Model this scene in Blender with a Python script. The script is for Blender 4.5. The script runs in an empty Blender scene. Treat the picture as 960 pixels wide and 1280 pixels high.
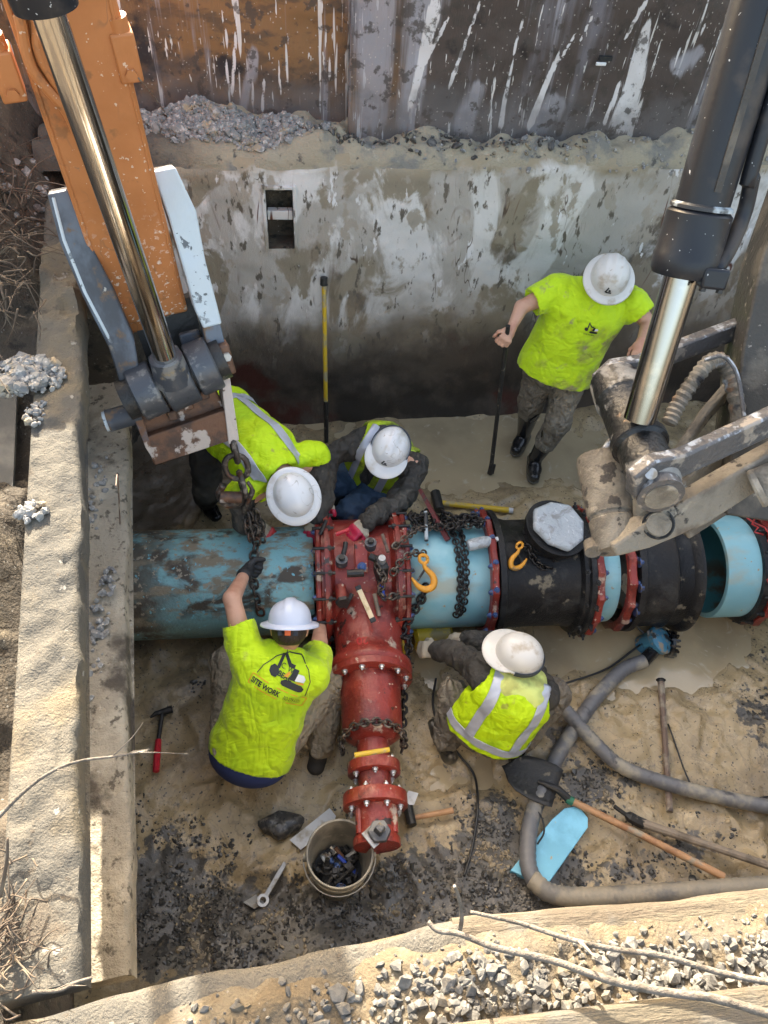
import bpy, bmesh, math, random
import numpy as np
from mathutils import Vector, Matrix
from mathutils.bvhtree import BVHTree
random.seed(7); rng = np.random.default_rng(7)
scene = bpy.context.scene
C = scene.collection
R_ = math.radians

# ------------------------------------------------------------------ camera, world, sun, exposure
CAM_H = 4.2
FPX = 950.0                                    # focal length in pixels of a 960 x 1280 frame
_dn = np.array([-70, 780, 950.0]); _dn /= np.linalg.norm(_dn)
_xa = np.array([10085, -252, 950.0]); _xa -= _dn * _xa.dot(_dn); _xa /= np.linalg.norm(_xa)
_ya = np.cross(-_dn, _xa)
CR = np.stack([_xa, _ya, -_dn])                # world axes (x along the pipe, y away, z up) seen from the camera
cd = bpy.data.cameras.new('camera'); cam = bpy.data.objects.new('camera', cd); C.objects.link(cam)
cd.sensor_fit = 'VERTICAL'; cd.sensor_height = 24.0; cd.sensor_width = 18.0; cd.lens = FPX / 1280 * 24.0
cd.clip_start = 0.05; cd.clip_end = 500
_m = Matrix.Identity(4)
for i in range(3):
    _m[i][0] = CR[i][0]; _m[i][1] = -CR[i][1]; _m[i][2] = -CR[i][2]
_m[2][3] = CAM_H
cam.matrix_world = _m
scene.camera = cam

SUN_EL, SUN_AZ = 28.0, -14.6                   # azimuth from +Y towards +X
w = bpy.data.worlds.new('World'); scene.world = w; w.use_nodes = True
nt = w.node_tree; bg = nt.nodes['Background']
sky = nt.nodes.new('ShaderNodeTexSky'); sky.sky_type = 'NISHITA'; sky.sun_disc = False
sky.sun_elevation = R_(SUN_EL); sky.sun_rotation = R_(SUN_AZ); sky.air_density = 1.0; sky.dust_density = 6.0; sky.ozone_density = 0.2
nt.links.new(sky.outputs[0], bg.inputs[0]); bg.inputs[1].default_value = 0.15
sl = bpy.data.lights.new('sun', 'SUN'); sl.energy = 3.6; sl.angle = R_(0.53); sl.color = (1.0, 0.975, 0.94)
so = bpy.data.objects.new('sun', sl); C.objects.link(so)
_sd = Vector((math.sin(R_(SUN_AZ)) * math.cos(R_(SUN_EL)), math.cos(R_(SUN_AZ)) * math.cos(R_(SUN_EL)), math.sin(R_(SUN_EL))))
so.rotation_euler = _sd.to_track_quat('Z', 'Y').to_euler(); so.location = (0, 0, 12)
vs = scene.view_settings
vs.view_transform = 'Standard'; vs.look = 'None'; vs.exposure = 2.65; vs.gamma = 1.0; vs.use_white_balance = True; vs.white_balance_temperature = 7700; vs.white_balance_tint = 8; vs.use_curve_mapping = False
scene.cycles.max_bounces = 8; scene.cycles.diffuse_bounces = 5; scene.cycles.use_denoising = True

def at(px, py, z=None, y=None, x=None, d=None):
    """world point seen at a photograph pixel, at a known height / depth plane / distance"""
    r = CR @ np.array([(px - 480) / FPX, (py - 640) / FPX, 1.0])
    t = (z - CAM_H) / r[2] if z is not None else y / r[1] if y is not None else x / r[0] if x is not None else d
    return Vector((r[0] * t, r[1] * t, CAM_H + r[2] * t))

def V(*a): return Vector(a)

# ------------------------------------------------------------------ noise
def _hash(ix, iy, iz):
    n = (ix * 374761393 + iy * 668265263 + iz * 2147483647) & 0xffffffff
    n = ((n ^ (n >> 13)) * 1274126177) & 0xffffffff
    n = ((n ^ (n >> 16)) * 2246822519) & 0xffffffff
    return ((n ^ (n >> 15)) & 0xffff) / 65535.0
def vnoise(p):
    p = np.asarray(p, dtype=np.float64); f = np.floor(p); i = f.astype(np.int64); f = p - f; f = f * f * (3 - 2 * f)
    o = 0
    for dx in (0, 1):
        for dy in (0, 1):
            for dz in (0, 1):
                wt = (f[:, 0] if dx else 1 - f[:, 0]) * (f[:, 1] if dy else 1 - f[:, 1]) * (f[:, 2] if dz else 1 - f[:, 2])
                o = o + wt * _hash(i[:, 0] + dx, i[:, 1] + dy, i[:, 2] + dz)
    return o * 2 - 1
def fbm(p, sc=1.0, oc=4, seed=0.0, gain=.5):
    p = np.asarray(p, dtype=np.float64) * sc + seed * 17.31 + 1000
    o = 0; a = 1.0
    for _ in range(oc):
        o = o + a * vnoise(p); p = p * 2.03 + 11.7; a *= gain
    return o

# ------------------------------------------------------------------ materials
MATS = {}
def mat(name, col, r=.6, m=0.0, layers=(), bump=(), spec=.5, trans=0.0, alpha=1.0, coat=0.0, sheen=0.0, var=0.0):
    """layers: dict(c, sc, lo, hi, st, k, r, z, attr, m, d); k: n noise, v voronoi spots, r ridge; bump: (scale, strength, stretch)"""
    mt = bpy.data.materials.new(name); mt.use_nodes = True; MATS[name] = mt
    N = mt.node_tree.nodes; L = mt.node_tree.links
    b = N['Principled BSDF']
    geo = N.new('ShaderNodeNewGeometry')
    def mapping(st):
        if st == (1, 1, 1): return geo.outputs['Position']
        mp = N.new('ShaderNodeMapping'); mp.inputs['Scale'].default_value = st
        L.new(geo.outputs['Position'], mp.inputs['Vector']); return mp.outputs[0]
    def rng_(sock, lo, hi, smooth=True):
        mr = N.new('ShaderNodeMapRange'); mr.interpolation_type = 'SMOOTHSTEP' if smooth else 'LINEAR'
        mr.inputs['From Min'].default_value = lo; mr.inputs['From Max'].default_value = hi
        if lo > hi:
            mr.inputs['From Min'].default_value = hi; mr.inputs['From Max'].default_value = lo
            mr.inputs['To Min'].default_value = 1; mr.inputs['To Max'].default_value = 0
        L.new(sock, mr.inputs['Value']); return mr.outputs[0]
    def mul(a_, b_, op='MULTIPLY'):
        mm = N.new('ShaderNodeMath'); mm.operation = op
        for i, s in enumerate((a_, b_)):
            if isinstance(s, (int, float)): mm.inputs[i].default_value = s
            else: L.new(s, mm.inputs[i])
        mm.use_clamp = op != 'SUBTRACT'
        return mm.outputs[0]
    def noise(k, sc, st, d=5, dist=0.0, off=0.0):
        if k == 'v':
            t = N.new('ShaderNodeTexVoronoi'); t.inputs['Scale'].default_value = sc
            L.new(mapping(st), t.inputs['Vector']); return t.outputs['Distance']
        t = N.new('ShaderNodeTexNoise'); t.noise_dimensions = '4D'; t.inputs['W'].default_value = off
        t.inputs['Scale'].default_value = sc; t.inputs['Detail'].default_value = d; t.inputs['Roughness'].default_value = .58
        t.inputs['Distortion'].default_value = dist
        L.new(mapping(st), t.inputs['Vector']); return t.outputs['Fac']
    csock = None; rsock = None; msock = None
    base = N.new('ShaderNodeRGB'); base.outputs[0].default_value = (*col, 1); csock = base.outputs[0]
    if var:
        oi = N.new('ShaderNodeObjectInfo'); hv = N.new('ShaderNodeHueSaturation')
        L.new(rng_(oi.outputs['Random'], 0, 1, False), hv.inputs['Value'])
        hv.inputs['Value'].links[0].from_node.inputs['To Min'].default_value = 1 - var
        hv.inputs['Value'].links[0].from_node.inputs['To Max'].default_value = 1 + var
        L.new(csock, hv.inputs['Color']); csock = hv.outputs[0]
    rv = N.new('ShaderNodeValue'); rv.outputs[0].default_value = r; rsock = rv.outputs[0]
    mv = N.new('ShaderNodeValue'); mv.outputs[0].default_value = m; msock = mv.outputs[0]
    for i, l in enumerate(layers):
        k = l.get('k', 'n'); st = l.get('st', (1, 1, 1)); f = None
        if k != 'none':
            nz_ = noise('n' if k == 'r' else k, l.get('sc', 5), st, l.get('d', 5), l.get('dist', 0), i * 3.7 + l.get('off', 0))
            if k == 'r':
                sb_ = N.new('ShaderNodeMath'); sb_.operation = 'SUBTRACT'; L.new(nz_, sb_.inputs[0]); sb_.inputs[1].default_value = .5
                ab_ = N.new('ShaderNodeMath'); ab_.operation = 'ABSOLUTE'; L.new(sb_.outputs[0], ab_.inputs[0]); nz_ = ab_.outputs[0]
            f = rng_(nz_, l.get('lo', .5), l.get('hi', .6))
            if False: f = rng_(noise(k, l.get('sc', 5), st, l.get('d', 5), l.get('dist', 0), i * 3.7 + l.get('off', 0)), l.get('lo', .5), l.get('hi', .6))
        if 'z' in l:
            sp = N.new('ShaderNodeSeparateXYZ'); L.new(geo.outputs['Position'], sp.inputs[0])
            ax = l.get('ax', 2)
            zz = sp.outputs[ax]
            zn = mul(mul(noise('n', l.get('zs', 3), (1, 1, 1), 4, 0, 9.1 + i), .5, 'SUBTRACT'), l.get('za', .5))
            zn.node.use_clamp = False
            ad = N.new('ShaderNodeMath'); ad.operation = 'ADD'; L.new(zz, ad.inputs[0]); L.new(zn, ad.inputs[1])
            g = rng_(ad.outputs[0], l['z'][0], l['z'][1]); f = g if f is None else mul(f, g)
        if 'attr' in l:
            an = N.new('ShaderNodeAttribute'); an.attribute_name = l['attr']
            if f is not None and l.get('thr'):
                ad = N.new('ShaderNodeMath'); ad.operation = 'ADD'; L.new(an.outputs['Fac'], ad.inputs[0])
                ns = mul(mul(noise('n', l.get('sc', 5), st, 6, 0, 5.5 + i), .5, 'SUBTRACT'), l['thr']); ns.node.use_clamp = False
                L.new(ns, ad.inputs[1]); f = rng_(ad.outputs[0], l.get('lo', .4), l.get('hi', .6))
            else:
                f = an.outputs['Fac'] if f is None else mul(f, an.outputs['Fac'])
        if 'up' in l:   # holds the layer to faces that look up
            sp = N.new('ShaderNodeSeparateXYZ'); L.new(geo.outputs['Normal'], sp.inputs[0])
            g = rng_(sp.outputs[2], l['up'][0], l['up'][1]); f = g if f is None else mul(f, g)
        if 'gate' in l:
            gs_, g0, g1 = l['gate']; f = mul(f, rng_(noise('n', gs_, (1, 1, 1), 2, 0, 7.7 + i), g0, g1))
        if 'a' in l: f = mul(f, l['a'])
        if 'c' in l:
            mx = N.new('ShaderNodeMix'); mx.data_type = 'RGBA'
            L.new(f, mx.inputs['Factor']); L.new(csock, mx.inputs['A']); mx.inputs['B'].default_value = (*l['c'], 1)
            csock = mx.outputs['Result']
        for key, which in (('r', 0), ('m', 1)):
            if key in l:
                mx = N.new('ShaderNodeMix'); mx.data_type = 'FLOAT'; L.new(f, mx.inputs['Factor'])
                L.new(rsock if which == 0 else msock, mx.inputs['A']); mx.inputs['B'].default_value = l[key]
                if which == 0: rsock = mx.outputs['Result']
                else: msock = mx.outputs['Result']
    L.new(csock, b.inputs['Base Color']); L.new(rsock, b.inputs['Roughness']); L.new(msock, b.inputs['Metallic'])
    b.inputs['Specular IOR Level'].default_value = spec
    b.inputs['Transmission Weight'].default_value = trans
    b.inputs['Alpha'].default_value = alpha
    b.inputs['Coat Weight'].default_value = coat
    if sheen: b.inputs['Sheen Weight'].default_value = sheen
    prev = None
    for (sc, strength, st) in bump:
        rid = sc < 0; sc = abs(sc)
        bn = N.new('ShaderNodeBump'); bn.inputs['Strength'].default_value = min(1, strength); bn.inputs['Distance'].default_value = .02 * max(1, strength)
        hn = noise('n', sc, st, 2 if rid else 6, .6 if rid else 0, 2.2)
        if rid:                                   # sharp creases
            s1 = N.new('ShaderNodeMath'); s1.operation = 'SUBTRACT'; L.new(hn, s1.inputs[0]); s1.inputs[1].default_value = .5
            s2 = N.new('ShaderNodeMath'); s2.operation = 'ABSOLUTE'; L.new(s1.outputs[0], s2.inputs[0])
            hn = rng_(s2.outputs[0], 0, .13, False)
        L.new(hn, bn.inputs['Height'])
        if prev: L.new(prev, bn.inputs['Normal'])
        prev = bn.outputs[0]
    if prev: L.new(prev, b.inputs['Normal'])
    return mt
S1 = (1, 1, 1)
MUD = (.30, .255, .185); MUDD = (.13, .105, .075)
mat('mud', (.37, .28, .16), .38, layers=[
    dict(c=(.22, .165, .098), sc=2.0, lo=.45, hi=.65), dict(c=(.46, .365, .235), sc=5, lo=.55, hi=.7, r=.6, dist=1.5),
    dict(c=(.15, .12, .085), k='r', sc=4, lo=.03, hi=.0, d=4, dist=2.5, a=.45),
    dict(c=(.085, .077, .066), attr='gravel', thr=2.2, sc=17, lo=.50, hi=.68, r=.4),
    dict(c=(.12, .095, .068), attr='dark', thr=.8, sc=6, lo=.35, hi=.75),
    dict(r=.12, attr='wet', thr=.9, sc=4, lo=.36, hi=.6),
    dict(c=(.045, .042, .038), k='v', sc=30, lo=.17, hi=.11, a=.75), dict(c=(.05, .046, .042), sc=42, lo=.66, hi=.69, d=2)],
    bump=[(7, .5, S1), (20, .35, S1), (70, .2, S1)])
mat('muddy_water', (.40, .315, .195), .06, layers=[dict(c=(.28, .22, .14), sc=1.7, lo=.4, hi=.7), dict(c=(.45, .385, .28), sc=6, lo=.58, hi=.72, dist=3.0)], bump=[(5, .08, S1), (22, .04, S1)], spec=.6)
mat('dark_stone', (.05, .047, .043), .33, layers=[dict(c=(.115, .108, .095), sc=40, lo=.5, hi=.6), dict(c=(.27, .22, .15), sc=6, lo=.54, hi=.60, r=.7), dict(c=(.02, .02, .02), sc=60, lo=.56, hi=.62)])
mat('grey_stone', (.24, .235, .22), .85, layers=[dict(c=(.18, .18, .18), sc=26, lo=.4, hi=.6), dict(c=(.42, .40, .37), sc=40, lo=.52, hi=.62), dict(c=(.33, .265, .18), sc=9, lo=.55, hi=.65)], bump=[(60, .2, S1)])
mat('soil', (.07, .056, .042), .9, layers=[dict(c=(.13, .105, .075), sc=6, lo=.5, hi=.65), dict(c=(.03, .026, .021), sc=14, lo=.55, hi=.65), dict(c=(.2, .19, .17), k='v', sc=26, lo=.15, hi=.1, a=.7)], bump=[(20, .8, S1), (80, .6, S1)])
mat('tan_soil', (.105, .08, .05), .9, layers=[dict(c=(.085, .072, .055), sc=4, lo=.47, hi=.62), dict(c=(.135, .11, .075), sc=11, lo=.52, hi=.62), dict(c=(.21, .20, .18), k='v', sc=40, lo=.16, hi=.1, a=.6)], bump=[(22, .6, S1), (90, .5, S1)])
mat('shield_steel', (.235, .185, .13), .6, layers=[
    dict(c=(.13, .105, .08), sc=3.0, lo=.45, hi=.6, st=(1, 1, .6)),
    dict(c=(.39, .36, .325), sc=1.25, lo=.455, hi=.51, st=(1.0, 1, .6), d=9, dist=.5, z=(.75, 1.2), za=1.0, zs=2.2, r=.5),
    dict(c=(.60, .58, .56), sc=1.5, lo=.47, hi=.53, st=(1.5, 1, .7), d=10, dist=.8, z=(.8, 1.2), za=1.1, zs=2.0),
    dict(c=(.255, .215, .16), sc=1.9, lo=.535, hi=.575, st=(1, 1, .7), d=10, dist=.9, off=1.3),
    dict(c=(.34, .30, .25), sc=5, lo=.57, hi=.62, st=(1.3, 1, .8), d=10), dict(c=(.12, .10, .08), sc=12, lo=.58, hi=.64, st=(1.6, 1, .6), d=9), dict(c=(.66, .65, .65), sc=9, lo=.62, hi=.65, st=(1.6, 1, .6), d=8, z=(1.0, 1.3), za=.6),
    dict(c=(.10, .035, .022), k='r', sc=1.15, lo=.006, hi=.001, st=(1.6, 1, .55), d=2, dist=.5, z=(1.1, 1.3), za=.5, gate=(1.6, .53, .60)),
    dict(c=(.09, .06, .045), k='r', sc=2.0, lo=.005, hi=.001, st=(1.8, 1, .45), d=3, dist=.4, off=4.0, gate=(2.2, .56, .62)),
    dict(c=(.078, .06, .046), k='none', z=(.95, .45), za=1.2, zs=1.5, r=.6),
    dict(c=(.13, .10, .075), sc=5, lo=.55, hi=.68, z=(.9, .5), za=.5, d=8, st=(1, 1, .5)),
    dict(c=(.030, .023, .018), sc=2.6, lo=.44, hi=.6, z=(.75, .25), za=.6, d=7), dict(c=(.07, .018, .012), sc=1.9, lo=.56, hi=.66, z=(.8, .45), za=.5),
    dict(c=(.30, .245, .165), k='none', z=(1.95, 2.05), za=.25, zs=5, r=.9)],
    bump=[(4, .4, (1, 1, .5)), (28, .45, (1, 1, .5)), (110, .25, S1)])
mat('rusty_sheet', (.075, .058, .052), .5, m=.1, layers=[
    dict(c=(.23, .125, .055), sc=3.0, lo=.36, hi=.6, st=(.7, 1, 1.1), d=9, z=(.75, .25), ax=0, za=.6, r=.75),
    dict(c=(.12, .075, .045), sc=9, lo=.5, hi=.62, d=7, st=(.6, 1, 1.4), z=(.8, .3), ax=0, za=.6),
    dict(c=(.20, .195, .225), sc=.9, lo=.515, hi=.60, st=(2.0, 1, .3), d=6, a=.9, r=.42, off=2.0),
    dict(c=(.028, .023, .024), sc=4, lo=.55, hi=.66, d=9),
    dict(c=(.33, .33, .37), sc=1.9, lo=.575, hi=.66, st=(4.5, 1, .22), d=7, a=.85),
    dict(c=(.62, .61, .60), sc=2.3, lo=.635, hi=.66, st=(9, 1, .55), d=3, off=.4),
    dict(c=(.66, .65, .64), sc=5.5, lo=.655, hi=.675, st=(6, 1, .7), d=3),
    dict(c=(.60, .59, .57), sc=12, lo=.67, hi=.69, st=(3.2, 1, .6), d=3, off=3.1),
    dict(c=(.36, .36, .40), attr='smear', thr=1.3, sc=5, st=(6, 1, .35), lo=.40, hi=.9, a=.75), dict(c=(.66, .65, .66), attr='scrape', thr=1.1, sc=10, st=(6, 1, .5), lo=.42, hi=.62), dict(c=(.50, .47, .43), k='v', sc=30, lo=.15, hi=.1, a=.6), dict(c=(.45, .42, .38), sc=45, lo=.68, hi=.71, d=3),
    dict(c=(.13, .125, .13), k='none', z=(2.42, 2.2), za=.6, zs=5, a=.6), dict(c=(.06, .05, .045), sc=14, lo=.55, hi=.62, d=9, a=.8)],
    bump=[(7, .25, (1, 1, .4)), (60, .3, (2, 1, .4))])
mat('beam', (.105, .095, .078), .88, layers=[
    dict(c=(.07, .066, .058), sc=2.6, lo=.45, hi=.6, d=7), dict(c=(.13, .105, .07), sc=2.2, lo=.50, hi=.62, d=7, off=2),
    dict(c=(.075, .062, .048), sc=5, lo=.60, hi=.66, d=7), dict(c=(.25, .235, .21), sc=16, lo=.655, hi=.7), dict(c=(.07, .058, .045), sc=30, lo=.6, hi=.68, d=4), dict(c=(.20, .10, .06), sc=7, lo=.70, hi=.73)],
    bump=[(9, .6, S1), (40, .6, S1), (150, .5, S1)])
mat('low_beam', (.29, .25, .19), .8, layers=[dict(c=(.40, .35, .27), sc=3, lo=.48, hi=.60, d=8), dict(c=(.07, .056, .042), sc=3.0, lo=.53, hi=.62, d=8), dict(c=(.36, .33, .28), sc=18, lo=.66, hi=.7), dict(c=(.09, .075, .055), sc=28, lo=.56, hi=.66)], bump=[(9, .6, S1), (40, .7, S1), (150, .4, S1)])
mat('timber', (.10, .082, .056), .8, layers=[dict(c=(.065, .05, .034), sc=3, lo=.45, hi=.65, st=(.6, 9, 9)), dict(c=(.145, .118, .082), sc=6, lo=.55, hi=.7, st=(.8, 14, 14)), dict(c=(.09, .08, .066), sc=5, lo=.50, hi=.62, d=9)], bump=[(8, .3, (.6, 8, 8)), (60, .4, (.5, 3, 3)), (30, .4, S1)])
mat('dark_plate', (.06, .06, .055), .6, layers=[dict(c=(.14, .13, .11), sc=3, lo=.5, hi=.65)], bump=[(20, .3, S1)])
mat('orange_paint', (.52, .195, .068), .5, layers=[dict(c=(.42, .145, .045), sc=3, lo=.4, hi=.7), dict(c=(.30, .13, .06), k='r', sc=5, lo=.012, hi=0, d=3, st=(1, 1, .5), gate=(3, .5, .6), a=.7), dict(c=(.28, .12, .05), sc=11, lo=.60, hi=.68, d=8, a=.8), dict(c=(.66, .48, .36), sc=45, lo=.665, hi=.69, d=2), dict(c=(.66, .60, .54), sc=28, lo=.70, hi=.725, d=3),
    dict(c=(.20, .15, .105), sc=7, lo=.675, hi=.71, r=.85), dict(c=(.74, .63, .55), sc=40, lo=.585, hi=.62, d=3, z=(2.55, 1.9), za=.6), dict(c=(.33, .115, .04), sc=2.2, lo=.55, hi=.68, z=(2.2, 1.8), za=.4)], bump=[(40, .08, S1)])
mat('chrome', (.34, .335, .33), .16, m=1.0, layers=[dict(c=(.5, .46, .42), sc=5, lo=.5, hi=.7, r=.2)])
mat('link_steel', (.055, .062, .075), .55, m=.1, layers=[dict(c=(.12, .145, .18), sc=5, lo=.45, hi=.62, st=(1, 1, .5)), dict(c=(.42, .40, .36), sc=22, lo=.66, hi=.70), dict(c=(.16, .10, .06), sc=9, lo=.57, hi=.66, m=0, r=.7, d=8), dict(c=(.30, .25, .19), sc=6, lo=.60, hi=.68, d=9, r=.85)], bump=[(30, .15, S1)])
mat('chipped_white', (.50, .56, .59), .5, layers=[dict(c=(.10, .115, .13), sc=20, lo=.565, hi=.585, d=4, z=(2.42, 2.25), za=.3), dict(c=(.5, .57, .62), sc=4, lo=.5, hi=.62), dict(c=(.12, .14, .16), sc=24, lo=.68, hi=.70)], bump=[(18, .12, S1)])
mat('rusty_steel', (.17, .085, .05), .6, m=.3, layers=[dict(c=(.08, .05, .038), sc=8, lo=.46, hi=.6, d=9), dict(c=(.48, .40, .34), sc=7, lo=.56, hi=.60, d=9, m=0, r=.8), dict(c=(.10, .12, .15), sc=5, lo=.58, hi=.68)], bump=[(30, .35, S1)])
mat('cream_mud_steel', (.55, .46, .40), .7, layers=[dict(c=(.12, .07, .05), sc=26, lo=.62, hi=.66)], bump=[(30, .3, S1)])
mat('boss_steel', (.075, .08, .09), .42, m=.3, layers=[dict(c=(.21, .205, .195), sc=12, lo=.52, hi=.6, d=8, r=.55), dict(c=(.30, .22, .12), sc=9, lo=.58, hi=.68, m=0, r=.7), dict(c=(.05, .05, .05), sc=18, lo=.6, hi=.68)], bump=[(24, .25, S1)])
mat('black_paint', (.014, .016, .021), .38, layers=[dict(c=(.42, .43, .44), sc=60, lo=.69, hi=.71, d=2), dict(c=(.06, .05, .045), sc=4, lo=.55, hi=.68, r=.55)], bump=[(50, .06, S1)], spec=.35)
mat('pale_ring', (.40, .46, .49), .5, layers=[dict(c=(.03, .032, .036), sc=7, lo=.48, hi=.56)])
mat('caked_steel', (.135, .115, .09), .75, layers=[dict(c=(.24, .21, .17), sc=6, lo=.50, hi=.6, d=8), dict(c=(.022, .02, .02), sc=6, lo=.55, hi=.60, d=8, r=.4), dict(c=(.22, .12, .07), sc=9, lo=.60, hi=.67), dict(c=(.27, .285, .305), sc=9, lo=.60, hi=.66)], bump=[(24, .7, S1), (90, .4, S1)])
mat('tan_cast', (.215, .185, .145), .75, layers=[dict(c=(.12, .10, .078), sc=4, lo=.47, hi=.62, d=8), dict(c=(.04, .034, .03), sc=11, lo=.59, hi=.63, d=7), dict(c=(.33, .285, .225), sc=8, lo=.58, hi=.68), dict(c=(.12, .09, .065), sc=3, lo=.58, hi=.68, d=8)], bump=[(10, .6, S1), (40, .5, S1), (120, .3, S1)])
mat('bar_steel', (.10, .095, .095), .45, m=.3, layers=[dict(c=(.40, .43, .47), sc=20, lo=.50, hi=.62, d=8, up=(.3, .8)), dict(c=(.30, .26, .22), sc=12, lo=.56, hi=.63)], bump=[(40, .5, S1)])
mat('stick_dark', (.045, .04, .034), .6, layers=[dict(c=(.11, .095, .075), sc=5, lo=.52, hi=.64, d=8), dict(c=(.24, .21, .175), sc=30, lo=.63, hi=.67)], bump=[(30, .5, S1)])
BLUE = (.20, .44, .50)
mat('blue_pipe', BLUE, .35, layers=[dict(c=(.27, .50, .55), sc=3, lo=.45, hi=.6), dict(c=(.30, .36, .32), sc=4, lo=.54, hi=.70, d=8, st=(.6, 1.4, 1.4)), dict(c=(.24, .22, .16), k='none', z=(.22, .05), za=.2, zs=4, a=.6), dict(c=(.36, .29, .19), sc=22, lo=.645, hi=.68, d=6, r=.7), dict(c=(.05, .045, .04), sc=40, lo=.70, hi=.72)], bump=[(60, .05, S1)])
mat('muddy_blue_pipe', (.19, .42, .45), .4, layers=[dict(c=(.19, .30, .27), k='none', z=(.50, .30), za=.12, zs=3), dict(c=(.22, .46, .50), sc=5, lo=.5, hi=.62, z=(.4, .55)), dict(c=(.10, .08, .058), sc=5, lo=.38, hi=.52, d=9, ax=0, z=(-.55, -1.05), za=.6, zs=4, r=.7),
    dict(c=(.24, .20, .14), sc=9, lo=.48, hi=.60, d=10, st=(.7, 1.5, 1.5), z=(.36, .46), za=.25, r=.75), dict(c=(.07, .055, .04), sc=4.0, lo=.49, hi=.60, d=12, st=(1, 1.6, 1.6), dist=.6, z=(.42, .52), za=.2, r=.6),
    dict(c=(.33, .28, .21), sc=26, lo=.58, hi=.63, d=5, z=(.38, .5), za=.1, r=.8), dict(c=(.17, .44, .52), sc=30, lo=.62, hi=.66, d=4), dict(c=(.20, .165, .08), k='none', z=(.16, .04), za=.15)], bump=[(14, .35, S1), (60, .35, S1)])
mat('pipe_inside', (.05, .22, .27), .4, layers=[dict(c=(.10, .07, .04), sc=3, lo=.5, hi=.6, z=(.2, .05), za=.1)])
RED = (.34, .035, .025)
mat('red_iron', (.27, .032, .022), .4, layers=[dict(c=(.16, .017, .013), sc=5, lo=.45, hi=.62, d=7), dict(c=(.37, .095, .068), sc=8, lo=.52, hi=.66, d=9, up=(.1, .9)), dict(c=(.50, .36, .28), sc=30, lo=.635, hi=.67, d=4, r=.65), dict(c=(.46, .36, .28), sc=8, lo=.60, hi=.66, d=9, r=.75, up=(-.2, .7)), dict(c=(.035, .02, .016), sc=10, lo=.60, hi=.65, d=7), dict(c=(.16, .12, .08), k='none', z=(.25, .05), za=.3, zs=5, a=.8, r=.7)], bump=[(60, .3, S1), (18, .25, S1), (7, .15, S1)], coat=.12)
mat('bright_red', (.45, .03, .03), .4, layers=[dict(c=(.3, .04, .03), sc=20, lo=.5, hi=.6)])
mat('black_iron', (.011, .011, .012), .42, layers=[dict(c=(.035, .034, .033), sc=6, lo=.5, hi=.62, r=.5), dict(c=(.19, .16, .115), sc=11, lo=.60, hi=.68, d=8, r=.75), dict(c=(.12, .10, .07), k='none', z=(.20, .02), za=.2, a=.8, r=.6)], bump=[(26, .35, S1), (90, .3, S1)], spec=.32)
mat('bolt_blue', (.05, .10, .24), .35, m=.4, layers=[dict(c=(.12, .10, .09), sc=30, lo=.5, hi=.6)])
mat('bolt_zinc', (.62, .62, .60), .3, m=.7, layers=[dict(c=(.3, .25, .2), sc=30, lo=.55, hi=.65)])
mat('chain_steel', (.075, .06, .05), .45, m=.5, layers=[dict(c=(.22, .18, .14), sc=25, lo=.5, hi=.62, m=0, r=.75), dict(c=(.13, .06, .035), sc=12, lo=.52, hi=.62)], bump=[(80, .3, S1)])
mat('chain_dark', (.025, .022, .021), .38, m=.5, layers=[dict(c=(.20, .18, .15), sc=35, lo=.60, hi=.68, m=0, r=.7)])
mat('tarred_boss', (.20, .19, .175), .6, layers=[dict(c=(.28, .265, .24), sc=8, lo=.5, hi=.6, d=7), dict(c=(.012, .012, .012), sc=4.5, lo=.47, hi=.52, d=9, dist=.5, r=.3), dict(c=(.30, .19, .12), sc=9, lo=.60, hi=.66, d=7, r=.75)], bump=[(14, .5, S1), (50, .4, S1)])
mat('hook_yellow', (.70, .30, .03), .4, layers=[dict(c=(.30, .17, .06), sc=18, lo=.55, hi=.65), dict(c=(.6, .42, .2), sc=9, lo=.6, hi=.7)])
HV = (.52, .75, .010)
mat('hivis_shirt', HV, .75, layers=[dict(c=(.40, .64, .01), sc=3, lo=.45, hi=.65), dict(c=(.42, .55, .05), sc=9, lo=.62, hi=.72, d=7)], bump=[(-5.5, .38, (1.8, .6, .6)), (-12, .25, (.6, 1.3, .8)), (20, .3, (.5, 1, .7)), (420, .12, S1)], sheen=.15)
mat('hivis_muddy', (.51, .74, .010), .75, layers=[dict(c=(.32, .37, .05), sc=4.5, lo=.50, hi=.64, d=7, z=(1.38, 1.2), za=.4), dict(c=(.30, .27, .12), sc=8, lo=.58, hi=.68, d=6)], bump=[(-5.5, .38, (1.5, .6, .8)), (-12, .25, (.6, .8, 1.4)), (20, .3, (.7, 1, .5)), (420, .12, S1)], sheen=.15)
mat('hivis_vest', (.50, .73, .010), .7, layers=[dict(c=(.36, .60, .01), sc=4, lo=.48, hi=.63), dict(c=(.36, .42, .05), sc=16, lo=.60, hi=.68)], bump=[(-6, .38, (1.4, .6, .8)), (-13, .25, (.7, 1.3, 1)), (22, .3, (1, .6, .6)), (500, .15, S1)])
mat('vest_dirty', (.40, .56, .02), .75, layers=[dict(c=(.20, .25, .025), sc=7, lo=.45, hi=.6), dict(c=(.60, .85, .10), sc=5, lo=.6, hi=.68)], bump=[(14, .4, S1)])
mat('hood_pale', (.62, .70, .22), .8, layers=[dict(c=(.45, .47, .14), sc=8, lo=.48, hi=.62)], bump=[(12, .5, S1)])
mat('reflective', (.46, .49, .56), .35, m=.25, layers=[dict(c=(.42, .43, .46), sc=8, lo=.5, hi=.65)], bump=[(300, .1, S1)])
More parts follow.
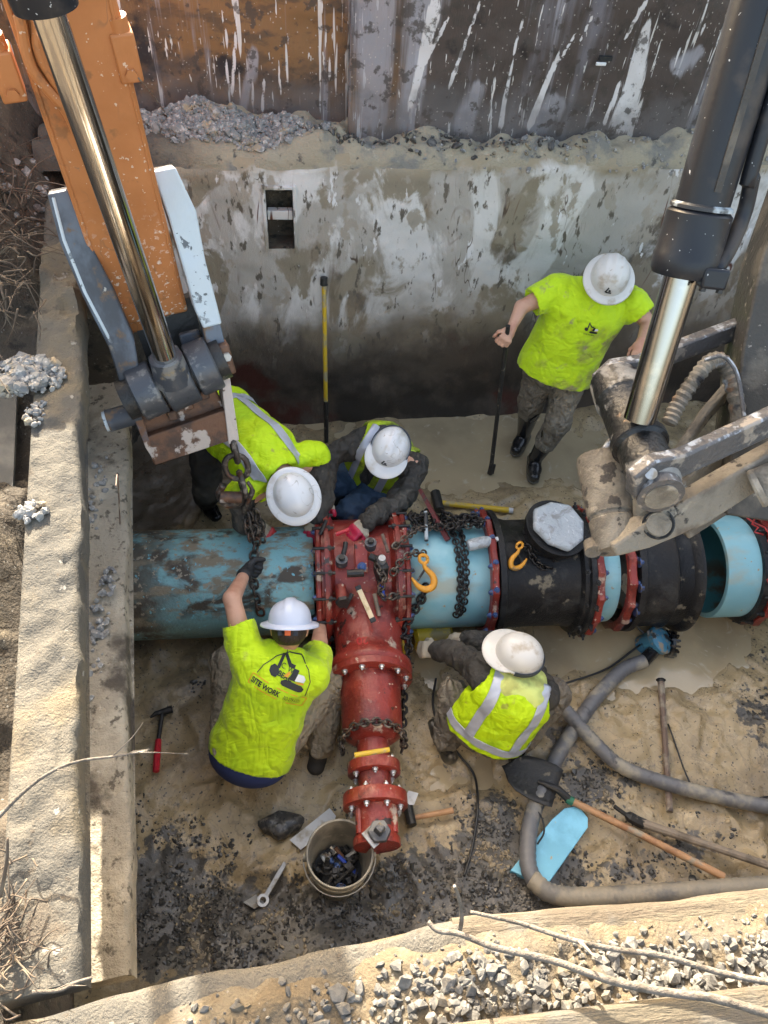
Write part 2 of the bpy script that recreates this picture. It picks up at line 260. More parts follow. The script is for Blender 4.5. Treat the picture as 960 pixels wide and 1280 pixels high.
mat('jacket', (.045, .042, .038), .65, layers=[dict(c=(.085, .075, .062), sc=4, lo=.42, hi=.68, d=5), dict(c=(.18, .155, .12), sc=14, lo=.62, hi=.72, a=.7)], bump=[(-6, .42, (1.5, .8, .7)), (-13, .25, S1), (40, .2, S1), (200, .15, S1)], spec=.3)
mat('jeans', (.03, .065, .12), .8, layers=[dict(c=(.055, .10, .165), sc=5, lo=.48, hi=.62), dict(c=(.14, .12, .09), sc=6, lo=.6, hi=.7)], bump=[(12, .4, S1), (300, .2, S1)])
mat('muddy_trousers', (.145, .125, .10), .8, layers=[dict(c=(.25, .215, .16), sc=3, lo=.40, hi=.68, d=5), dict(c=(.075, .066, .055), sc=5, lo=.5, hi=.75, d=5)], bump=[(-6, .8, (1.2, .8, .8)), (-14, .5, S1), (200, .2, S1)])
mat('khaki_trousers', (.30, .25, .18), .8, layers=[dict(c=(.22, .18, .13), sc=3, lo=.40, hi=.68), dict(c=(.38, .33, .25), sc=5, lo=.5, hi=.75)], bump=[(-6, .8, (1.2, .8, .8)), (-14, .5, S1), (200, .2, S1)])
mat('dark_trousers', (.03, .027, .024), .8, layers=[dict(c=(.065, .058, .047), sc=4, lo=.45, hi=.7)], bump=[(10, .5, S1)])
mat('navy_cloth', (.02, .035, .12), .7)
mat('rubber', (.012, .012, .013), .22, layers=[dict(c=(.13, .115, .085), k='none', z=(.09, .0), za=.10, zs=8, r=.5), dict(c=(.15, .13, .1), sc=14, lo=.68, hi=.72, r=.6)], bump=[(10, .15, S1)])
mat('helmet_white', (.66, .67, .68), .33, layers=[dict(c=(.50, .47, .42), sc=7, lo=.55, hi=.70, d=9), dict(c=(.25, .20, .15), sc=34, lo=.67, hi=.71, d=4), dict(c=(.38, .36, .33), k='r', sc=9, lo=.012, hi=.0, d=2, gate=(5, .5, .6))], coat=.2)
mat('helmet_dirty', (.63, .615, .58), .35, layers=[dict(c=(.44, .38, .30), sc=9, lo=.52, hi=.66, d=8), dict(c=(.32, .25, .18), sc=26, lo=.66, hi=.71, d=4)], coat=.15)
mat('helmet_cool', (.56, .61, .72), .33, layers=[dict(c=(.43, .46, .52), sc=7, lo=.54, hi=.68, d=8), dict(c=(.25, .22, .18), sc=34, lo=.69, hi=.72, d=4)], coat=.2)
mat('strap_dark', (.035, .042, .055), .6)
mat('hard_orange', (.85, .16, .04), .5)
mat('skin', (.56, .31, .21), .5, layers=[dict(c=(.48, .23, .15), sc=9, lo=.45, hi=.65)], bump=[(120, .08, S1)])
mat('hair', (.035, .022, .015), .6, bump=[(60, .6, (1, 1, .3))])
mat('eye_white', (.8, .78, .75), .2)
mat('glove_black', (.02, .02, .021), .6, bump=[(90, .3, S1)])
mat('glove_tan', (.42, .36, .27), .75, layers=[dict(c=(.27, .22, .16), sc=10, lo=.5, hi=.62)], bump=[(160, .3, S1)])
mat('glove_red', (.50, .02, .06), .4, layers=[dict(c=(.3, .02, .03), sc=20, lo=.5, hi=.62)])
mat('hose', (.135, .135, .14), .45, layers=[dict(c=(.31, .28, .22), sc=4, lo=.5, hi=.62, d=6, r=.7), dict(c=(.07, .07, .075), sc=9, lo=.56, hi=.66)], bump=[(40, .15, S1)])
mat('hose_tan', (.27, .235, .18), .55, layers=[dict(c=(.16, .15, .135), sc=5, lo=.5, hi=.62), dict(c=(.40, .32, .22), sc=7, lo=.6, hi=.7)], bump=[(40, .2, S1)])
mat('wood_handle', (.44, .24, .12), .55, layers=[dict(c=(.30, .15, .075), sc=9, lo=.45, hi=.6), dict(c=(.28, .24, .18), sc=6, lo=.58, hi=.66)], bump=[(60, .2, S1)])
mat('grey_handle', (.25, .20, .15), .7, layers=[dict(c=(.15, .12, .09), sc=9, lo=.45, hi=.6)], bump=[(60, .3, S1)])
mat('wood_pale', (.70, .56, .36), .6, layers=[dict(c=(.55, .4, .22), sc=20, lo=.5, hi=.65)])
mat('yellow_handle', (.62, .40, .03), .45, layers=[dict(c=(.36, .30, .18), sc=9, lo=.48, hi=.6)])
mat('yellow_dirty', (.52, .36, .02), .5, layers=[dict(c=(.25, .2, .08), sc=12, lo=.5, hi=.6)])
mat('green_band', (.02, .16, .09), .5)
mat('dark_metal', (.03, .029, .028), .45, m=.25, layers=[dict(c=(.18, .155, .12), sc=14, lo=.60, hi=.67, m=0, r=.8)], bump=[(50, .3, S1)])
mat('rust_bar', (.15, .10, .075), .65, layers=[dict(c=(.28, .24, .18), sc=8, lo=.5, hi=.64), dict(c=(.07, .05, .045), sc=14, lo=.55, hi=.65)], bump=[(60, .4, S1)])
mat('maroon_bar', (.14, .03, .03), .5, layers=[dict(c=(.07, .05, .045), sc=20, lo=.55, hi=.65)])
mat('foam_blue', (.15, .44, .60), .5, layers=[dict(c=(.42, .34, .22), sc=13, lo=.645, hi=.69, d=7, r=.8), dict(c=(.05, .05, .05), sc=50, lo=.70, hi=.72), dict(c=(.22, .60, .80), sc=4, lo=.5, hi=.65)], bump=[(60, .08, S1)])
mat('bucket_plastic', (.30, .275, .22), .55, layers=[dict(c=(.16, .15, .125), sc=6, lo=.45, hi=.62), dict(c=(.36, .33, .27), sc=9, lo=.58, hi=.68, r=.7)], bump=[(40, .2, S1)])
mat('clear_plastic', (.52, .57, .61), .16, trans=.25, layers=[dict(c=(.36, .37, .37), sc=9, lo=.5, hi=.62, dist=1.0), dict(c=(.70, .74, .78), sc=14, lo=.58, hi=.64, dist=2.0)], bump=[(9, 1.0, S1), (26, .8, S1)], spec=.7)
mat('white_sheet', (.55, .56, .57), .4, layers=[dict(c=(.34, .30, .24), sc=8, lo=.52, hi=.64)])
mat('galvanised', (.36, .37, .375), .42, m=.5, layers=[dict(c=(.20, .175, .14), sc=14, lo=.48, hi=.62, m=0)])
mat('chrome_warm', (.62, .59, .56), .09, m=1.0, layers=[dict(c=(.45, .41, .37), sc=5, lo=.5, hi=.7, r=.18)])
mat('tool_blue', (.02, .07, .42), .35, layers=[dict(c=(.15, .14, .13), sc=30, lo=.6, hi=.66)])
mat('pump_blue', (.05, .22, .34), .4, layers=[dict(c=(.30, .25, .19), sc=22, lo=.52, hi=.6), dict(c=(.03, .03, .03), sc=14, lo=.58, hi=.65)], bump=[(40, .3, S1)])
mat('cable_black', (.012, .012, .012), .4)
mat('branch', (.14, .12, .10), .85, layers=[dict(c=(.09, .075, .06), sc=20, lo=.48, hi=.6), dict(c=(.28, .25, .205), sc=12, lo=.58, hi=.68)], bump=[(90, .6, S1)])
mat('root', (.085, .062, .045), .9, layers=[dict(c=(.16, .125, .09), sc=12, lo=.5, hi=.65)])
mat('sunlit_stone', (.125, .118, .106), .85, layers=[dict(c=(.08, .077, .072), sc=26, lo=.4, hi=.6), dict(c=(.165, .156, .14), sc=40, lo=.52, hi=.62), dict(c=(.12, .096, .064), sc=9, lo=.52, hi=.62)], bump=[(60, .3, S1)])  # grey stone copied with its own tone for the sunlit front
mat('ink_black', (.015, .018, .02), .6)
mat('ink_orange', (.75, .33, .03), .6)
mat('ink_white', (.75, .77, .78), .6)
mat('print_yellow', (.80, .70, .02), .7)
mat('red_grip', (.55, .02, .035), .4, layers=[dict(c=(.4, .015, .03), sc=30, lo=.5, hi=.6)])

# ------------------------------------------------------------------ mesh helpers
ORG = {}                                        # origin of every thing, so that parts are stored relative to it
def frame(n, up=None):
    n = Vector(n).normalized(); up = Vector(up) if up is not None else (V(0, 0, 1) if abs(n.z) < .95 else V(0, 1, 0))
    a = up.cross(n)
    if a.length < 1e-6: a = V(1, 0, 0).cross(n)
    a.normalize(); return a, n.cross(a).normalized(), n
class MB:
    def __init__(s): s.v = []; s.f = []
    def add(s, vs, fs):
        o = len(s.v); s.v += [tuple(x) for x in vs]; s.f += [tuple(i + o for i in f) for f in fs]; return s
    def box(s, c, size, ax=None):
        """ax: three axes (x, y, z)"""
        X, Y, Z = ax or (V(1, 0, 0), V(0, 1, 0), V(0, 0, 1)); c = Vector(c); h = [k / 2 for k in size]
        p = [c + X * (i * h[0]) + Y * (j * h[1]) + Z * (k * h[2]) for i in (-1, 1) for j in (-1, 1) for k in (-1, 1)]
        return s.add(p, [(0, 1, 3, 2), (4, 6, 7, 5), (0, 4, 5, 1), (2, 3, 7, 6), (0, 2, 6, 4), (1, 5, 7, 3)])
    def lathe(s, prof, o, axis, n=32, up=None, caps=True, el=1.0):
        """prof: list of (along, radius)"""
        a, b, w_ = frame(axis, up); o = Vector(o); vs = []; fs = []
        for (t, r) in prof:
            for k in range(n):
                q = 2 * math.pi * k / n; vs.append(o + w_ * t + a * (math.cos(q) * r) + b * (math.sin(q) * r * el))
        for i in range(len(prof) - 1):
            for k in range(n):
                k2 = (k + 1) % n; fs.append((i * n + k, i * n + k2, (i + 1) * n + k2, (i + 1) * n + k))
        if caps:
            fs.append(tuple(range(n - 1, -1, -1))); fs.append(tuple((len(prof) - 1) * n + k for k in range(n)))
        return s.add(vs, fs)
    def cyl(s, p0, p1, r0, r1=None, n=20, caps=True):
        p0, p1 = Vector(p0), Vector(p1); d = p1 - p0
        return s.lathe([(0, r0), (d.length, r0 if r1 is None else r1)], p0, d, n, None, caps)
    def tube(s, pts, r, n=10, caps=True, wob=0.0):
        pts = [Vector(p) for p in pts]; rr = r if isinstance(r, (list, tuple)) else [r] * len(pts)
        t0 = (pts[1] - pts[0]).normalized(); a, b, _ = frame(t0); vs = []; fs = []
        for i, p in enumerate(pts):
            t = (pts[min(i + 1, len(pts) - 1)] - pts[max(i - 1, 0)]).normalized()
            a = (a - t * a.dot(t)).normalized(); b = t.cross(a)
            for k in range(n):
                q = 2 * math.pi * k / n; rad = rr[i] * (1 + (random.uniform(-wob, wob) if wob else 0))
                vs.append(p + a * (math.cos(q) * rad) + b * (math.sin(q) * rad))
        for i in range(len(pts) - 1):
            for k in range(n):
                k2 = (k + 1) % n; fs.append((i * n + k, i * n + k2, (i + 1) * n + k2, (i + 1) * n + k))
        if caps: fs.append(tuple(range(n - 1, -1, -1))); fs.append(tuple((len(pts) - 1) * n + k for k in range(n)))
        return s.add(vs, fs)
    def prism(s, poly, o, X, Y, th):
        """poly in (X, Y) around o, extruded th along X x Y, centred"""
        X, Y = Vector(X), Vector(Y); Z = X.cross(Y).normalized(); o = Vector(o); n = len(poly)
        vs = [o + X * p[0] + Y * p[1] + Z * (th / 2) for p in poly] + [o + X * p[0] + Y * p[1] - Z * (th / 2) for p in poly]
        return s.add(vs, [tuple(range(n)), tuple(range(2 * n - 1, n - 1, -1))] + [(i, i + n, (i + 1) % n + n, (i + 1) % n) for i in range(n)])
    def slab(s, pts, th, nrm=None):
        """polygon of world points given a thickness against its normal"""
        pts = [Vector(p) for p in pts]; nn = Vector(nrm).normalized() if nrm is not None else (pts[1] - pts[0]).cross(pts[2] - pts[0]).normalized(); n = len(pts)
        return s.add(pts + [p - nn * th for p in pts], [tuple(range(n)), tuple(range(2 * n - 1, n - 1, -1))] + [(i, i + n, (i + 1) % n + n, (i + 1) % n) for i in range(n)])
    def ball(s, c, r, n=12, m=8, ax=None):
        rx, ry, rz = r if isinstance(r, (tuple, list)) else (r, r, r); X, Y, Z = ax or (V(1, 0, 0), V(0, 1, 0), V(0, 0, 1)); c = Vector(c); vs = []; fs = []
        for i in range(m + 1):
            t = math.pi * i / m
            for k in range(n):
                q = 2 * math.pi * k / n; vs.append(c + X * (math.sin(t) * math.cos(q) * rx) + Y * (math.sin(t) * math.sin(q) * ry) + Z * (math.cos(t) * rz))
        for i in range(m):
            for k in range(n):
                k2 = (k + 1) % n; fs.append((i * n + k, (i + 1) * n + k, (i + 1) * n + k2, i * n + k2))
        return s.add(vs, fs)
    def mesh(s, name, m, org=(0, 0, 0), angle=35, fix=True):
        me = bpy.data.meshes.new(name); o = Vector(org)
        me.from_pydata([(x[0] - o.x, x[1] - o.y, x[2] - o.z) for x in s.v], [], s.f)
        if fix:
            bm = bmesh.new(); bm.from_mesh(me); bmesh.ops.remove_doubles(bm, verts=bm.verts, dist=1e-5); bmesh.ops.recalc_face_normals(bm, faces=bm.faces); bm.to_mesh(me); bm.free()
        me.shade_smooth()
        if angle < 180: me.set_sharp_from_angle(angle=R_(angle))
        if m: me.materials.append(MATS[m])
        return me
    def build(s, name, m, parent=None, bevel=0.0, angle=35, fix=True):
        org = ORG.get(parent.name, V(0, 0, 0)) if parent else V(0, 0, 0)
        return link(name, s.mesh(name, m, org, angle, fix), parent, bevel)
def link(name, me, parent=None, bevel=0.0):
    o = bpy.data.objects.new(name, me); C.objects.link(o)
    if parent: o.parent = parent; ORG[o.name] = ORG.get(parent.name, V(0, 0, 0))
    else: ORG[o.name] = V(0, 0, 0)
    if bevel:
        b = o.modifiers.new('bevel', 'BEVEL'); b.width = bevel; b.segments = 2; b.limit_method = 'ANGLE'; b.angle_limit = R_(40)
    return o
def npmesh(name, v, f, m, parent=None, angle=180):
    """v (n,3) array in world, f (k,3|4) array"""
    org = ORG.get(parent.name, V(0, 0, 0)) if parent else V(0, 0, 0)
    v = np.asarray(v, dtype=np.float32) - np.array(org, dtype=np.float32); f = np.asarray(f, dtype=np.int32); k = f.shape[1]
    me = bpy.data.meshes.new(name); me.vertices.add(len(v)); me.vertices.foreach_set('co', v.ravel())
    me.loops.add(f.size); me.loops.foreach_set('vertex_index', f.ravel())
    me.polygons.add(len(f)); me.polygons.foreach_set('loop_start', np.arange(0, f.size, k, dtype=np.int32)); me.polygons.foreach_set('loop_total', np.full(len(f), k, dtype=np.int32))
    me.update(calc_edges=True); me.validate()
    me.shade_smooth()
    if angle < 180: me.set_sharp_from_angle(angle=R_(angle))
    if m: me.materials.append(MATS[m])
    return link(name, me, parent)
def tag(o, label, cat=None, group=None, kind=None):
    if label: o['label'] = label
    if cat: o['category'] = cat
    if group: o['group'] = group
    if kind: o['kind'] = kind
    return o
def thing(name, loc, label, cat, group=None):
    o = bpy.data.objects.new(name, None); C.objects.link(o); o.location = loc; o.empty_display_size = .1; ORG[o.name] = Vector(loc)
    return tag(o, label, cat, group)
def place(name, me, parent, loc, rot=None, scale=1.0):
    """a copy of a shared piece at a world place under a thing"""
    o = bpy.data.objects.new(name, me); C.objects.link(o); o.parent = parent; ORG[o.name] = ORG[parent.name]
    m = (rot.to_4x4() if rot is not None else Matrix.Identity(4))
    m = Matrix.Translation(Vector(loc) - ORG[parent.name]) @ m @ Matrix.Scale(scale, 4)
    o.matrix_local = m
    return o
def rotz(n, up=None):
    a, b, c = frame(n, up); return Matrix((a, b, c)).transposed()
def spline(pts, n=8):
    """Catmull-Rom through the points"""
    P = [Vector(p) for p in pts]; P = [P[0] * 2 - P[1]] + P + [P[-1] * 2 - P[-2]]; out = []
    for i in range(1, len(P) - 2):
        for k in range(n):
            t = k / n; a, b, c, d = P[i - 1:i + 3]
            out.append(.5 * ((2 * b) + (c - a) * t + (2 * a - 5 * b + 4 * c - d) * t * t + (3 * b - a - 3 * c + d) * t ** 3))
    return out + [P[-2]]
def grid(name, us, vs, fn, m, parent=None, hole=None, attrs=None):
    """fn(U, Vv) -> (n,3); hole(U, V) true where no face stands"""
    U, W = np.meshgrid(us, vs, indexing='ij'); P = fn(U.ravel(), W.ravel())
    nu, nv = len(us), len(vs); I = np.arange(nu * nv).reshape(nu, nv)
    F = np.stack([I[:-1, :-1], I[1:, :-1], I[1:, 1:], I[:-1, 1:]], -1).reshape(-1, 4)
    if hole is not None:
        cu = (U[:-1, :-1] + U[1:, 1:]).ravel() / 2; cv = (W[:-1, :-1] + W[1:, 1:]).ravel() / 2; F = F[~hole(cu, cv)]
    o = npmesh(name, P, F, m, parent)
    for k, a in (attrs or {}).items():
        at_ = o.data.attributes.new(k, 'FLOAT', 'POINT'); at_.data.foreach_set('value', np.asarray(a, dtype=np.float32))
    return o
# icosahedron-based stones joined into one mesh
_t = (1 + 5 ** .5) / 2
ICO = np.array([(-1, _t, 0), (1, _t, 0), (-1, -_t, 0), (1, -_t, 0), (0, -1, _t), (0, 1, _t), (0, -1, -_t), (0, 1, -_t), (_t, 0, -1), (_t, 0, 1), (-_t, 0, -1), (-_t, 0, 1)]) / 1.9
ICF = np.array([(0, 11, 5), (0, 5, 1), (0, 1, 7), (0, 7, 10), (0, 10, 11), (1, 5, 9), (5, 11, 4), (11, 10, 2), (10, 7, 6), (7, 1, 8), (3, 9, 4), (3, 4, 2), (3, 2, 6), (3, 6, 8), (3, 8, 9), (4, 9, 5), (2, 4, 11), (6, 2, 10), (8, 6, 7), (9, 8, 1)])
def stones(name, pos, size, m, parent=None, flat=.7):
    n = len(pos); pos = np.asarray(pos); size = np.asarray(size) * (np.exp(rng.normal(0, .32, n)) if n > 1 else 1.0)
    var = ICO[None] * (1 + rng.uniform(-.28, .28, (n, 12, 1))) * rng.uniform(.65, 1.25, (n, 1, 3)) * np.array([1, 1, flat])
    q = rng.normal(size=(n, 4)); q[:, 1:3] *= .5; q /= np.linalg.norm(q, axis=1)[:, None]; a, b, c, d = q.T
    Rm = np.stack([1 - 2 * (c * c + d * d), 2 * (b * c - a * d), 2 * (b * d + a * c), 2 * (b * c + a * d), 1 - 2 * (b * b + d * d), 2 * (c * d - a * b), 2 * (b * d - a * c), 2 * (c * d + a * b), 1 - 2 * (b * b + c * c)], -1).reshape(n, 3, 3)
    vv = np.einsum('nij,nkj->nki', Rm, var) * size[:, None, None] + pos[:, None, :]
    ff = ICF[None] + (np.arange(n) * 12)[:, None, None]
    return npmesh(name, vv.reshape(-1, 3), ff.reshape(-1, 3), m, parent, angle=25)

# ------------------------------------------------------------------ signed distance bodies
def n3(v): return np.array(v, dtype=np.float64)
class SDF:
    """smooth union of tapered capsules; prim = (a, b, ra, rb, side, stretch)"""
    def __init__(s, k=.03): s.p = []; s.k = k; s.cut = []; s.sub = []; s.ncut = None      # prims after ncut are not cut by the planes
    def cap(s, a, b, ra, rb=None, side=None, st=1.0):
        s.p.append((n3(a), n3(b), ra, ra if rb is None else rb, None if side is None else n3(Vector(side).normalized()), st)); return s
    def plane(s, o, n, soft=0.0): s.cut.append((n3(o), n3(Vector(n).normalized()))); return s       # keeps the side against n
    def hollow(s, a, b, ra, rb): s.sub.append((n3(a), n3(b), ra, rb)); return s
    @staticmethod
    def _cap(x, a, b, ra, rb, side, st):
        q = x - a; ba = b - a
        if side is not None:
            q = q + np.outer(q @ side * (1 / st - 1), side); ba = ba + side * (ba @ side) * (1 / st - 1)
        L = ba @ ba; h = np.clip(q @ ba / L, 0, 1) if L > 1e-9 else np.zeros(len(q))
        return np.linalg.norm(q - h[:, None] * ba, axis=1) - (ra + (rb - ra) * h)
    def f(s, x):
        d = None
        nc = len(s.p) if s.ncut is None else s.ncut
        for i, (a, b, ra, rb, side, st) in enumerate(s.p):
            if i == nc:
                for (o, n) in s.cut: d = np.maximum(d, (x - o) @ n)
            e = s._cap(x, a, b, ra, rb, side, st)
            if d is None: d = e
            else:
                h = np.maximum(s.k - np.abs(d - e), 0) / s.k; d = np.minimum(d, e) - h * h * s.k * .25
        if nc == len(s.p):
            for (o, n) in s.cut: d = np.maximum(d, (x - o) @ n)
        for (a, b, ra, rb) in s.sub: d = np.maximum(d, -s._cap(x, a, b, ra, rb, None, 1))
        return d
    def bounds(s):
        lo = np.min([np.minimum(a - ra * max(1, st), b - rb * max(1, st)) for a, b, ra, rb, _, st in s.p], 0); hi = np.max([np.maximum(a + ra * max(1, st), b + rb * max(1, st)) for a, b, ra, rb, _, st in s.p], 0)
        return lo - .03, hi + .03
    def mesh(s, h=.008):
        lo, hi = s.bounds(); B = 8
        n = (np.ceil((hi - lo) / (h * B)).astype(int)) * B + 1
        nb = (n - 1) // B
        bc = np.stack(np.meshgrid(*[lo[i] + (np.arange(nb[i]) + .5) * B * h for i in range(3)], indexing='ij'), -1).reshape(-1, 3)
        db = s.f(bc); keep = np.abs(db) < B * h * 1.25
        D = np.repeat(np.repeat(np.repeat(np.where(db > 0, 1., -1.).reshape(nb), B, 0), B, 1), B, 2)
        D = np.pad(D, ((0, 1),) * 3, mode='edge').astype(np.float32)
        bi = np.argwhere(keep.reshape(nb)); loc = np.stack(np.meshgrid(*[np.arange(B + 1)] * 3, indexing='ij'), -1).reshape(-1, 3)
        idx = (bi[:, None, :] * B + loc[None]).reshape(-1, 3)
        flat = np.unique(np.ravel_multi_index(idx.T, D.shape)); gi = np.stack(np.unravel_index(flat, D.shape), -1)
        D.ravel()[flat] = s.f(lo + gi * h)
        D[D == 0] = 1e-6
        # surface nets
        S = D < 0; c = S[:-1, :-1, :-1].astype(np.int8)
        cn = sum(S[i:S.shape[0] - 1 + i, j:S.shape[1] - 1 + j, k:S.shape[2] - 1 + k].astype(np.int8) for i in (0, 1) for j in (0, 1) for k in (0, 1))
        act = (cn > 0) & (cn < 8); cells = np.argwhere(act); idm = np.full(act.shape, -1, np.int32); idm[act] = np.arange(len(cells))
        co = [(i, j, k) for i in (0, 1) for j in (0, 1) for k in (0, 1)]
        val = np.stack([D[cells[:, 0] + i, cells[:, 1] + j, cells[:, 2] + k] for i, j, k in co], -1)
        acc = np.zeros((len(cells), 3)); cnt = np.zeros(len(cells))
        for p in range(8):
            for q in range(p + 1, 8):
                a, b = np.array(co[p]), np.array(co[q])
                if np.abs(a - b).sum() != 1: continue
                x = (val[:, p] < 0) != (val[:, q] < 0); t = val[:, p] / (val[:, p] - val[:, q] + 1e-12)
                acc[x] += (a + (b - a) * t[:, None])[x]; cnt[x] += 1
        Vt = lo + (cells + acc / cnt[:, None]) * h
        Fs = []
        for ax in range(3):
            u, w_ = [(1, 2), (2, 0), (0, 1)][ax]
            sl0 = [slice(None)] * 3; sl1 = [slice(None)] * 3; sl0[ax] = slice(None, -1); sl1[ax] = slice(1, None)
            ch = S[tuple(sl0)] != S[tuple(sl1)]; e = np.argwhere(ch)
            e = e[(e[:, u] > 0) & (e[:, w_] > 0) & (e[:, u] < D.shape[u] - 1) & (e[:, w_] < D.shape[w_] - 1)]
            du = np.zeros(3, int); du[u] = 1; dw = np.zeros(3, int); dw[w_] = 1
            qd = np.stack([idm[tuple((e - du - dw).T)], idm[tuple((e - dw).T)], idm[tuple(e.T)], idm[tuple((e - du).T)]], -1)
            fl = S[tuple(e.T)]; qd[~fl] = qd[~fl][:, ::-1]; Fs.append(qd)
        F = np.concatenate(Fs); F = F[(F >= 0).all(1)]
        return Vt, F
def vnormals(v, f):
    a = np.cross(v[f[:, 2]] - v[f[:, 0]], v[f[:, 3]] - v[f[:, 1]]); n = np.zeros_like(v)
    for k in range(4): np.add.at(n, f[:, k], a)
    return n / (np.linalg.norm(n, axis=1)[:, None] + 1e-12)
def relax(v, f, it=1):
    for _ in range(it):
        s = np.zeros_like(v); c = np.zeros(len(v))
        for k in range(4):
            np.add.at(s, f[:, k], v[f[:, (k + 1) % 4]] + v[f[:, (k + 3) % 4]]); np.add.at(c, f[:, k], 2)
        v = v * .5 + s / c[:, None] * .5
    return v

# ------------------------------------------------------------------ the pit: floor, water, banks, shoring
def wally(x): return 4.385 + .042 * x           # face of the long shoring panel behind the pipe
def gauss(P, blobs):
    o = np.zeros(len(P))
    for (cx, cy, rx, ry, a) in blobs: o += a * np.exp(-(((P[:, 0] - cx) / rx) ** 2 + ((P[:, 1] - cy) / ry) ** 2))
    return o
def blob(px, py, rx, ry, a=1.0):
    p = at(px, py, z=0); return (p.x, p.y, rx, ry, a)
PUD = [blob(660, 570, .8, .45, 1.1), blob(560, 545, .35, .25, .9), blob(820, 825, .48, .24, 1.1), blob(730, 800, .5, .22, .9), blob(900, 800, .3, .18, .7), blob(600, 970, .14, .12, .5), blob(540, 830, .25, .2, .6), blob(390, 545, .5, .25, .45), blob(480, 640, .4, .25, .4)]
GRV = [blob(300, 1165, .75, .25, 1), blob(560, 1120, .45, .28, 1), blob(430, 1180, .5, .2, 1), blob(620, 1040, .16, .22, .9), blob(700, 925, .2, .13, .7), blob(740, 985, .3, .13, .85), blob(820, 950, .3, .10, .35), blob(940, 900, .18, .22, .75), blob(860, 1050, .3, .12, .5), blob(960, 820, .2, .2, .6), blob(760, 1090, .5, .12, .5), blob(640, 1130, .4, .2, .8), blob(310, 1060, .2, .1, .25), blob(230, 850, .22, .1, .3), blob(930, 640, .5, .2, .9), blob(200, 1100, .25, .35, .8), blob(545, 920, .12, .1, .4)]
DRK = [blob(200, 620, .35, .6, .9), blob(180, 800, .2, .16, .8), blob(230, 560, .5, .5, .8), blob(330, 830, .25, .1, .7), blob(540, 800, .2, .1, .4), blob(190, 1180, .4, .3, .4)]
PRINTS = [(random.uniform(-.95, 3.2), random.choice((random.uniform(.75, 2.2), random.uniform(3.1, 4.2))), random.uniform(0, 6.28)) for _ in range(75)]
def floor_h(P, fine=True):
    P = np.asarray(P); Q = np.stack([P[:, 0], P[:, 1], P[:, 0] * 0], -1)
    z = .030 * fbm(Q, 1.9, 3, 1) + .035
    rid = 1 - np.abs(fbm(Q, 4.2, 3, 5)); z += .034 * (rid - .6)
    if fine:
        z += .010 * fbm(Q, 9, 4, 2)
        for (fx, fy, fa) in PRINTS:
            dx, dy = P[:, 0] - fx, P[:, 1] - fy; a_ = (dx * math.cos(fa) + dy * math.sin(fa)) / .145; b_ = (-dx * math.sin(fa) + dy * math.cos(fa)) / (.052 + .01 * np.clip(a_, -1, 1)); rr = (a_ * a_) ** 2 + (b_ * b_) ** 2
            z += -.022 * np.exp(-rr) + .010 * np.exp(-(rr - 1.9) ** 2 * 1.2)
    pud = gauss(P, PUD); g = np.clip(gauss(P, GRV), 0, 1)
    z -= .105 * np.clip(pud, 0, 1); z += .012 * g
    z += .25 * np.clip((wally(P[:, 0]) - P[:, 1] - .03) * -8, 0, 1) * 0
    z += .10 * np.exp(-((P[:, 1] - .45) / .25) ** 2)
    return z
def fz(x, y): return float(floor_h(np.array([[x, y]]))[0])
us, vv = np.arange(-1.75, 4.15, .016), np.arange(.12, 4.62, .016)
U, W = np.meshgrid(us, vv, indexing='ij'); PP = np.stack([U.ravel(), W.ravel()], -1)
ZZ = floor_h(PP)
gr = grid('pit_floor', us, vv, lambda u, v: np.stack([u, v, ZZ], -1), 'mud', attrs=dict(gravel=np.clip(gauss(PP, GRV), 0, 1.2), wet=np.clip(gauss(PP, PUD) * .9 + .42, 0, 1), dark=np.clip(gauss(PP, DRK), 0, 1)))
tag(gr, 'wet tan mud floor of the dug pit with dark gravel trodden in', kind='structure')
wt = grid('muddy_water', np.linspace(-1.7, 4.1, 3), np.linspace(.2, 4.6, 3), lambda u, v: np.stack([u, v, u * 0 - .014], -1), 'muddy_water')
tag(wt, 'still tan muddy water standing in the hollows of the pit floor', kind='structure')
# dark crushed stone trodden into the mud
n = 90000; q = np.stack([rng.uniform(-1.2, 3.6, n), rng.uniform(.4, 3.9, n)], -1)
gm = np.clip(gauss(q, GRV), 0, 1.1) + .55 * fbm(np.stack([q[:, 0], q[:, 1], q[:, 0] * 0], -1), 5, 4, 8)
q = q[gm + rng.uniform(-.4, .4, n) > .80][:20000]
st = stones('dark_gravel', np.column_stack([q, floor_h(q) + .001]), rng.uniform(.004, .0115, len(q)) * (1 + (rng.random(len(q)) > .95) * .7), 'dark_stone')
tag(st, 'dark crushed stone scattered over the pit mud', kind='stuff')
n = 2600; q = np.stack([rng.uniform(-1.1, 3.6, n), rng.uniform(.6, 3.2, n)], -1); q = q[(fbm(np.stack([q[:, 0], q[:, 1], q[:, 0] * 0], -1), 3, 3, 31) > .1)]
tag(npmesh_ := stones('mud_clods', np.column_stack([q, floor_h(q) + .002]), rng.uniform(.004, .012, len(q)), 'mud'), 'small clods of mud lying on the pit floor', kind='stuff')

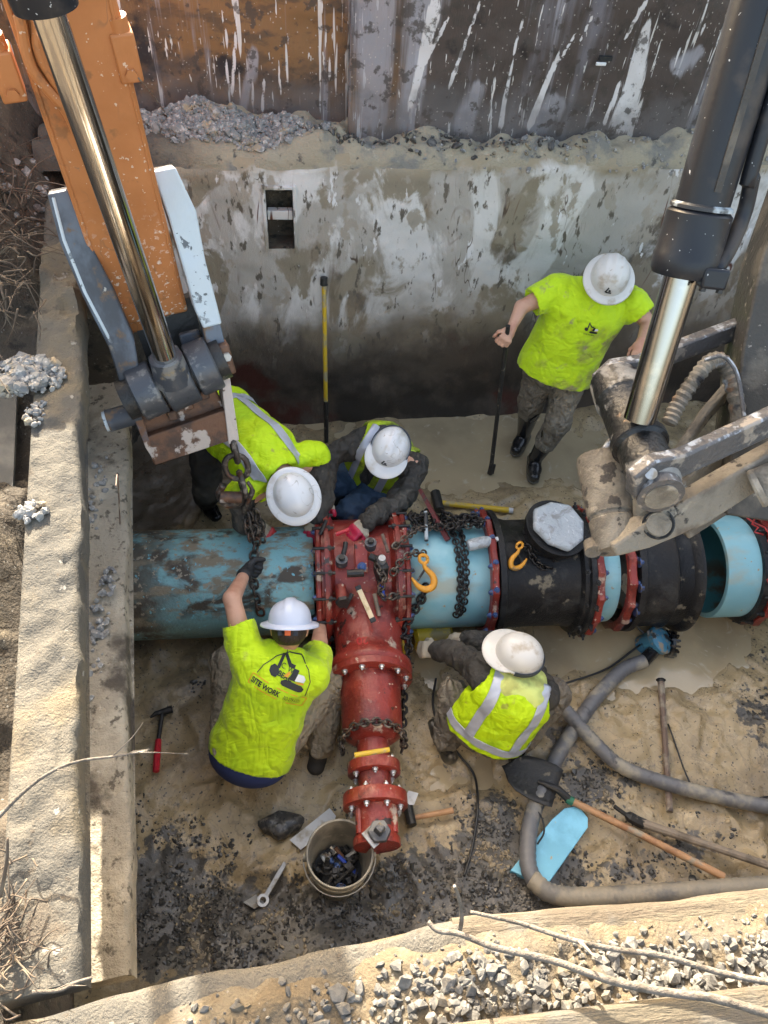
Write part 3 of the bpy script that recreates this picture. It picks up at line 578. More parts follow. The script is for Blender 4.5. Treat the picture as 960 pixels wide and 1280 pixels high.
# back shoring panel with its slot
slot = (-.232, -.072, 1.5, 1.895)
def wall_pt(u, v):
    Q = np.stack([u, u * 0, v], -1)
    d = .012 * fbm(Q, 2.2, 4, 3) + .006 * fbm(Q, 9, 3, 4) + .018 * np.clip((v - 1.8) / .3, 0, 1) * fbm(Q, 6, 3, 6)
    d += .035 * np.clip(.18 - v, 0, .2) / .2
    near = np.exp(-((np.maximum(np.abs(u - (slot[0] + slot[1]) / 2) - .08, 0) ** 2 + np.maximum(np.abs(v - 1.7) - .2, 0) ** 2) / .0008))
    d = d * (1 - near)
    top = np.clip((v - 2.0) / .05, 0, 1)
    return np.stack([u, wally(u) - d + .05 * top ** 2, v + .02 * fbm(Q, 4, 3, 9) * np.clip((v - 1.6) / .4, 0, 1)], -1)
us = np.unique(np.concatenate([np.arange(-1.35, 4.05, .024), [slot[0], slot[1]]])); vs_ = np.unique(np.concatenate([np.arange(-.1, 2.07, .024), [slot[2], slot[3]]]))
back = grid('shoring_panel', us, vs_, wall_pt, 'shield_steel', hole=lambda u, v: (u > slot[0]) & (u < slot[1]) & (v > slot[2]) & (v < slot[3]))
tag(back, 'long grey mud-smeared steel shoring panel with a slot, behind the standing worker', 'shoring panel')
yb = wally(-.15)
b = MB(); x0, x1, z0, z1 = slot
b.add([(x0, yb, z0), (x1, yb, z0), (x1, yb, z1), (x0, yb, z1), (x0, yb + .16, z0), (x1, yb + .16, z0), (x1, yb + .16, z1), (x0, yb + .16, z1)], [(4, 5, 6, 7), (0, 4, 7, 3), (1, 2, 6, 5), (0, 1, 5, 4), (3, 7, 6, 2)])
b.build('slot_recess', 'soil', back, fix=False)
MB().box((-.152, yb + .05, 1.71), (.156, .05, .06)).build('slot_bar', 'shield_steel', back, bevel=.006)
b = MB()
for c, s in (((x0 - .012, yb - .004, 1.70), (.02, .03, .44)), ((x1 + .012, yb - .004, 1.70), (.02, .03, .44)), ((-.152, yb - .004, 1.906), (.17, .03, .02))): b.box(c, s)
b.build('slot_frame', 'shield_steel', back, bevel=.004)

# mud ledge between the two tiers of shoring, with stones
def ledge_h(P):
    Q = np.stack([P[:, 0], P[:, 1], P[:, 0] * 0], -1)
    f = np.clip((P[:, 1] - wally(P[:, 0])) / .08, 0, 1)
    z = 2.02 + .06 * f + .06 * fbm(Q, 3, 4, 12) * f + .032 * fbm(Q, 10, 4, 13) + .06 * np.exp(-((P[:, 0] + .55) / .55) ** 2) * f + .07 * np.clip(P[:, 0] - 1.5, 0, 2) * f
    return z + .015 * np.clip((P[:, 1] - 4.5) / .15, 0, 1)
us, vv = np.arange(-1.5, 4.05, .022), np.arange(4.25, 4.86, .022)
U, W = np.meshgrid(us, vv, indexing='ij'); PP = np.stack([U.ravel(), W.ravel()], -1)
keep = PP[:, 1] > wally(PP[:, 0]) - .005
ZZ = np.where(keep, ledge_h(PP), 2.0); YY = np.maximum(PP[:, 1], wally(PP[:, 0]) + .012)
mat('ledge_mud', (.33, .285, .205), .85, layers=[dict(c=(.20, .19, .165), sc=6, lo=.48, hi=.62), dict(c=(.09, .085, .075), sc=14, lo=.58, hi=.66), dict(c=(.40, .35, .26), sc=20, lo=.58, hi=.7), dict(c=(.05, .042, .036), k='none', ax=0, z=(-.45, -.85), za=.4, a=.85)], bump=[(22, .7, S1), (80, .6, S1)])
lg = grid('mud_ledge', us, vv, lambda u, v: np.stack([u, YY, ZZ], -1), 'ledge_mud')
tag(lg, 'lumpy mud ledge between the lower and upper shoring', kind='structure')
def scatter(n, cx, cy, rx, ry, hf, smin, smax, name, m, label, lift=.25, layers=1):
    pos = []; sz = []
    for l in range(layers):
        k = n // layers; a = rng.uniform(0, 2 * np.pi, k); rr = np.sqrt(rng.random(k)) * (1 - .25 * l)
        p = np.stack([cx + rx * rr * np.cos(a), cy + ry * rr * np.sin(a)], -1); s_ = rng.uniform(smin, smax, k)
        pos.append(np.column_stack([p, hf(p) + s_ * lift + l * smax * 1.1])); sz.append(s_)
    return tag(stones(name, np.concatenate(pos), np.concatenate(sz), m, flat=.75), label, kind='stuff')
scatter(2600, -.46, 4.60, .64, .16, ledge_h, .007, .019, 'grey_gravel', 'grey_stone', 'heap of grey crushed stone on the ledge under the rusty sheet', layers=2)
scatter(130, .9, 4.54, .9, .08, ledge_h, .008, .02, 'ledge_pebbles', 'dark_stone', 'dark pebbles lying along the mud ledge')
scatter(110, 1.6, 4.52, 1.3, .12, ledge_h, .006, .016, 'ledge_chips', 'grey_stone', 'small grey stone chips on the mud ledge')

# upper sheets behind the ledge: two sheets, heights out of view set to shade the pit, the right taller
SHEETS = []
def sheet(name, xa, xb, za, zb, y, label, seed):
    def fn(u, v):
        Q = np.stack([u, u * 0, v], -1); return np.stack([u, y + .02 * fbm(Q, 1.2, 3, seed) + .006 * fbm(Q, 7, 2, seed + 1), v], -1)
    us_, vs2_ = np.arange(xa, xb + .001, .016), np.concatenate([np.arange(za, 2.9, .016), np.arange(2.9, zb + .001, .1)])
    U_, W_ = np.meshgrid(us_, vs2_, indexing='ij'); U_, W_ = U_.ravel(), W_.ravel()
    def marks(strokes):
        o_ = np.zeros(len(U_))
        for (ax_, ay_, bx_, by_, wa, wb) in strokes:
            a_, b_ = at(ax_, ay_, y=y), at(bx_, by_, y=y); d_ = np.array([b_.x - a_.x, b_.z - a_.z]); L_ = np.linalg.norm(d_); d_ /= L_
            t_ = ((U_ - a_.x) * d_[0] + (W_ - a_.z) * d_[1]) / L_; n_ = -(U_ - a_.x) * d_[1] + (W_ - a_.z) * d_[0]; wd = wa + (wb - wa) * np.clip(t_, 0, 1)
            o_ = np.maximum(o_, np.exp(-(n_ / wd) ** 2) * np.clip((t_ + .12) * 5, 0, 1) * np.clip((1.12 - t_) * 5, 0, 1))
        return o_
    at_s = marks([(812, 20, 776, 165, .02, .11), (700, 62, 660, 160, .012, .03), (640, 75, 625, 160, .008, .02), (545, 0, 512, 135, .05, .02), (560, 20, 520, 100, .01, .01), (600, 0, 560, 110, .008, .012), (775, 102, 755, 155, .012, .016), (806, 0, 780, 50, .012, .01), (415, 40, 412, 100, .006, .009), (296, 20, 290, 120, .006, .014), (283, 30, 284, 110, .005, .008), (330, 100, 328, 140, .005, .012), (720, 40, 690, 90, .006, .008), (850, 60, 842, 90, .008, .008), (880, 30, 868, 60, .006, .006), (655, 20, 640, 70, .006, .008), (740, 20, 720, 60, .006, .006)])
    at_m = marks([(470, -40, 460, 165, .16, .14), (540, -40, 505, 165, .14, .07), (700, 120, 660, 165, .10, .12), (880, 60, 840, 90, .05, .09), (600, 100, 575, 165, .06, .1), (320, 60, 300, 150, .05, .03)])
    o = grid(name, us_, vs2_, fn, 'rusty_sheet', attrs=dict(scrape=at_s, smear=at_m))
    o.modifiers.new('thickness', 'SOLIDIFY').thickness = .03
    SHEETS.append(o)
    return tag(o, label, 'steel sheet', 'steel sheets above the ledge')
sheet('steel_sheet', -1.9, .29, 1.9, 3.4, 4.80, 'rust-brown upper steel sheet above the grey stone heap', 41)
sheet('steel_sheet', .27, 4.3, 1.9, 4.3, 4.655, 'dark scratched upper steel sheet behind the standing worker', 44)
p = at(757, 73, y=4.63); MB().box(p, (.075, .02, .022)).build('dark_slot_box', 'ink_black', SHEETS[1]); MB().box(p + V(-.02, -.004, -.028), (.06, .014, .018)).build('slot_lip', 'ink_white', SHEETS[1], bevel=.004)  # black box drawn for the hole's dark inside, white bar its bright edge
# earth behind the sheets and round the pit
def bank_h(P):
    Q = np.stack([P[:, 0], P[:, 1], P[:, 0] * 0], -1)
    rise = np.clip((-1.33 - P[:, 0] + .10 * fbm(Q, 2, 3, 22)) / .35, 0, 1); far = np.clip((P[:, 1] - 2.75) / .8, 0, 1)
    z = 1.86 + .07 * fbm(Q, 4, 4, 20) + .03 * fbm(Q, 15, 3, 21)
    z = z + rise * (.10 + 1.25 * far * np.clip((-1.3 - P[:, 0]) / .9, 0, 1))
    z = z - .34 * np.clip(1 - (-.545 - .163 * P[:, 1] - .20 - P[:, 0]) / .22, 0, 1) * np.clip((3.1 - P[:, 1]) / .3, 0, 1) * np.clip((P[:, 1] - .75) / .3, 0, 1)
    z = z - .55 * np.exp(-((P[:, 1] - 2.55) / .5) ** 2) * np.exp(-((P[:, 0] + 1.5) / .2) ** 2)
    return z
us, vv = np.arange(-3.0, -.55, .03), np.arange(.0, 4.83, .03)
U, W = np.meshgrid(us, vv, indexing='ij'); PP = np.stack([U.ravel(), W.ravel()], -1); ZZ = bank_h(PP)
def beam_x(y, off): return -.545 - .163 * y + off     # inner line of the left shoring beam at depth y
lim = np.array([beam_x(y, -.20) for y in PP[:, 1]]); lim = np.where(PP[:, 1] > 3.7, lim + .2 + (PP[:, 1] - 3.7) * .5, lim)
kx = PP[:, 0] > lim
ZZ = np.where(kx, np.maximum(ZZ - (PP[:, 0] - lim) * 7, -.2), ZZ)
sb = grid('soil_bank', us, vv, lambda u, v: np.stack([np.where(kx, np.minimum(u, lim + .1) - .42 * np.clip(1 - ZZ / 1.6, 0, 1), u), v, ZZ], -1), 'soil')
tag(sb, 'dark root-filled soil bank beside the shoring beams', kind='structure')
# ground round about
gs = np.concatenate([np.linspace(-60, -3, 14), np.linspace(-2.99, 4.05, 20), np.linspace(4.1, 60, 14)]); gt = np.concatenate([np.linspace(-60, -1, 14), [.10], np.linspace(.2, 4.7, 8), [4.83, 5.0], np.linspace(6, 60, 14)])
def gfn(u, v):
    z = np.where(v > 4.82, 3.0, 1.93); z = np.where((v < .11), 1.95, z); return np.stack([u, v, z + .02 * fbm(np.stack([u, v, u * 0], -1), .7, 3, 50)], -1)
go = grid('ground', gs, gt, gfn, 'tan_soil', hole=lambda u, v: (u > -3.0) & (u < 4.08) & (v > .10) & (v < 4.83))
tag(go, 'dirt ground around the pit', kind='structure')
b = MB()
b.box((.6, .08, .9), (6.9, .25, 2.05)); b.build('earth_face_front', 'soil').__setitem__('kind', 'structure')
MB().box((4.2, 2.4, .9), (.25, 4.9, 2.06)).build('earth_face_right', 'soil').__setitem__('kind', 'structure')

# shoring beams: the box's top rails. left upper, left lower, front
def rail(name, pts, width, th, m, label, seed, side=1, amp=.006, step=.02, topfn=None, bank=0.0):
    """pts: inner edge line (world), body to the outside; a worn rounded plank as one closed grid"""
    p0, p1 = Vector(pts[0]), Vector(pts[1]); L = (p1 - p0).length; u = (p1 - p0) / L; o = V(-u.y, u.x, 0) * side
    prof = []
    r = .018
    for t in np.linspace(0, 1, 12): prof.append((t * (width - 2 * r) + r, 0.0))
    ring = [(0, -th), (0, -r * 2), (r * .3, -r * .6)] + prof + [(width - r * .3, -r * .6), (width, -r * 2), (width, -th)]
    us = np.arange(0, L + step, step); vs2 = np.arange(len(ring)); ra = np.array(ring)
    def fn(a, bidx):
        k = bidx.astype(int); Wd = ra[k, 0]; Z = ra[k, 1]
        P = np.array(p0)[None] + np.outer(a, np.array(u)) + np.outer(Wd, np.array(o)); P[:, 2] += Z
        up = (k > 2) & (k < len(ring) - 3)
        nz = fbm(P, 4, 4, seed); P[:, 2] += amp * 1.4 * nz * np.where(up, 1, .3) + amp * fbm(P, 22, 3, seed + 1) * up
        edge = np.outer(fbm(np.stack([a, a * 0, a * 0], -1), 3.5, 4, seed + 2) * amp * 1.6 * (k < 6), np.array(o)); P += edge
        if topfn is not None: P[:, 2] += np.where(up, topfn(P), 0)
        return P
    ob = grid(name, us, vs2, fn, m)
    # end caps
    nr = len(ring); me = ob.data; bm = bmesh.new(); bm.from_mesh(me); bm.verts.ensure_lookup_table(); nU = len(us)
    for s0 in (0, nU - 1): bm.faces.new([bm.verts[s0 * nr + k] for k in range(nr)])
    bm.faces.new([bm.verts[0], bm.verts[(nU - 1) * nr], bm.verts[nU * nr - 1], bm.verts[nr - 1]])
    bmesh.ops.recalc_face_normals(bm, faces=bm.faces); bm.to_mesh(me); bm.free(); me.shade_smooth(); me.set_sharp_from_angle(angle=R_(60))
    return tag(ob, label, 'shoring beam', 'mud-caked rails round the top of the pit')
def crust(P):
    f = np.clip((P[:, 1] - 2.75) / .25, 0, 1) * np.clip((3.9 - P[:, 1]) / .3, 0, 1)
    return f * (.035 + .03 * fbm(P, 7, 4, 77))
rail('shoring_beam', [(beam_x(4.05, 0), 4.05, 2.0), (beam_x(.345, 0), .345, 2.0)], .195, .12, 'beam', 'upper sunlit mud-crusted shoring beam along the left of the pit', 60, side=-1, topfn=crust, amp=.011)
rail('shoring_beam', [(-1.02, 3.35, 1.30), (-.625, .47, 1.30)], .30, .10, 'low_beam', 'lower shaded shoring beam over the end of the blue pipe', 63, side=-1, amp=.008)
rail('shoring_beam', [(-.95, .245, 1.99), (.35, .425, 1.99)], .40, .14, 'beam', 'front shoring beam under the dirt by the bucket', 66, side=-1)
rail('shoring_beam', [(.34, .425, 1.985), (2.6, .45, 1.985)], .42, .14, 'timber', 'front timber rail under the grey hose and dead branches', 69, side=-1, amp=.004)
# lower faces of the shoring box
MB().slab([(-.98, .20, 1.87), (.35, .385, 1.87), (3.9, .40, 1.87), (3.9, .40, -.1), (.35, .385, -.1), (-.98, .20, -.1)], .04, (0, 1, 0)).build('front_earth_wall', 'shield_steel').__setitem__('kind', 'structure')
# dirt and stones heaped on the front rail
def front_h(P):
    Q = np.stack([P[:, 0], P[:, 1], P[:, 0] * 0], -1); inner = np.minimum(.376 + .138 * P[:, 0], .425)
    f = np.clip((inner - .025 - P[:, 1]) / .07 + .25 * fbm(Q, 6, 3, 71), 0, 1)
    return 1.975 + f * (.035 + .022 * fbm(Q, 5, 4, 70) + .008 * fbm(Q, 26, 3, 72))
us, vv = np.arange(-1.25, 2.4, .014), np.arange(-.25, .43, .014)
U, W = np.meshgrid(us, vv, indexing='ij'); PP = np.stack([U.ravel(), W.ravel()], -1); ZZ = front_h(PP)
fd = grid('front_dirt', us, vv, lambda u, v: np.stack([u, np.minimum(v, np.minimum(.376 + .138 * u, .425) - .012), np.where(v > np.minimum(.376 + .138 * u, .425), 1.95, ZZ)], -1), 'tan_soil'); tag(fd, 'sandy dirt heaped along the front rail', kind='structure')
n = 7000; q = np.stack([rng.uniform(-.35, 2.3, n), rng.uniform(-.2, .40, n)], -1)
dens = np.clip((q[:, 0] + .42) * 1.3, .05, 1) * np.clip((np.minimum(.376 + .138 * q[:, 0], .425) - .075 - q[:, 1]) / .06 + .2 * fbm(np.stack([q[:, 0], q[:, 1], q[:, 0] * 0], -1), 9, 3, 4), 0, 1)
q = q[rng.random(n) < dens]; s_ = rng.uniform(.006, .0135, len(q))
tag(stones('grey_gravel', np.column_stack([q, front_h(q) + s_ * .1]), s_, 'sunlit_stone', flat=.8), 'sunlit grey crushed stone along the front rail by the dead branches', kind='stuff')
n = 900; q = np.stack([rng.uniform(-.9, 1.6, n), rng.uniform(.0, .40, n)], -1); q = q[q[:, 1] < .376 + .138 * np.minimum(q[:, 0], .35) - .05]; n = len(q); s_ = rng.uniform(.003, .010, n)
tag(stones('dirt_chips', np.column_stack([q, front_h(q) + s_ * .2]), s_, 'sunlit_stone'), 'stone chips in the dirt of the front rail', kind='stuff')
# second timber at the very front right
tl = MB(); tl.box((.95, .02, 2.02), (1.5, .36, .12), (V(.9996, .028, 0), V(-.028, .9996, 0), V(0, 0, 1)))
tag(tl.build('timber_plank', 'timber', bevel=.012), 'yellow timber plank at the bottom right beside the sunlit stones', 'plank')
# stones on the left upper beam
def bx_h(P): return np.full(len(P), 2.005)
a = at(32, 468, z=2.02); scatter(420, a.x, a.y, .16, .13, bx_h, .008, .019, 'grey_gravel', 'grey_stone', 'small heap of grey stone on the left upper beam', layers=2)
a = at(42, 640, z=2.0); scatter(34, a.x, a.y, .05, .05, bx_h, .008, .022, 'beam_stones', 'grey_stone', 'few pale stones sitting on the sunlit left beam')
a = at(45, 518, z=2.0); scatter(40, a.x, a.y, .05, .07, bx_h, .006, .016, 'beam_pebbles', 'grey_stone', 'pebbles beside the stone heap on the left beam')
a = at(118, 790, z=1.3); scatter(60, a.x + .02, a.y, .05, .35, lambda P: np.full(len(P), 1.305), .008, .02, 'low_beam_stones', 'grey_stone', 'stones lying along the lower left beam')
a = at(115, 620, z=1.3); scatter(40, a.x + .02, a.y, .05, .3, lambda P: np.full(len(P), 1.305), .006, .016, 'low_beam_pebbles', 'grey_stone', 'pebbles at the far end of the lower left beam')
a = at(45, 230, z=2.05); scatter(60, a.x, a.y, .25, .3, bank_h, .008, .028, 'bank_stones', 'grey_stone', 'stones in the dark soil bank behind the orange arm')
# dark plate leaning at the far left
p = [at(-25, 420, z=1.75), at(28, 330, z=1.75), at(12, 700, z=1.62), at(-60, 760, z=1.62)]
tag(MB().slab([p[0], p[3], p[2], p[1]], .02, (0, 0, 1)).build('steel_plate', 'dark_plate'), 'dark steel plate beside the left beam', 'steel plate')

# ------------------------------------------------------------------ shared pieces
def hexbolt(name, r, h, m, stud=0.0):
    b = MB(); b.lathe([(0, r * 1.35), (h * .25, r * 1.35)], (0, 0, 0), (0, 0, 1), 12); b.lathe([(h * .25, r), (h * .9, r), (h, r * .82)], (0, 0, 0), (0, 0, 1), 6)
    if stud: b.lathe([(h, r * .5), (h + stud, r * .45)], (0, 0, 0), (0, 0, 1), 8)
    return b.mesh(name, m)
BOLT_B = hexbolt('bolt', .015, .018, 'bolt_blue', .005); BOLT_Z = hexbolt('bolt', .013, .018, 'bolt_zinc', .008); BOLT_K = hexbolt('bolt', .016, .024, 'dark_metal', .02)
def linkmesh(pitch, r, m, wide=.52, n=14):
    """one chain link lying in local x-z, long axis z"""
    hw = pitch * wide; hl = pitch * .5 + r; pts = []
    for k in range(n):
        q = 2 * math.pi * k / n; x, z = math.cos(q) * hw, math.sin(q) * hw; z += math.copysign(max(0, hl - hw), math.sin(q)) if abs(math.sin(q)) > 1e-6 else 0
        pts.append(V(x, 0, z))
    vs = []; fs = []; m_ = 6
    for i, p in enumerate(pts):
        t = (pts[(i + 1) % n] - pts[i - 1]).normalized(); a = t.cross(V(0, 1, 0)).normalized()
        for k in range(m_):
            q = 2 * math.pi * k / m_; vs.append(p + a * math.cos(q) * r + V(0, 1, 0) * math.sin(q) * r)
    for i in range(n):
        for k in range(m_):
            fs.append((i * m_ + k, i * m_ + (k + 1) % m_, ((i + 1) % n) * m_ + (k + 1) % m_, ((i + 1) % n) * m_ + k))
    return MB().add(vs, fs).mesh('chain_link', m, angle=180)
def resample(pts, step):
    out = [pts[0].copy()]; acc = 0
    for a, b in zip(pts[:-1], pts[1:]):
        L = (b - a).length; t = step - acc
        while t <= L: out.append(a + (b - a) * (t / L)); t += step
        acc = (acc + L) % step
    return out
def chain(name, path, pitch, r, m, label, wide=.62, group=None, sway=0.0):
    pts = resample(spline(path, 12), pitch); root = thing(name, pts[0], label, 'chain', group); me = linkmesh(pitch, r, m, wide)
    nrm = V(.3, -1, .4).normalized()
    for i in range(len(pts) - 1):
        d = (pts[i + 1] - pts[i]).normalized(); c = (pts[i] + pts[i + 1]) / 2
        if sway: c = c + V(random.uniform(-sway, sway), random.uniform(-sway, sway), random.uniform(0, sway))
        a = nrm - d * nrm.dot(d); a.normalize(); b_ = d.cross(a)
        ang = (R_(45) if i % 2 else R_(-45)) + random.uniform(-.25, .25); x = a * math.cos(ang) + b_ * math.sin(ang); y = d.cross(x)
        place('chain_link', me, root, c, Matrix((x, y, d)).transposed())
    return root

# ------------------------------------------------------------------ water main: pipes and fittings
PY, PZ, PR = 2.63, .34, .325
def xp(px): return at(px, 720 - .033 * (px - 165), z=.6).x
AX = V(1, 0, 0)
def ring_pt(x, q, r): return V(x, PY - math.sin(q) * r, PZ + math.cos(q) * r)      # q from the top towards the camera
def pipe(name, x0, x1, r, wall, m, mi, label, cat='water pipe'):
    root = thing(name, (x0, PY, PZ), label, cat, 'lengths of the water main')
    MB().lathe([(x0, r - wall), (x0, r - .004), (x0 + .006, r), (x1 - .006, r), (x1, r - .004), (x1, r - wall)], (0, PY, PZ), AX, 64, caps=False).build('pipe_wall', m, root)
    MB().lathe([(x0 + .002, r - wall), (x1 - .002, r - wall)], (0, PY, PZ), AX, 48, caps=False).build('pipe_bore', mi, root)
    return root
pipe('water_pipe', -2.4, xp(392), PR, .03, 'muddy_blue_pipe', 'pipe_inside', 'mud-smeared blue water pipe running under the left beam')
pipe('water_pipe', xp(512), xp(612), PR - .003, .03, 'blue_pipe', 'pipe_inside', 'clean blue pipe length under the yellow hook and draped chain')
pipe('water_pipe', xp(742), xp(772), PR - .003, .03, 'blue_pipe', 'pipe_inside', 'short blue pipe stub between two red rings by the black sleeve')
op = pipe('water_pipe', xp(905), xp(905) + 1.4, PR, .032, 'blue_pipe', 'pipe_inside', 'open-ended blue pipe facing the black sleeve')
def gland(parent, x, r, th, m, nb=16, bolt=BOLT_B, bd=1, br=None, lugs=True, q0=0.0, name='gland_ring'):
    """bolted ring round the main; lobed rim; bolts look along +-x"""
    n = nb * 6; vs = []; fs = []; prof = [(-th / 2, PR + .006, 0), (-th / 2, r - .008, 1), (-th / 2 + .008, r, 1), (th / 2 - .008, r, 1), (th / 2, r - .008, 1), (th / 2, PR + .006, 0)]
    for (t, rr, lob) in prof:
        for k in range(n):
            q = 2 * math.pi * k / n + q0; l = (.018 * max(0, math.cos(q0 * 0 + nb * 2 * math.pi * k / n)) ** 1.0 - .012) if lugs and lob else 0
            p = ring_pt(x + t, q, rr + l); vs.append(p)
    for i in range(len(prof) - 1):
        for k in range(n): fs.append((i * n + k, i * n + (k + 1) % n, (i + 1) * n + (k + 1) % n, (i + 1) * n + k))
    for k in range(n): fs.append((5 * n + k, 5 * n + (k + 1) % n, (k + 1) % n, k))
    o = MB().add(vs, fs).build(name, m, parent, angle=30)
    br = br or r - .022
    for k in range(nb):
        q = 2 * math.pi * k / nb + q0; p = ring_pt(x + bd * th / 2, q, br); place('bolt', bolt, parent, p, rotz((bd, 0, 0)))
    return o
def radial_bolts(parent, x, r, nb, me, q0=.1, sc=1.0):
    for k in range(nb):
        q = 2 * math.pi * k / nb + q0; p = ring_pt(x, q, r); place('bolt', me, parent, p, rotz((0, -math.sin(q), math.cos(q))), sc)

# red tee with its branch
xl, xr = xp(402), xp(503); bx = .305
tee = thing('tee_fitting', (bx, PY, 0), 'big red iron tee with its reducing branch, bolted onto the blue main', 'pipe fitting')
MB().lathe([(xl, PR + .03), (xl, PR + .075), (xl + .05, PR + .078), (xl + .075, PR + .035), (xr - .075, PR + .035), (xr - .05, PR + .078), (xr, PR + .075), (xr, PR + .03)], (0, PY, PZ), AX, 64).build('run_body', 'red_iron', tee, angle=50)
BD = V(-.028, -1, -.012).normalized(); BO = V(bx + .01, PY, PZ + .02)
def by(px, py, z): return (BO.y - at(px, py, z=z).y)
L1, L2 = by(465, 818, .5), by(465, 918, .42)
MB().lathe([(.15, .235), (.28, .225), (.36, .205), (L1 - .10, .188), (L1 - .04, .20), (L1, .235), (L1 + .035, .238), (L1 + .045, .232)], BO, BD, 56).build('branch_body', 'red_iron', tee, angle=50)
fl = MB().lathe([(L1 + .045, .165), (L1 + .046, .232), (L1 + .085, .234), (L1 + .09, .225), (L1 + .09, .16)], BO, BD, 56, caps=False).build('branch_flange', 'red_iron', tee)
MB().lathe([(L1 + .06, .165), (L1 + .10, .168), (L2 - .05, .160), (L2 - .015, .15), (L2 + .012, .11), (L2 + .02, .05)], BO, BD, 48).build('end_cap', 'red_iron', tee, angle=50)
a, b_, c_ = frame(BD)
for k in range(12):
    q = 2 * math.pi * (k + .5) / 12
    place('bolt', BOLT_Z, tee, BO + BD * (L1 + .088) + a * math.cos(q) * .202 + b_ * math.sin(q) * .202, rotz(BD))
for sx, xx in ((1, xl - .018), (-1, xr + .018)):
    gland(tee, xx, PR + .085, .034, 'red_iron', 18, BOLT_B, -sx, q0=.17)
for xx in (xl + .028, xr - .028): radial_bolts(tee, xx, PR + .074, 14, BOLT_Z, .3, .8)
for sx, xx in ((1, xl), (-1, xr)):
    MB().lathe([(xx - .004, PR + .03), (xx - .004, PR + .058), (xx + .004, PR + .058), (xx + .004, PR + .03)], (-sx * .003, PY, PZ), AX, 48, caps=False).build('gap_gasket', 'black_iron', tee)  # black ring put in to draw the dark gap line by the gland
    for k in range(18):
        q = 2 * math.pi * k / 18 + .17; p = ring_pt(xx - sx * .05, q, PR + .092); MB().cyl(p, p + V(sx * .125, 0, 0), .009, None, 8).cyl(p + V(sx * .085, 0, 0), p + V(sx * .105, 0, 0), .017, None, 6).build('tie_bolt', 'dark_metal', tee)
# tall upright webs on the tee bells and lifting pad
for xx in (xl + .03, xr - .03):
    MB().lathe([(xx - .012, PR + .05), (xx - .012, PR + .10), (xx + .012, PR + .10), (xx + .012, PR + .05)], (0, PY, PZ), AX, 48, caps=False).build('bell_rib', 'red_iron', tee)
p = at(452, 698, z=.74); MB().box(p + V(0, .02, -.02), (.075, .17, .035), (V(1, 0, 0), V(0, .86, .5), V(0, -.5, .86))).build('lifting_pad', 'red_iron', tee, bevel=.006)
place('bolt', BOLT_B, tee, p + V(0, -.04, -.025), rotz((0, -.5, .86)), 1.3)
p = at(425, 735, z=.62); MB().cyl(p, p + V(.01, -.10, .02), .035, .03, 16).build('side_plug', 'red_iron', tee)
MB().cyl(p + V(.01, -.10, .02), p + V(.012, -.12, .024), .042, .038, 6).build('plug_nut', 'dark_metal', tee)
for (px, py, r_) in ((408, 648, .03),):
    pass

# black tee with upward outlet
x0, x1 = xp(620), xp(733)
bt = thing('black_fitting', ((x0 + x1) / 2, PY, 0), 'black tarred iron fitting with an upward outlet wrapped in plastic', 'pipe fitting')
MB().lathe([(x0, PR + .03), (x0, PR + .072), (x0 + .035, PR + .074), (x0 + .05, PR + .03), (x0 + .12, PR + .008), (x1 - .13, PR + .008), (x1 - .06, PR + .02), (x1 - .045, PR + .055), (x1 - .02, PR + .055), (x1 - .012, PR + .075), (x1 + .02, PR + .075), (x1 + .02, PR + .03)], (0, PY, PZ), AX, 64).build('run_body', 'black_iron', bt, angle=50)
ct = at(702, 652, z=.84); oc = V(ct.x - .05, PY + .04, .55); oa = (V(ct.x, ct.y, .84) - oc)
MB().lathe([(0, .165), (oa.length * .55, .145), (oa.length * .62, .185), (oa.length * .78, .19)], oc, oa, 40).build('outlet', 'black_iron', bt, angle=50)
oN = oa.normalized(); a, b_, c_ = frame(oN)
poly = []
for k in range(8):
    q = 2 * math.pi * k / 8 + .2; r_ = .165 * (1 + .06 * math.sin(k * 2.3)); poly.append((math.cos(q) * r_, math.sin(q) * r_))
bag = MB().prism(poly, oc + oa * .86, a, b_, .045).build('plastic_wrap', 'clear_plastic', bt, bevel=.015)
for k in range(8):
    q = 2 * math.pi * k / 8; place('bolt', BOLT_K, bt, oc + oa * .56 + (a * math.cos(q) + b_ * math.sin(q)) * .165, rotz(-oN))
gland(bt, x0 - .03, PR + .08, .04, 'red_iron', 16, BOLT_B, -1, q0=.1)
gland(bt, x1 + .045, PR + .085, .045, 'red_iron', 16, BOLT_B, 1, q0=.25)
radial_bolts(bt, x0 - .03, PR + .076, 16, BOLT_B, .05, .9); radial_bolts(bt, x1 + .02, PR + .07, 16, BOLT_K, .0, .9); radial_bolts(bt, x1 - .03, PR + .052, 12, BOLT_K, .1, .8)
# black sleeve with flared mouth
x0, x1 = xp(796), xp(868)
sv = thing('black_sleeve', ((x0 + x1) / 2, PY, 0), 'black tarred sleeve with a flared mouth before the open blue pipe', 'pipe fitting')
MB().lathe([(x0 - .02, PR - .02), (x0 - .02, PR + .06), (x0 + .015, PR + .065), (x0 + .03, PR + .035), (x0 + .20, PR + .035), (x0 + .215, PR + .05), (x0 + .235, PR + .035), (x1 - .045, PR + .035), (x1 - .02, PR + .075), (x1 + .005, PR + .08), (x1 + .008, PR + .045), (x1 - .2, PR + .0), (x1 - .3, PR - .05)], (0, PY, PZ), AX, 64, caps=False).build('sleeve_body', 'black_iron', sv, angle=50)
gland(sv, x0 - .062, PR + .055, .05, 'red_iron', 16, BOLT_B, 1, q0=.05)
for q in (.5, .9, 1.35, -.4): place('bolt', BOLT_B, sv, ring_pt(x0 - .03, q, PR + .045), rotz((1, 0, 0)), 1.5)
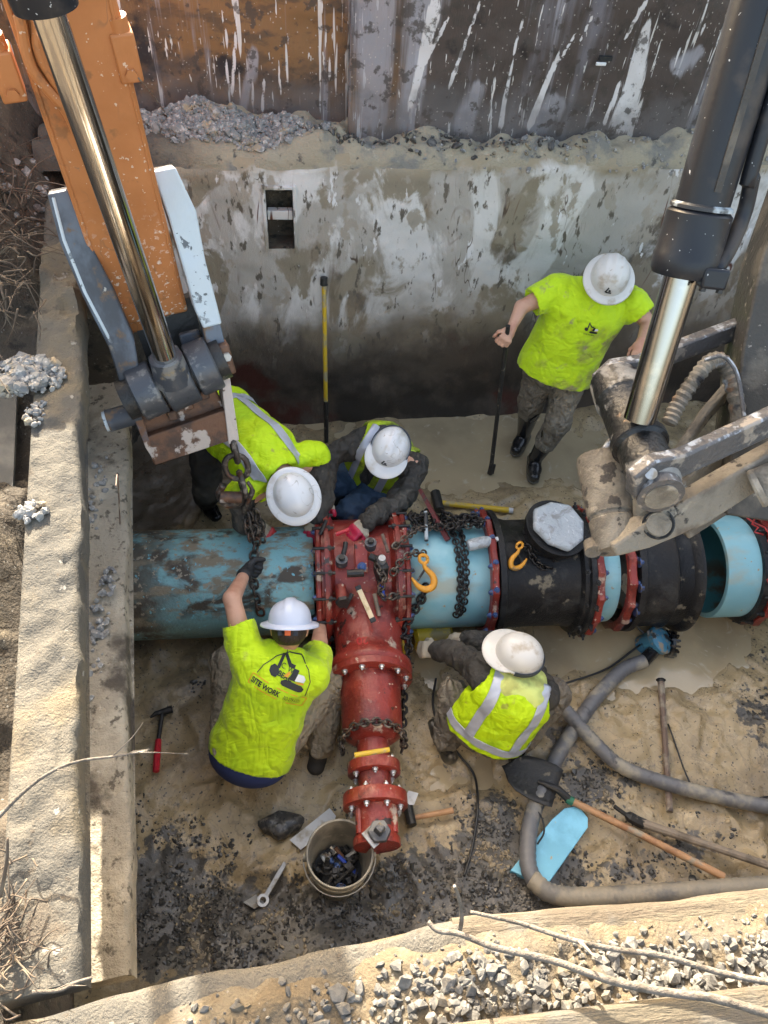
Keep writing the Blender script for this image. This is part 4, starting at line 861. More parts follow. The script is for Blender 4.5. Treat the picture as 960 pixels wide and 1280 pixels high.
# coupling at the right edge
xk = xp(950)
ck = thing('pipe_coupling', (xk, PY, 0), 'black ring and red mesh wrap on the open blue pipe at the right edge', 'pipe coupling')
MB().lathe([(xk - .02, PR), (xk - .02, PR + .03), (xk + .02, PR + .035), (xk + .02, PR)], (0, PY, PZ), AX, 56, caps=False).build('rubber_ring', 'black_iron', ck)
gland(ck, xk + .06, PR + .06, .05, 'red_iron', 16, BOLT_K, -1)
b = MB()
for k in range(18):
    q = random.uniform(-.9, 1.6); x = xk + random.uniform(-.03, .16); pts = []
    for i in range(5):
        pts.append(ring_pt(x, q, PR + .05 + random.uniform(0, .03))); x += random.uniform(-.05, .06); q += random.uniform(.03, .12) * (1 if k % 2 else -1)
    b.tube(pts, .006, 5)
b.build('mesh_wrap', 'bright_red', ck, angle=180)

# small gate valve lying on the branch line
g0, g1 = by(468, 948, .42), by(468, 1045, .36)
gv = thing('gate_valve', BO + BD * ((g0 + g1) / 2) - V(0, 0, .3), 'small red flanged gate valve with a steel operating nut, beside the bucket', 'valve')
MB().lathe([(L2 + .0, .085), (g0, .085)], BO, BD, 24).build('stub', 'red_iron', gv)
f1, f2 = g0, by(468, 985, .44)
MB().lathe([(f1, .05), (f1, .132), (f1 + .004, .136), (f1 + .055, .136), (f1 + .06, .13), (f1 + .06, .085), (f2, .082), (f2, .158), (f2 + .005, .162), (f2 + .065, .162), (f2 + .07, .156), (f2 + .072, .115), (f2 + .09, .105), (f2 + .18, .10), (f2 + .2, .105), (f2 + .215, .115), (f2 + .25, .115), (f2 + .25, .05)], BO, BD, 40).build('valve_body', 'red_iron', gv, angle=40)
a, b_, c_ = frame(BD)
for (t, r_, nn) in ((f1 - .002, .108, 6), (f2 - .002, .13, 8)):
    for k in range(nn):
        q = 2 * math.pi * (k + .5) / nn; dr = a * math.cos(q) * r_ + b_ * math.sin(q) * r_
        place('bolt', BOLT_Z, gv, BO + BD * t + dr, rotz(-BD), .95); place('bolt', BOLT_Z, gv, BO + BD * (t + (.062 if r_ < .12 else .073)) + dr, rotz(BD), .95)
pn = at(474, 1040, z=.46)
MB().cyl(V(pn.x, pn.y, .30), pn, .055, .05, 20).build('bonnet', 'red_iron', gv)
MB().cyl(pn, pn + V(0, 0, .022), .058, .054, 6).cyl(pn + V(0, 0, .022), pn + V(0, 0, .075), .03, .024, 4).build('operating_nut', 'boss_steel', gv, bevel=.003)
MB().box(pn + V(-.03, -.015, -.012), (.07, .09, .012), (V(.8, .6, 0), V(-.6, .8, 0), V(0, 0, 1))).build('washer_plate', 'galvanised', gv, bevel=.002)
for s in (-1, 1): MB().cyl(BO + BD * (f2 + .085) + a * s * .085 + V(0, 0, .05), BO + BD * (f2 + .2) + a * s * .085 + V(0, 0, .05), .018, None, 10).build('body_rib', 'red_iron', gv)

# ------------------------------------------------------------------ left excavator arm
def arm_local(o, u, w_, n):
    def f(s, a_, b2): return o + u * s + w_ * a_ + n * b2
    return f
T, Bt = at(62, -40, d=2.5), at(190, 400, d=3.7)
u = (Bt - T).normalized(); vd = (V(0, 0, CAM_H) - (T + Bt) / 2); wdir = u.cross(vd).normalized(); wdir = wdir if wdir.x > 0 else -wdir; nd = wdir.cross(u).normalized(); nd = nd if nd.dot(vd) > 0 else -nd
Lq = arm_local(Bt, u, wdir, nd); AXS = (wdir, u, nd)
def loc(px, py, b2=0.0):
    """s, a of a pixel on the plane b = b2 of the arm"""
    r = CR @ np.array([(px - 480) / FPX, (py - 640) / FPX, 1.0]); r = Vector(r); o = V(0, 0, CAM_H); t = ((Bt + nd * b2) - o).dot(nd) / r.dot(nd); p = o + r * t - Bt
    return p.dot(u), p.dot(wdir)
ex = thing('excavator', Lq(.6, 0, -.2), 'orange excavator arm hanging over the pit with a chrome cylinder rod', 'excavator', 'excavator arms over the pit')
sh = .178
MB().box(Lq(-1.6, 0, -.19), (sh * 2, 3.2, .38), AXS).build('stick', 'orange_paint', ex, bevel=.012)
MB().box(Lq(.03, -.095, -.10), (.15, .10, .16), AXS).build('stick_end', 'orange_paint', ex, bevel=.02)
for sg_ in (-1, 1):
    wb = []
    for k in range(120): wb.append(Lq(-1.9 + k * .0158, sg_ * (sh - .016) + .0012 * math.sin(k * 1.7), -.0005 + .002 * abs(math.sin(k * 1.3))))
    MB().tube(wb, .0055, 6).build('weld_bead', 'orange_paint', ex, angle=180)
MB().cyl(Lq(-.10, -.10, -.002), Lq(-.10, -.10, .018), .032, None, 20).build('grease_boss', 'orange_paint', ex)
# conduits on the face
b1 = [loc(10, -20, .02), loc(25, 25, .02), loc(40, 85, .02), loc(80, 135, .02), loc(96, 165, .02)]
MB().tube(spline([Lq(s - .0, a_, .022) for s, a_ in [(b1[0][0] - .8, b1[0][1] - .1)] + b1], 8), .02, 10).build('conduit', 'orange_paint', ex)
b1 = [loc(30, -20, .02), loc(48, 60, .02), loc(65, 95, .02), loc(82, 118, .02)]
MB().tube(spline([Lq(s, a_, .022) for s, a_ in [(b1[0][0] - .8, b1[0][1] - .1)] + b1], 8), .02, 10).build('conduit', 'orange_paint', ex)
# rod
rs, ra_ = loc(205, 440, .20); ts, ta = loc(52, -10, .20)
rod_e, rod_t = at(207, 446, d=3.50), Lq(ts, ta, .26)
rd = (rod_t - rod_e).normalized()
MB().cyl(rod_e, rod_t, .054, None, 36).build('cylinder_rod', 'chrome_warm', ex)
bt0 = rod_t + rd * .06
MB().lathe([(-.02, .06), (-.02, .10), (.03, .105), (.10, .105), (.11, .085), (1.9, .085)], rod_t, rd, 32).build('cylinder_barrel', 'black_paint', ex)
# clamps at both edges
for (px, py, sgn) in ((157, 68, 1), (8, 92, -1)):
    s, a_ = loc(px, py, -.03); c = Lq(s, a_, -.04)
    br = MB().box(c, (.085, .17, .11), AXS).build('pipe_clamp', 'orange_paint', ex, bevel=.008)
    MB().cyl(Lq(s + .05, a_, .015), Lq(s + .05, a_, .032), .022, None, 6).build('clamp_bolt', 'orange_paint', ex)
    MB().tube([Lq(s - .06, a_ - .005, -.03), Lq(s - .4, a_ - .03, -.03), Lq(s - 1.4, a_ - .05, -.03)], .028, 12).build('feed_pipe', 'orange_paint', ex)
    MB().cyl(Lq(s - .05, a_, -.03), Lq(s - .13, a_ - .005, -.03), .04, None, 14).build('pipe_collar', 'orange_paint', ex)
# side links: the linkage swings forward of the stick
Bt = at(190, 400, d=3.58); u = (at(240, 552, d=3.92) - Bt).normalized(); nd = wdir.cross(u).normalized(); nd = nd if nd.dot(vd) > 0 else -nd
wdir = u.cross(nd) if u.cross(nd).x > 0 else nd.cross(u); Lq = arm_local(Bt, u, wdir, nd); AXS = (wdir, u, nd)
# side links
def strap(name, pxs, widths, b2, thick, m, parent):
    pts = []
    for (px, py) in pxs: s, a_ = loc(px, py, b2); pts.append((s, a_))
    L_ = [(s, a_ - w2 / 2) for (s, a_), w2 in zip(pts, widths)]; R2 = [(s, a_ + w2 / 2) for (s, a_), w2 in zip(pts, widths)]
    poly = [Lq(s, a_, b2) for s, a_ in L_] + [Lq(s, a_, b2) for s, a_ in reversed(R2)]
    return MB().slab(poly, thick, nd).build(name, m, parent, bevel=.008)
strap('side_link', [(72, 240), (92, 300), (122, 365), (152, 430), (170, 505)], [.085, .115, .135, .12, .085], .06, .16, 'link_steel', ex)
strap('link_edge', [(66, 245), (80, 300), (106, 365), (140, 430)], [.02, .02, .02, .02], .062, .05, 'chipped_white', ex)
strap('side_link', [(205, 212), (228, 268), (243, 330), (258, 385), (266, 408)], [.10, .125, .105, .105, .09], .06, .16, 'chipped_white', ex)
strap('side_link', [(264, 405), (272, 440), (278, 470)], [.085, .09, .085], .055, .16, 'link_steel', ex)
# pin boss: three collars on one pin
pl, pr = loc(168, 500, .10), loc(272, 455, .10)
pa, pb = Lq(pl[0], pl[1], .05), Lq(pr[0], pr[1], .05); pd = (pb - pa)
for i, (t0, t1, r_) in enumerate(((.02, .30, .132), (.33, .68, .145), (.71, .98, .132))):
    MB().lathe([(pd.length * t0, r_ - .008), (pd.length * t0 + .008, r_), (pd.length * t1 - .008, r_), (pd.length * t1, r_ - .008)], pa, pd, 40).build('pin_collar', 'boss_steel', ex)
MB().cyl(pa - pd * .12, pb + pd * .10, .10, None, 28).build('pin', 'dark_metal', ex)
MB().cyl(rod_e, rod_e - rd * .14, .075, .09, 28).build('rod_eye', 'boss_steel', ex)
kp = pb + pd * .12; MB().box(kp, (.05, .15, .12), AXS).build('keeper_block', 'rusty_steel', ex, bevel=.01)
MB().cyl(kp + nd * .06 + u * -.02, kp + nd * .078 + u * -.02, .022, None, 6).build('keeper_bolt', 'galvanised', ex)
s, a_ = loc(150, 522, .02); MB().cyl(Lq(s, a_ - .06, .02), Lq(s, a_ + .10, .02), .055, None, 20).build('lower_pin', 'link_steel', ex)
MB().cyl(Lq(s, a_ - .075, .02), Lq(s, a_ - .058, .02), .05, None, 20).build('pin_cap', 'chipped_white', ex)
# bracket below the pin
q = [loc(178, 548, .06), loc(283, 512, .06), loc(297, 548, .06), loc(194, 582, .06)]
MB().slab([Lq(s, a_, .06) for s, a_ in q], .05, nd).build('lower_plate', 'rusty_steel', ex, bevel=.006)
q = [loc(168, 512, .03), loc(262, 470, .03), loc(282, 512, .03), loc(180, 552, .03)]
MB().slab([Lq(s, a_, .0) for s, a_ in q], .08, nd).build('casting', 'rusty_steel', ex, bevel=.01)
q = [loc(276, 470, .075), loc(287, 468, .075), loc(299, 550, .075), loc(286, 556, .075)]
MB().slab([Lq(s, a_, .075) for s, a_ in q], .18, nd).build('cheek_plate', 'cream_mud_steel', ex, bevel=.004)
q = [loc(160, 505, .07), loc(172, 500, .07), loc(195, 580, .07), loc(182, 560, .07)]
MB().slab([Lq(s, a_, .07) for s, a_ in q], .18, nd).build('cheek_plate', 'rusty_steel', ex, bevel=.004)
for (px, py) in ((235, 505), (215, 518), (255, 492)):
    s, a_ = loc(px, py, .02); MB().box(Lq(s, a_, .025), (.045, .05, .04), AXS).build('lock_block', 'rusty_steel', ex, bevel=.008)
s, a_ = loc(170, 420, -.1); MB().box(Lq(s + .05, a_ + .16, -.22), (.30, .30, .10), AXS).build('inner_web', 'dark_metal', ex)
s, a_ = loc(240, 430, -.1); MB().box(Lq(s, a_, -.08), (.10, .14, .05), AXS).build('inner_block', 'link_steel', ex, bevel=.01)

# ------------------------------------------------------------------ second excavator: bucket cylinder and linkage on the right
e2 = thing('excavator', at(820, 560, d=3.0), 'mud-caked excavator linkage with a black cylinder hanging at the right', 'excavator', 'excavator arms over the pit')
g_top, g_end = at(935, 60, d=2.35), at(872, 345, d=2.66)
re_ = at(802, 515, d=2.92); cdir = (g_top - re_).normalized()
ga = re_ + cdir * ((g_end - re_).dot(cdir))
MB().cyl(re_ - cdir * .03, ga + cdir * .1, .060, None, 40).build('cylinder_rod', 'chrome', e2)
MB().lathe([(.22, .090), (2.6, .090)], ga, cdir, 44).build('cylinder_barrel', 'black_paint', e2)
MB().lathe([(0, .062), (-.005, .105), (.01, .112), (.06, .116), (.07, .111), (.20, .109), (.215, .092)], ga, cdir, 40, caps=False).build('gland_head', 'black_paint', e2, angle=40)
MB().lathe([(.212, .092), (.214, .104), (.225, .104), (.232, .09)], ga, cdir, 40, caps=False).build('weld_ring', 'pale_ring', e2)
sd = (at(930, 300, d=2.6) - at(870, 300, d=2.6)).normalized(); sd = (sd - cdir * sd.dot(cdir)).normalized(); fd_ = cdir.cross(sd)
fd_ = fd_ if fd_.dot(V(0, 0, CAM_H) - ga) > 0 else -fd_
MB().tube(spline([ga + sd * .085 + fd_ * .06 + cdir * .02, ga + sd * .12 + fd_ * .04 + cdir * .10, ga + sd * .145 + fd_ * .01 + cdir * .22, ga + sd * .13 + fd_ * .02 + cdir * .33, ga + sd * .112 + fd_ * .03 + cdir * .5, ga + sd * .112 + fd_ * .03 + cdir * 2.4], 8), .026, 12).build('feed_pipe', 'black_paint', e2)
MB().box(ga + sd * .075 + fd_ * .085 + cdir * .01, (.09, .07, .06), (sd, cdir, fd_)).build('port_block', 'black_paint', e2, bevel=.01)
for k in (-1, 1): MB().cyl(ga + sd * (.075 + .03 * k) + fd_ * .10 - cdir * .035, ga + sd * (.075 + .03 * k) + fd_ * .10 - cdir * .02, .012, None, 6).build('port_bolt', 'dark_metal', e2)
MB().box(ga + fd_ * .092 + cdir * .55, (.022, .55, .008), (sd, cdir, fd_)).build('barrel_strip', 'stick_dark', e2)  # narrow brown-grey strip along the camera side of the barrel
# boss tube across the rod end, running away from the camera
bn, bf = at(822, 610, d=2.86), at(768, 478, d=3.28); bd_ = (bf - bn)
MB().lathe([(0, .088), (.02, .096), (bd_.length * .34, .096), (bd_.length * .36, .108), (bd_.length * .42, .108), (bd_.length * .44, .10), (bd_.length * .78, .10), (bd_.length * .80, .11), (bd_.length, .105)], bn, bd_, 40).build('rod_boss', 'tarred_boss', e2, angle=40)
for (t_, r_) in ((-.02, .088), (.97, .10)): MB().lathe([(-.032, r_ - .012), (-.03, r_), (.03, r_), (.032, r_ - .012)], bn + bd_ * t_, bd_, 32).build('link_eye', 'bar_steel', e2)
MB().lathe([(0, .106), (.005, .113), (.035, .113), (.04, .106)], bn + bd_ * .36, bd_, 40).build('seal_ring', 'black_iron', e2)
MB().cyl(bn - bd_.normalized() * .05, bn, .062, .066, 30).build('pin_end', 'tan_cast', e2)
def bar(name, pts, w0, th, m, parent, up):
    """flat bar through points; width along up, thickness across"""
    P_ = [Vector(p) for p in pts]; d = (P_[-1] - P_[0]).normalized(); U_ = Vector(up); U_ = (U_ - d * U_.dot(d)).normalized()
    ws = w0 if isinstance(w0, (list, tuple)) else [w0] * len(P_)
    poly = [p + U_ * (w2 / 2) for p, w2 in zip(P_, ws)] + [p - U_ * (w2 / 2) for p, w2 in reversed(list(zip(P_, ws)))]
    nn = d.cross(U_).normalized()
    return MB().slab([p + nn * (th / 2) for p in poly], th, nn).build(name, m, parent, bevel=.010)
UPB = V(.25, .35, 1)
bar('near_link', [at(787, 605, d=2.82), at(812, 592, d=2.83), at(850, 578, d=2.86), at(965, 525, d=2.95), at(1060, 482, d=3.02)], [.10, .155, .11, .11, .11], .06, 'bar_steel', e2, UPB)
bar('far_link', [at(744, 482, d=3.30), at(766, 466, d=3.31), at(800, 456, d=3.32), at(915, 413, d=3.36), at(1010, 378, d=3.40)], [.09, .12, .085, .085, .085], .06, 'bar_steel', e2, UPB)
MB().cyl(at(814, 592, d=2.77), at(814, 592, d=2.81), .022, None, 20).build('pin_dot', 'galvanised', e2)
# tan cast lower arm and its boss
bar('lower_arm', [at(762, 684, d=3.05), at(800, 666, d=3.05), at(870, 632, d=3.05), at(925, 598, d=3.05), at(1000, 555, d=3.06)], [.05, .115, .15, .135, .12], .09, 'tan_cast', e2, V(.2, .55, 1))
MB().cyl(at(823, 655, d=2.965), at(823, 655, d=3.02), .045, .043, 24).build('arm_pin', 'tan_cast', e2)
MB().lathe([(0, .058), (.004, .062), (.012, .062), (.014, .05)], at(823, 655, d=2.975), (at(823, 655, d=3.03) - at(823, 655, d=2.985)), 24, caps=False).build('pin_seal', 'dark_metal', e2)
MB().lathe([(0, .085), (.02, .092), (.13, .094), (.135, .088), (.15, .088), (.155, .095), (.40, .097), (.42, .09)], at(772, 688, d=3.10), at(752, 588, d=3.22) - at(772, 688, d=3.10), 36).build('lower_boss', 'tan_cast', e2)
MB().cyl(at(806, 606, d=2.98), at(806, 655, d=3.12), .04, .05, 20).build('spacer_post', 'tan_cast', e2)
MB().slab([at(828, 612, d=2.95), at(842, 640, d=3.0), at(836, 648, d=3.0), at(822, 640, d=2.98)], .02).build('gusset', 'tan_cast', e2)
MB().cyl(at(742, 690, d=3.10), at(738, 678, d=3.14), .035, .03, 16).build('tooth_stub', 'tan_cast', e2)
bar('strut', [at(735, 598, d=3.2), at(752, 568, d=3.2), at(768, 545, d=3.2)], [.035, .035, .03], .03, 'bar_steel', e2, V(0, 0, 1))
# stick behind, at the right edge, with hoses
bar('stick', [at(985, 330, d=3.22) + (at(985, 330, d=3.22) - at(958, 440, d=3.3)) * 6.0, at(1040, 180, d=3.1), at(985, 330, d=3.22), at(958, 440, d=3.3), at(940, 560, d=3.38), at(925, 640, d=3.44)], [.32, .30, .30, .28, .26, .2], .30, 'stick_dark', e2, V(1, -.1, .3))
bar('mud_web', [at(842, 575, d=3.36), at(880, 520, d=3.36), at(925, 470, d=3.36)], [.07, .10, .14], .04, 'tan_cast', e2, V(.3, .3, 1))
bar('inner_plate', [at(850, 640, d=3.45), at(900, 600, d=3.5), at(960, 560, d=3.5)], [.35, .42, .40], .05, 'caked_steel', e2, V(.1, .4, 1))
MB().tube(spline([at(836, 530, d=3.2), at(848, 505, d=3.2), at(868, 475, d=3.18), at(888, 452, d=3.18), at(905, 455, d=3.2), at(918, 490, d=3.2), at(926, 545, d=3.2)], 8), [.036 if k_ % 2 else .029 for k_ in range(49)], 12).build('hose', 'caked_steel', e2)
MB().tube(spline([at(880, 450, d=3.12), at(905, 446, d=3.1), at(922, 470, d=3.1), at(930, 520, d=3.1)], 8), .009, 8).build('cable', 'bar_steel', e2)
MB().cyl(at(945, 610, d=3.0), at(1010, 585, d=2.9), .075, None, 28).build('cross_tube', 'caked_steel', e2)
MB().lathe([(0, .04), (0, .075), (.01, .08), (.03, .075)], at(943, 612, d=2.99), at(1010, 585, d=2.9) - at(943, 612, d=2.99), 28, caps=False).build('tube_rim', 'tan_cast', e2)

# cast size mark on the branch, read from behind
bm_ = [o for o in tee.children if o.name.startswith('branch_body')][0]; og = ORG[tee.name]
bvb = BVHTree.FromPolygons([v.co + og for v in bm_.data.vertices], [tuple(p.vertices) for p in bm_.data.polygons])


# ------------------------------------------------------------------ people
def nrm(v): return Vector(v).normalized()
def rot_about(v, ax, ang): return Matrix.Rotation(ang, 3, ax) @ Vector(v)
def add_hand(S, w_, d, palm, thumb, curl=.7, inf=0.0, sc=1.0):
    """w_ wrist, d direction, palm the way the palm faces, thumb the way the thumb points"""
    d = nrm(d); palm = nrm(Vector(palm) - d * Vector(palm).dot(d)); ac = d.cross(palm)
    if ac.dot(Vector(thumb)) < 0: ac = -ac
    S.cap(w_, w_ + d * .03 * sc, .025 + inf, .024 + inf, ac, 1.25); S.cap(w_ + d * .028 * sc, w_ + d * .078 * sc, .0175 + inf, .019 + inf, ac, 2.1)
    tips = []
    for i, (ln, off) in enumerate(((.93, .034), (1.06, .0115), (1.0, -.0115), (.78, -.033))):
        p = w_ + d * (.088 - (.008 if i == 3 else 0)) * sc + ac * off * sc; cd_ = Vector(d); axr = d.cross(palm)
        cd_ = (cd_ + ac * off * 1.5).normalized()
        for j, (sl_, rr) in enumerate(((.040, .0098), (.026, .009), (.021, .0078))):
            cd_ = rot_about(cd_, axr, curl * (.75 if j == 0 else 1.0)); q = p + cd_ * sl_ * ln * sc
            S.cap(p, q, rr + inf, rr * .93 + inf); p = q
        tips.append(p)
    t0 = w_ + d * .030 * sc + ac * .028 * sc; td = (d * .62 + ac * .68 + palm * .35).normalized(); t1 = t0 + td * .042 * sc; td = (d * .85 + ac * .18 + palm * (.35 + .4 * curl)).normalized(); t2 = t1 + td * .032 * sc
    S.cap(w_ + d * .015 * sc + ac * .012 * sc, t0, .018 + inf, .014 + inf); S.cap(t0, t1, .0125 + inf, .0105 + inf); S.cap(t1, t2, .0102 + inf, .0085 + inf); S.cap(t2, t2 + (td + palm * .4).normalized() * .018, .0088 + inf, .0075 + inf)
def folds(v, f, amp, sc, seed, ax=None):
    n = vnormals(v, f); q = v.copy()
    if ax is not None: q = q + np.outer(q @ n3(ax) * -.62, n3(ax))       # stretch the folds along an axis
    d = (1 - np.abs(fbm(q, sc, 3, seed))) - .55
    d2 = fbm(q, sc * 2.7, 2, seed + 3)
    return v + n * ((d * amp) + d2 * amp * .3)[:, None]
def helmet(parent, hc, up, fw, style, m, ridge=1, name='hard_hat', sc=1.0):
    up = nrm(up); fw = nrm(Vector(fw) - up * Vector(fw).dot(up)); sd_ = up.cross(fw); hc = Vector(hc)
    nth = 72; rows = []
    A_, B_, Hh = .124 * sc, .108 * sc, .112 * sc
    def dome(ph, th):
        e = 2.35; s_, c_ = math.sin(ph * math.pi / 2) ** (2 / e), math.cos(ph * math.pi / 2) ** (2 / e) if ph < 1 else 0.0
        x, y, z = math.cos(th) * A_ * s_, math.sin(th) * B_ * s_, Hh * c_
        fade = max(0, min(1, (1 - ph) / .25))
        if ridge == 1: z += fade * (.009 * math.exp(-(y / .017) ** 2) + .005 * (math.exp(-((y - .047) / .011) ** 2) + math.exp(-((y + .047) / .011) ** 2))) * (1 if x < .09 else .4)
        elif ridge == 2: z += fade * (.010 * (1 / (1 + math.exp((abs(y) - .026) / .0025)))) * (1 if x < .085 else .3)
        else: z += fade * .006 * math.exp(-(y / .03) ** 2)
        return x, y, z
    def brim(th):
        if style == 'full': return .040 + .008 * math.cos(th), -.010
        c_ = math.cos(th); k = max(0, (c_ - .12) / .88)
        return .007 + .062 * min(1, k ** .75), -.016 * k
    vs = []; fs = []
    nr = 16
    for i in range(nr + 1):
        for k in range(nth): vs.append(dome(i / nr, 2 * math.pi * k / nth))
    for (fr, dz, ins) in ((.35, .2, 0), (.92, .9, 0), (1.0, 1.0, 0), (1.0, 1.0, 1), (.9, .9, 1), (.0, .0, 1), (-.06, -.3, 1)):
        for k in range(nth):
            th = 2 * math.pi * k / nth; bw, bz = brim(th); x, y = math.cos(th), math.sin(th); L_ = math.hypot(A_ * x, B_ * y)
            vs.append((A_ * x + x * bw * fr, B_ * y + y * bw * fr, bz * dz - (.0055 if ins else 0) - (.004 if (fr == 1.0) else 0)))
    R2 = nr + 7
    for i in range(R2):
        for k in range(nth): fs.append((i * nth + k, (i + 1) * nth + k, (i + 1) * nth + (k + 1) % nth, i * nth + (k + 1) % nth))
    W = [hc + fw * x + sd_ * y + up * z for x, y, z in vs]
    o = MB().add(W, fs).build(name, m, parent, angle=50)
    def pt(x, y):   # point on the dome for decals
        return hc + fw * x + sd_ * y
    return o, (hc, fw, sd_, up, brim, A_, B_)
def flatmesh(polys):
    """polys: list of 2d outlines -> (verts, faces) after triangulated fill with small triangles"""
    bm = bmesh.new()
    for p in polys:
        f = bm.faces.new([bm.verts.new((x, y, 0)) for x, y in p])
    bmesh.ops.triangulate(bm, faces=bm.faces)
    for _ in range(2):
        es = [e for e in bm.edges if e.calc_length() > .012]
        if es: bmesh.ops.subdivide_edges(bm, edges=es, cuts=1); bmesh.ops.triangulate(bm, faces=bm.faces)
    bm.verts.index_update(); vs = [v.co.copy() for v in bm.verts]; fs = [tuple(v.index for v in f.verts) for f in bm.faces]; bm.free(); return vs, fs
def textmesh(txt, size, shear=0.0, space=1.0, bold=0.0):
    cu = bpy.data.curves.new('lettering', 'FONT'); cu.body = txt; cu.size = size; cu.align_x = 'CENTER'; cu.align_y = 'CENTER'; cu.space_character = space; cu.offset = bold; cu.shear = shear; cu.resolution_u = 3
    ob = bpy.data.objects.new('lettering', cu); me = bpy.data.meshes.new_from_object(ob)
    vs = [v.co.copy() for v in me.vertices]; fs = [tuple(p.vertices) for p in me.polygons]
    bpy.data.objects.remove(ob); bpy.data.curves.remove(cu); bpy.data.meshes.remove(me); return vs, fs
def decal(name, geo_, o, X, Y, bvh, m, parent, off=.002, lift=.25, flip=False):
    """print a flat outline onto a curved surface by casting it along -(X x Y)"""
    X, Y = nrm(X), nrm(Y); Z = X.cross(Y).normalized(); vs = []
    for v in geo_[0]:
        p = Vector(o) + X * v.x + Y * v.y; h, n_, i, d = bvh.ray_cast(p + Z * lift, -Z, lift * 2.5)
        if h is None: h = p
        vs.append(h + Z * off)
    if not geo_[1]: return None
    return MB().add(vs, geo_[1]).build(name, m, parent, angle=180, fix=False)
def strip(name, v, f, planes, m, parent, off=.004):
    """cut a band out of a garment with planes [(o, n)] keeping the side along n, lifted off it"""
    bm = bmesh.new(); V_ = [bm.verts.new(x) for x in v]; 
    # keep only faces near the band for speed
    c = v[f].mean(1); k = np.ones(len(f), bool)
    for o, n_ in planes: k &= ((c - n3(o)) @ n3(nrm(n_))) > -.03
    for q in f[k]:
        try: bm.faces.new([V_[i] for i in q])
        except ValueError: pass
    bmesh.ops.delete(bm, geom=[x for x in bm.verts if not x.link_faces], context='VERTS')
    for o, n_ in planes:
        bmesh.ops.bisect_plane(bm, geom=bm.verts[:] + bm.edges[:] + bm.faces[:], plane_co=Vector(o), plane_no=nrm(n_), clear_inner=True)
    bm.normal_update()
    for x in bm.verts: x.co += x.normal * off
    r = bmesh.ops.extrude_face_region(bm, geom=bm.faces[:])   # give the tape an edge
    org = ORG[parent.name]
    nv = {e for e in r['geom'] if isinstance(e, bmesh.types.BMVert)}
    bm.normal_update()
    old = [x for x in bm.verts if x not in nv]
    for x in old: x.co -= x.normal * .003
    me = bpy.data.meshes.new(name); 
    for x in bm.verts: x.co -= org
    bm.to_mesh(me); bm.free(); me.shade_smooth(); me.materials.append(MATS[m])
    return link(name, me, parent)
PEOPLE = {}
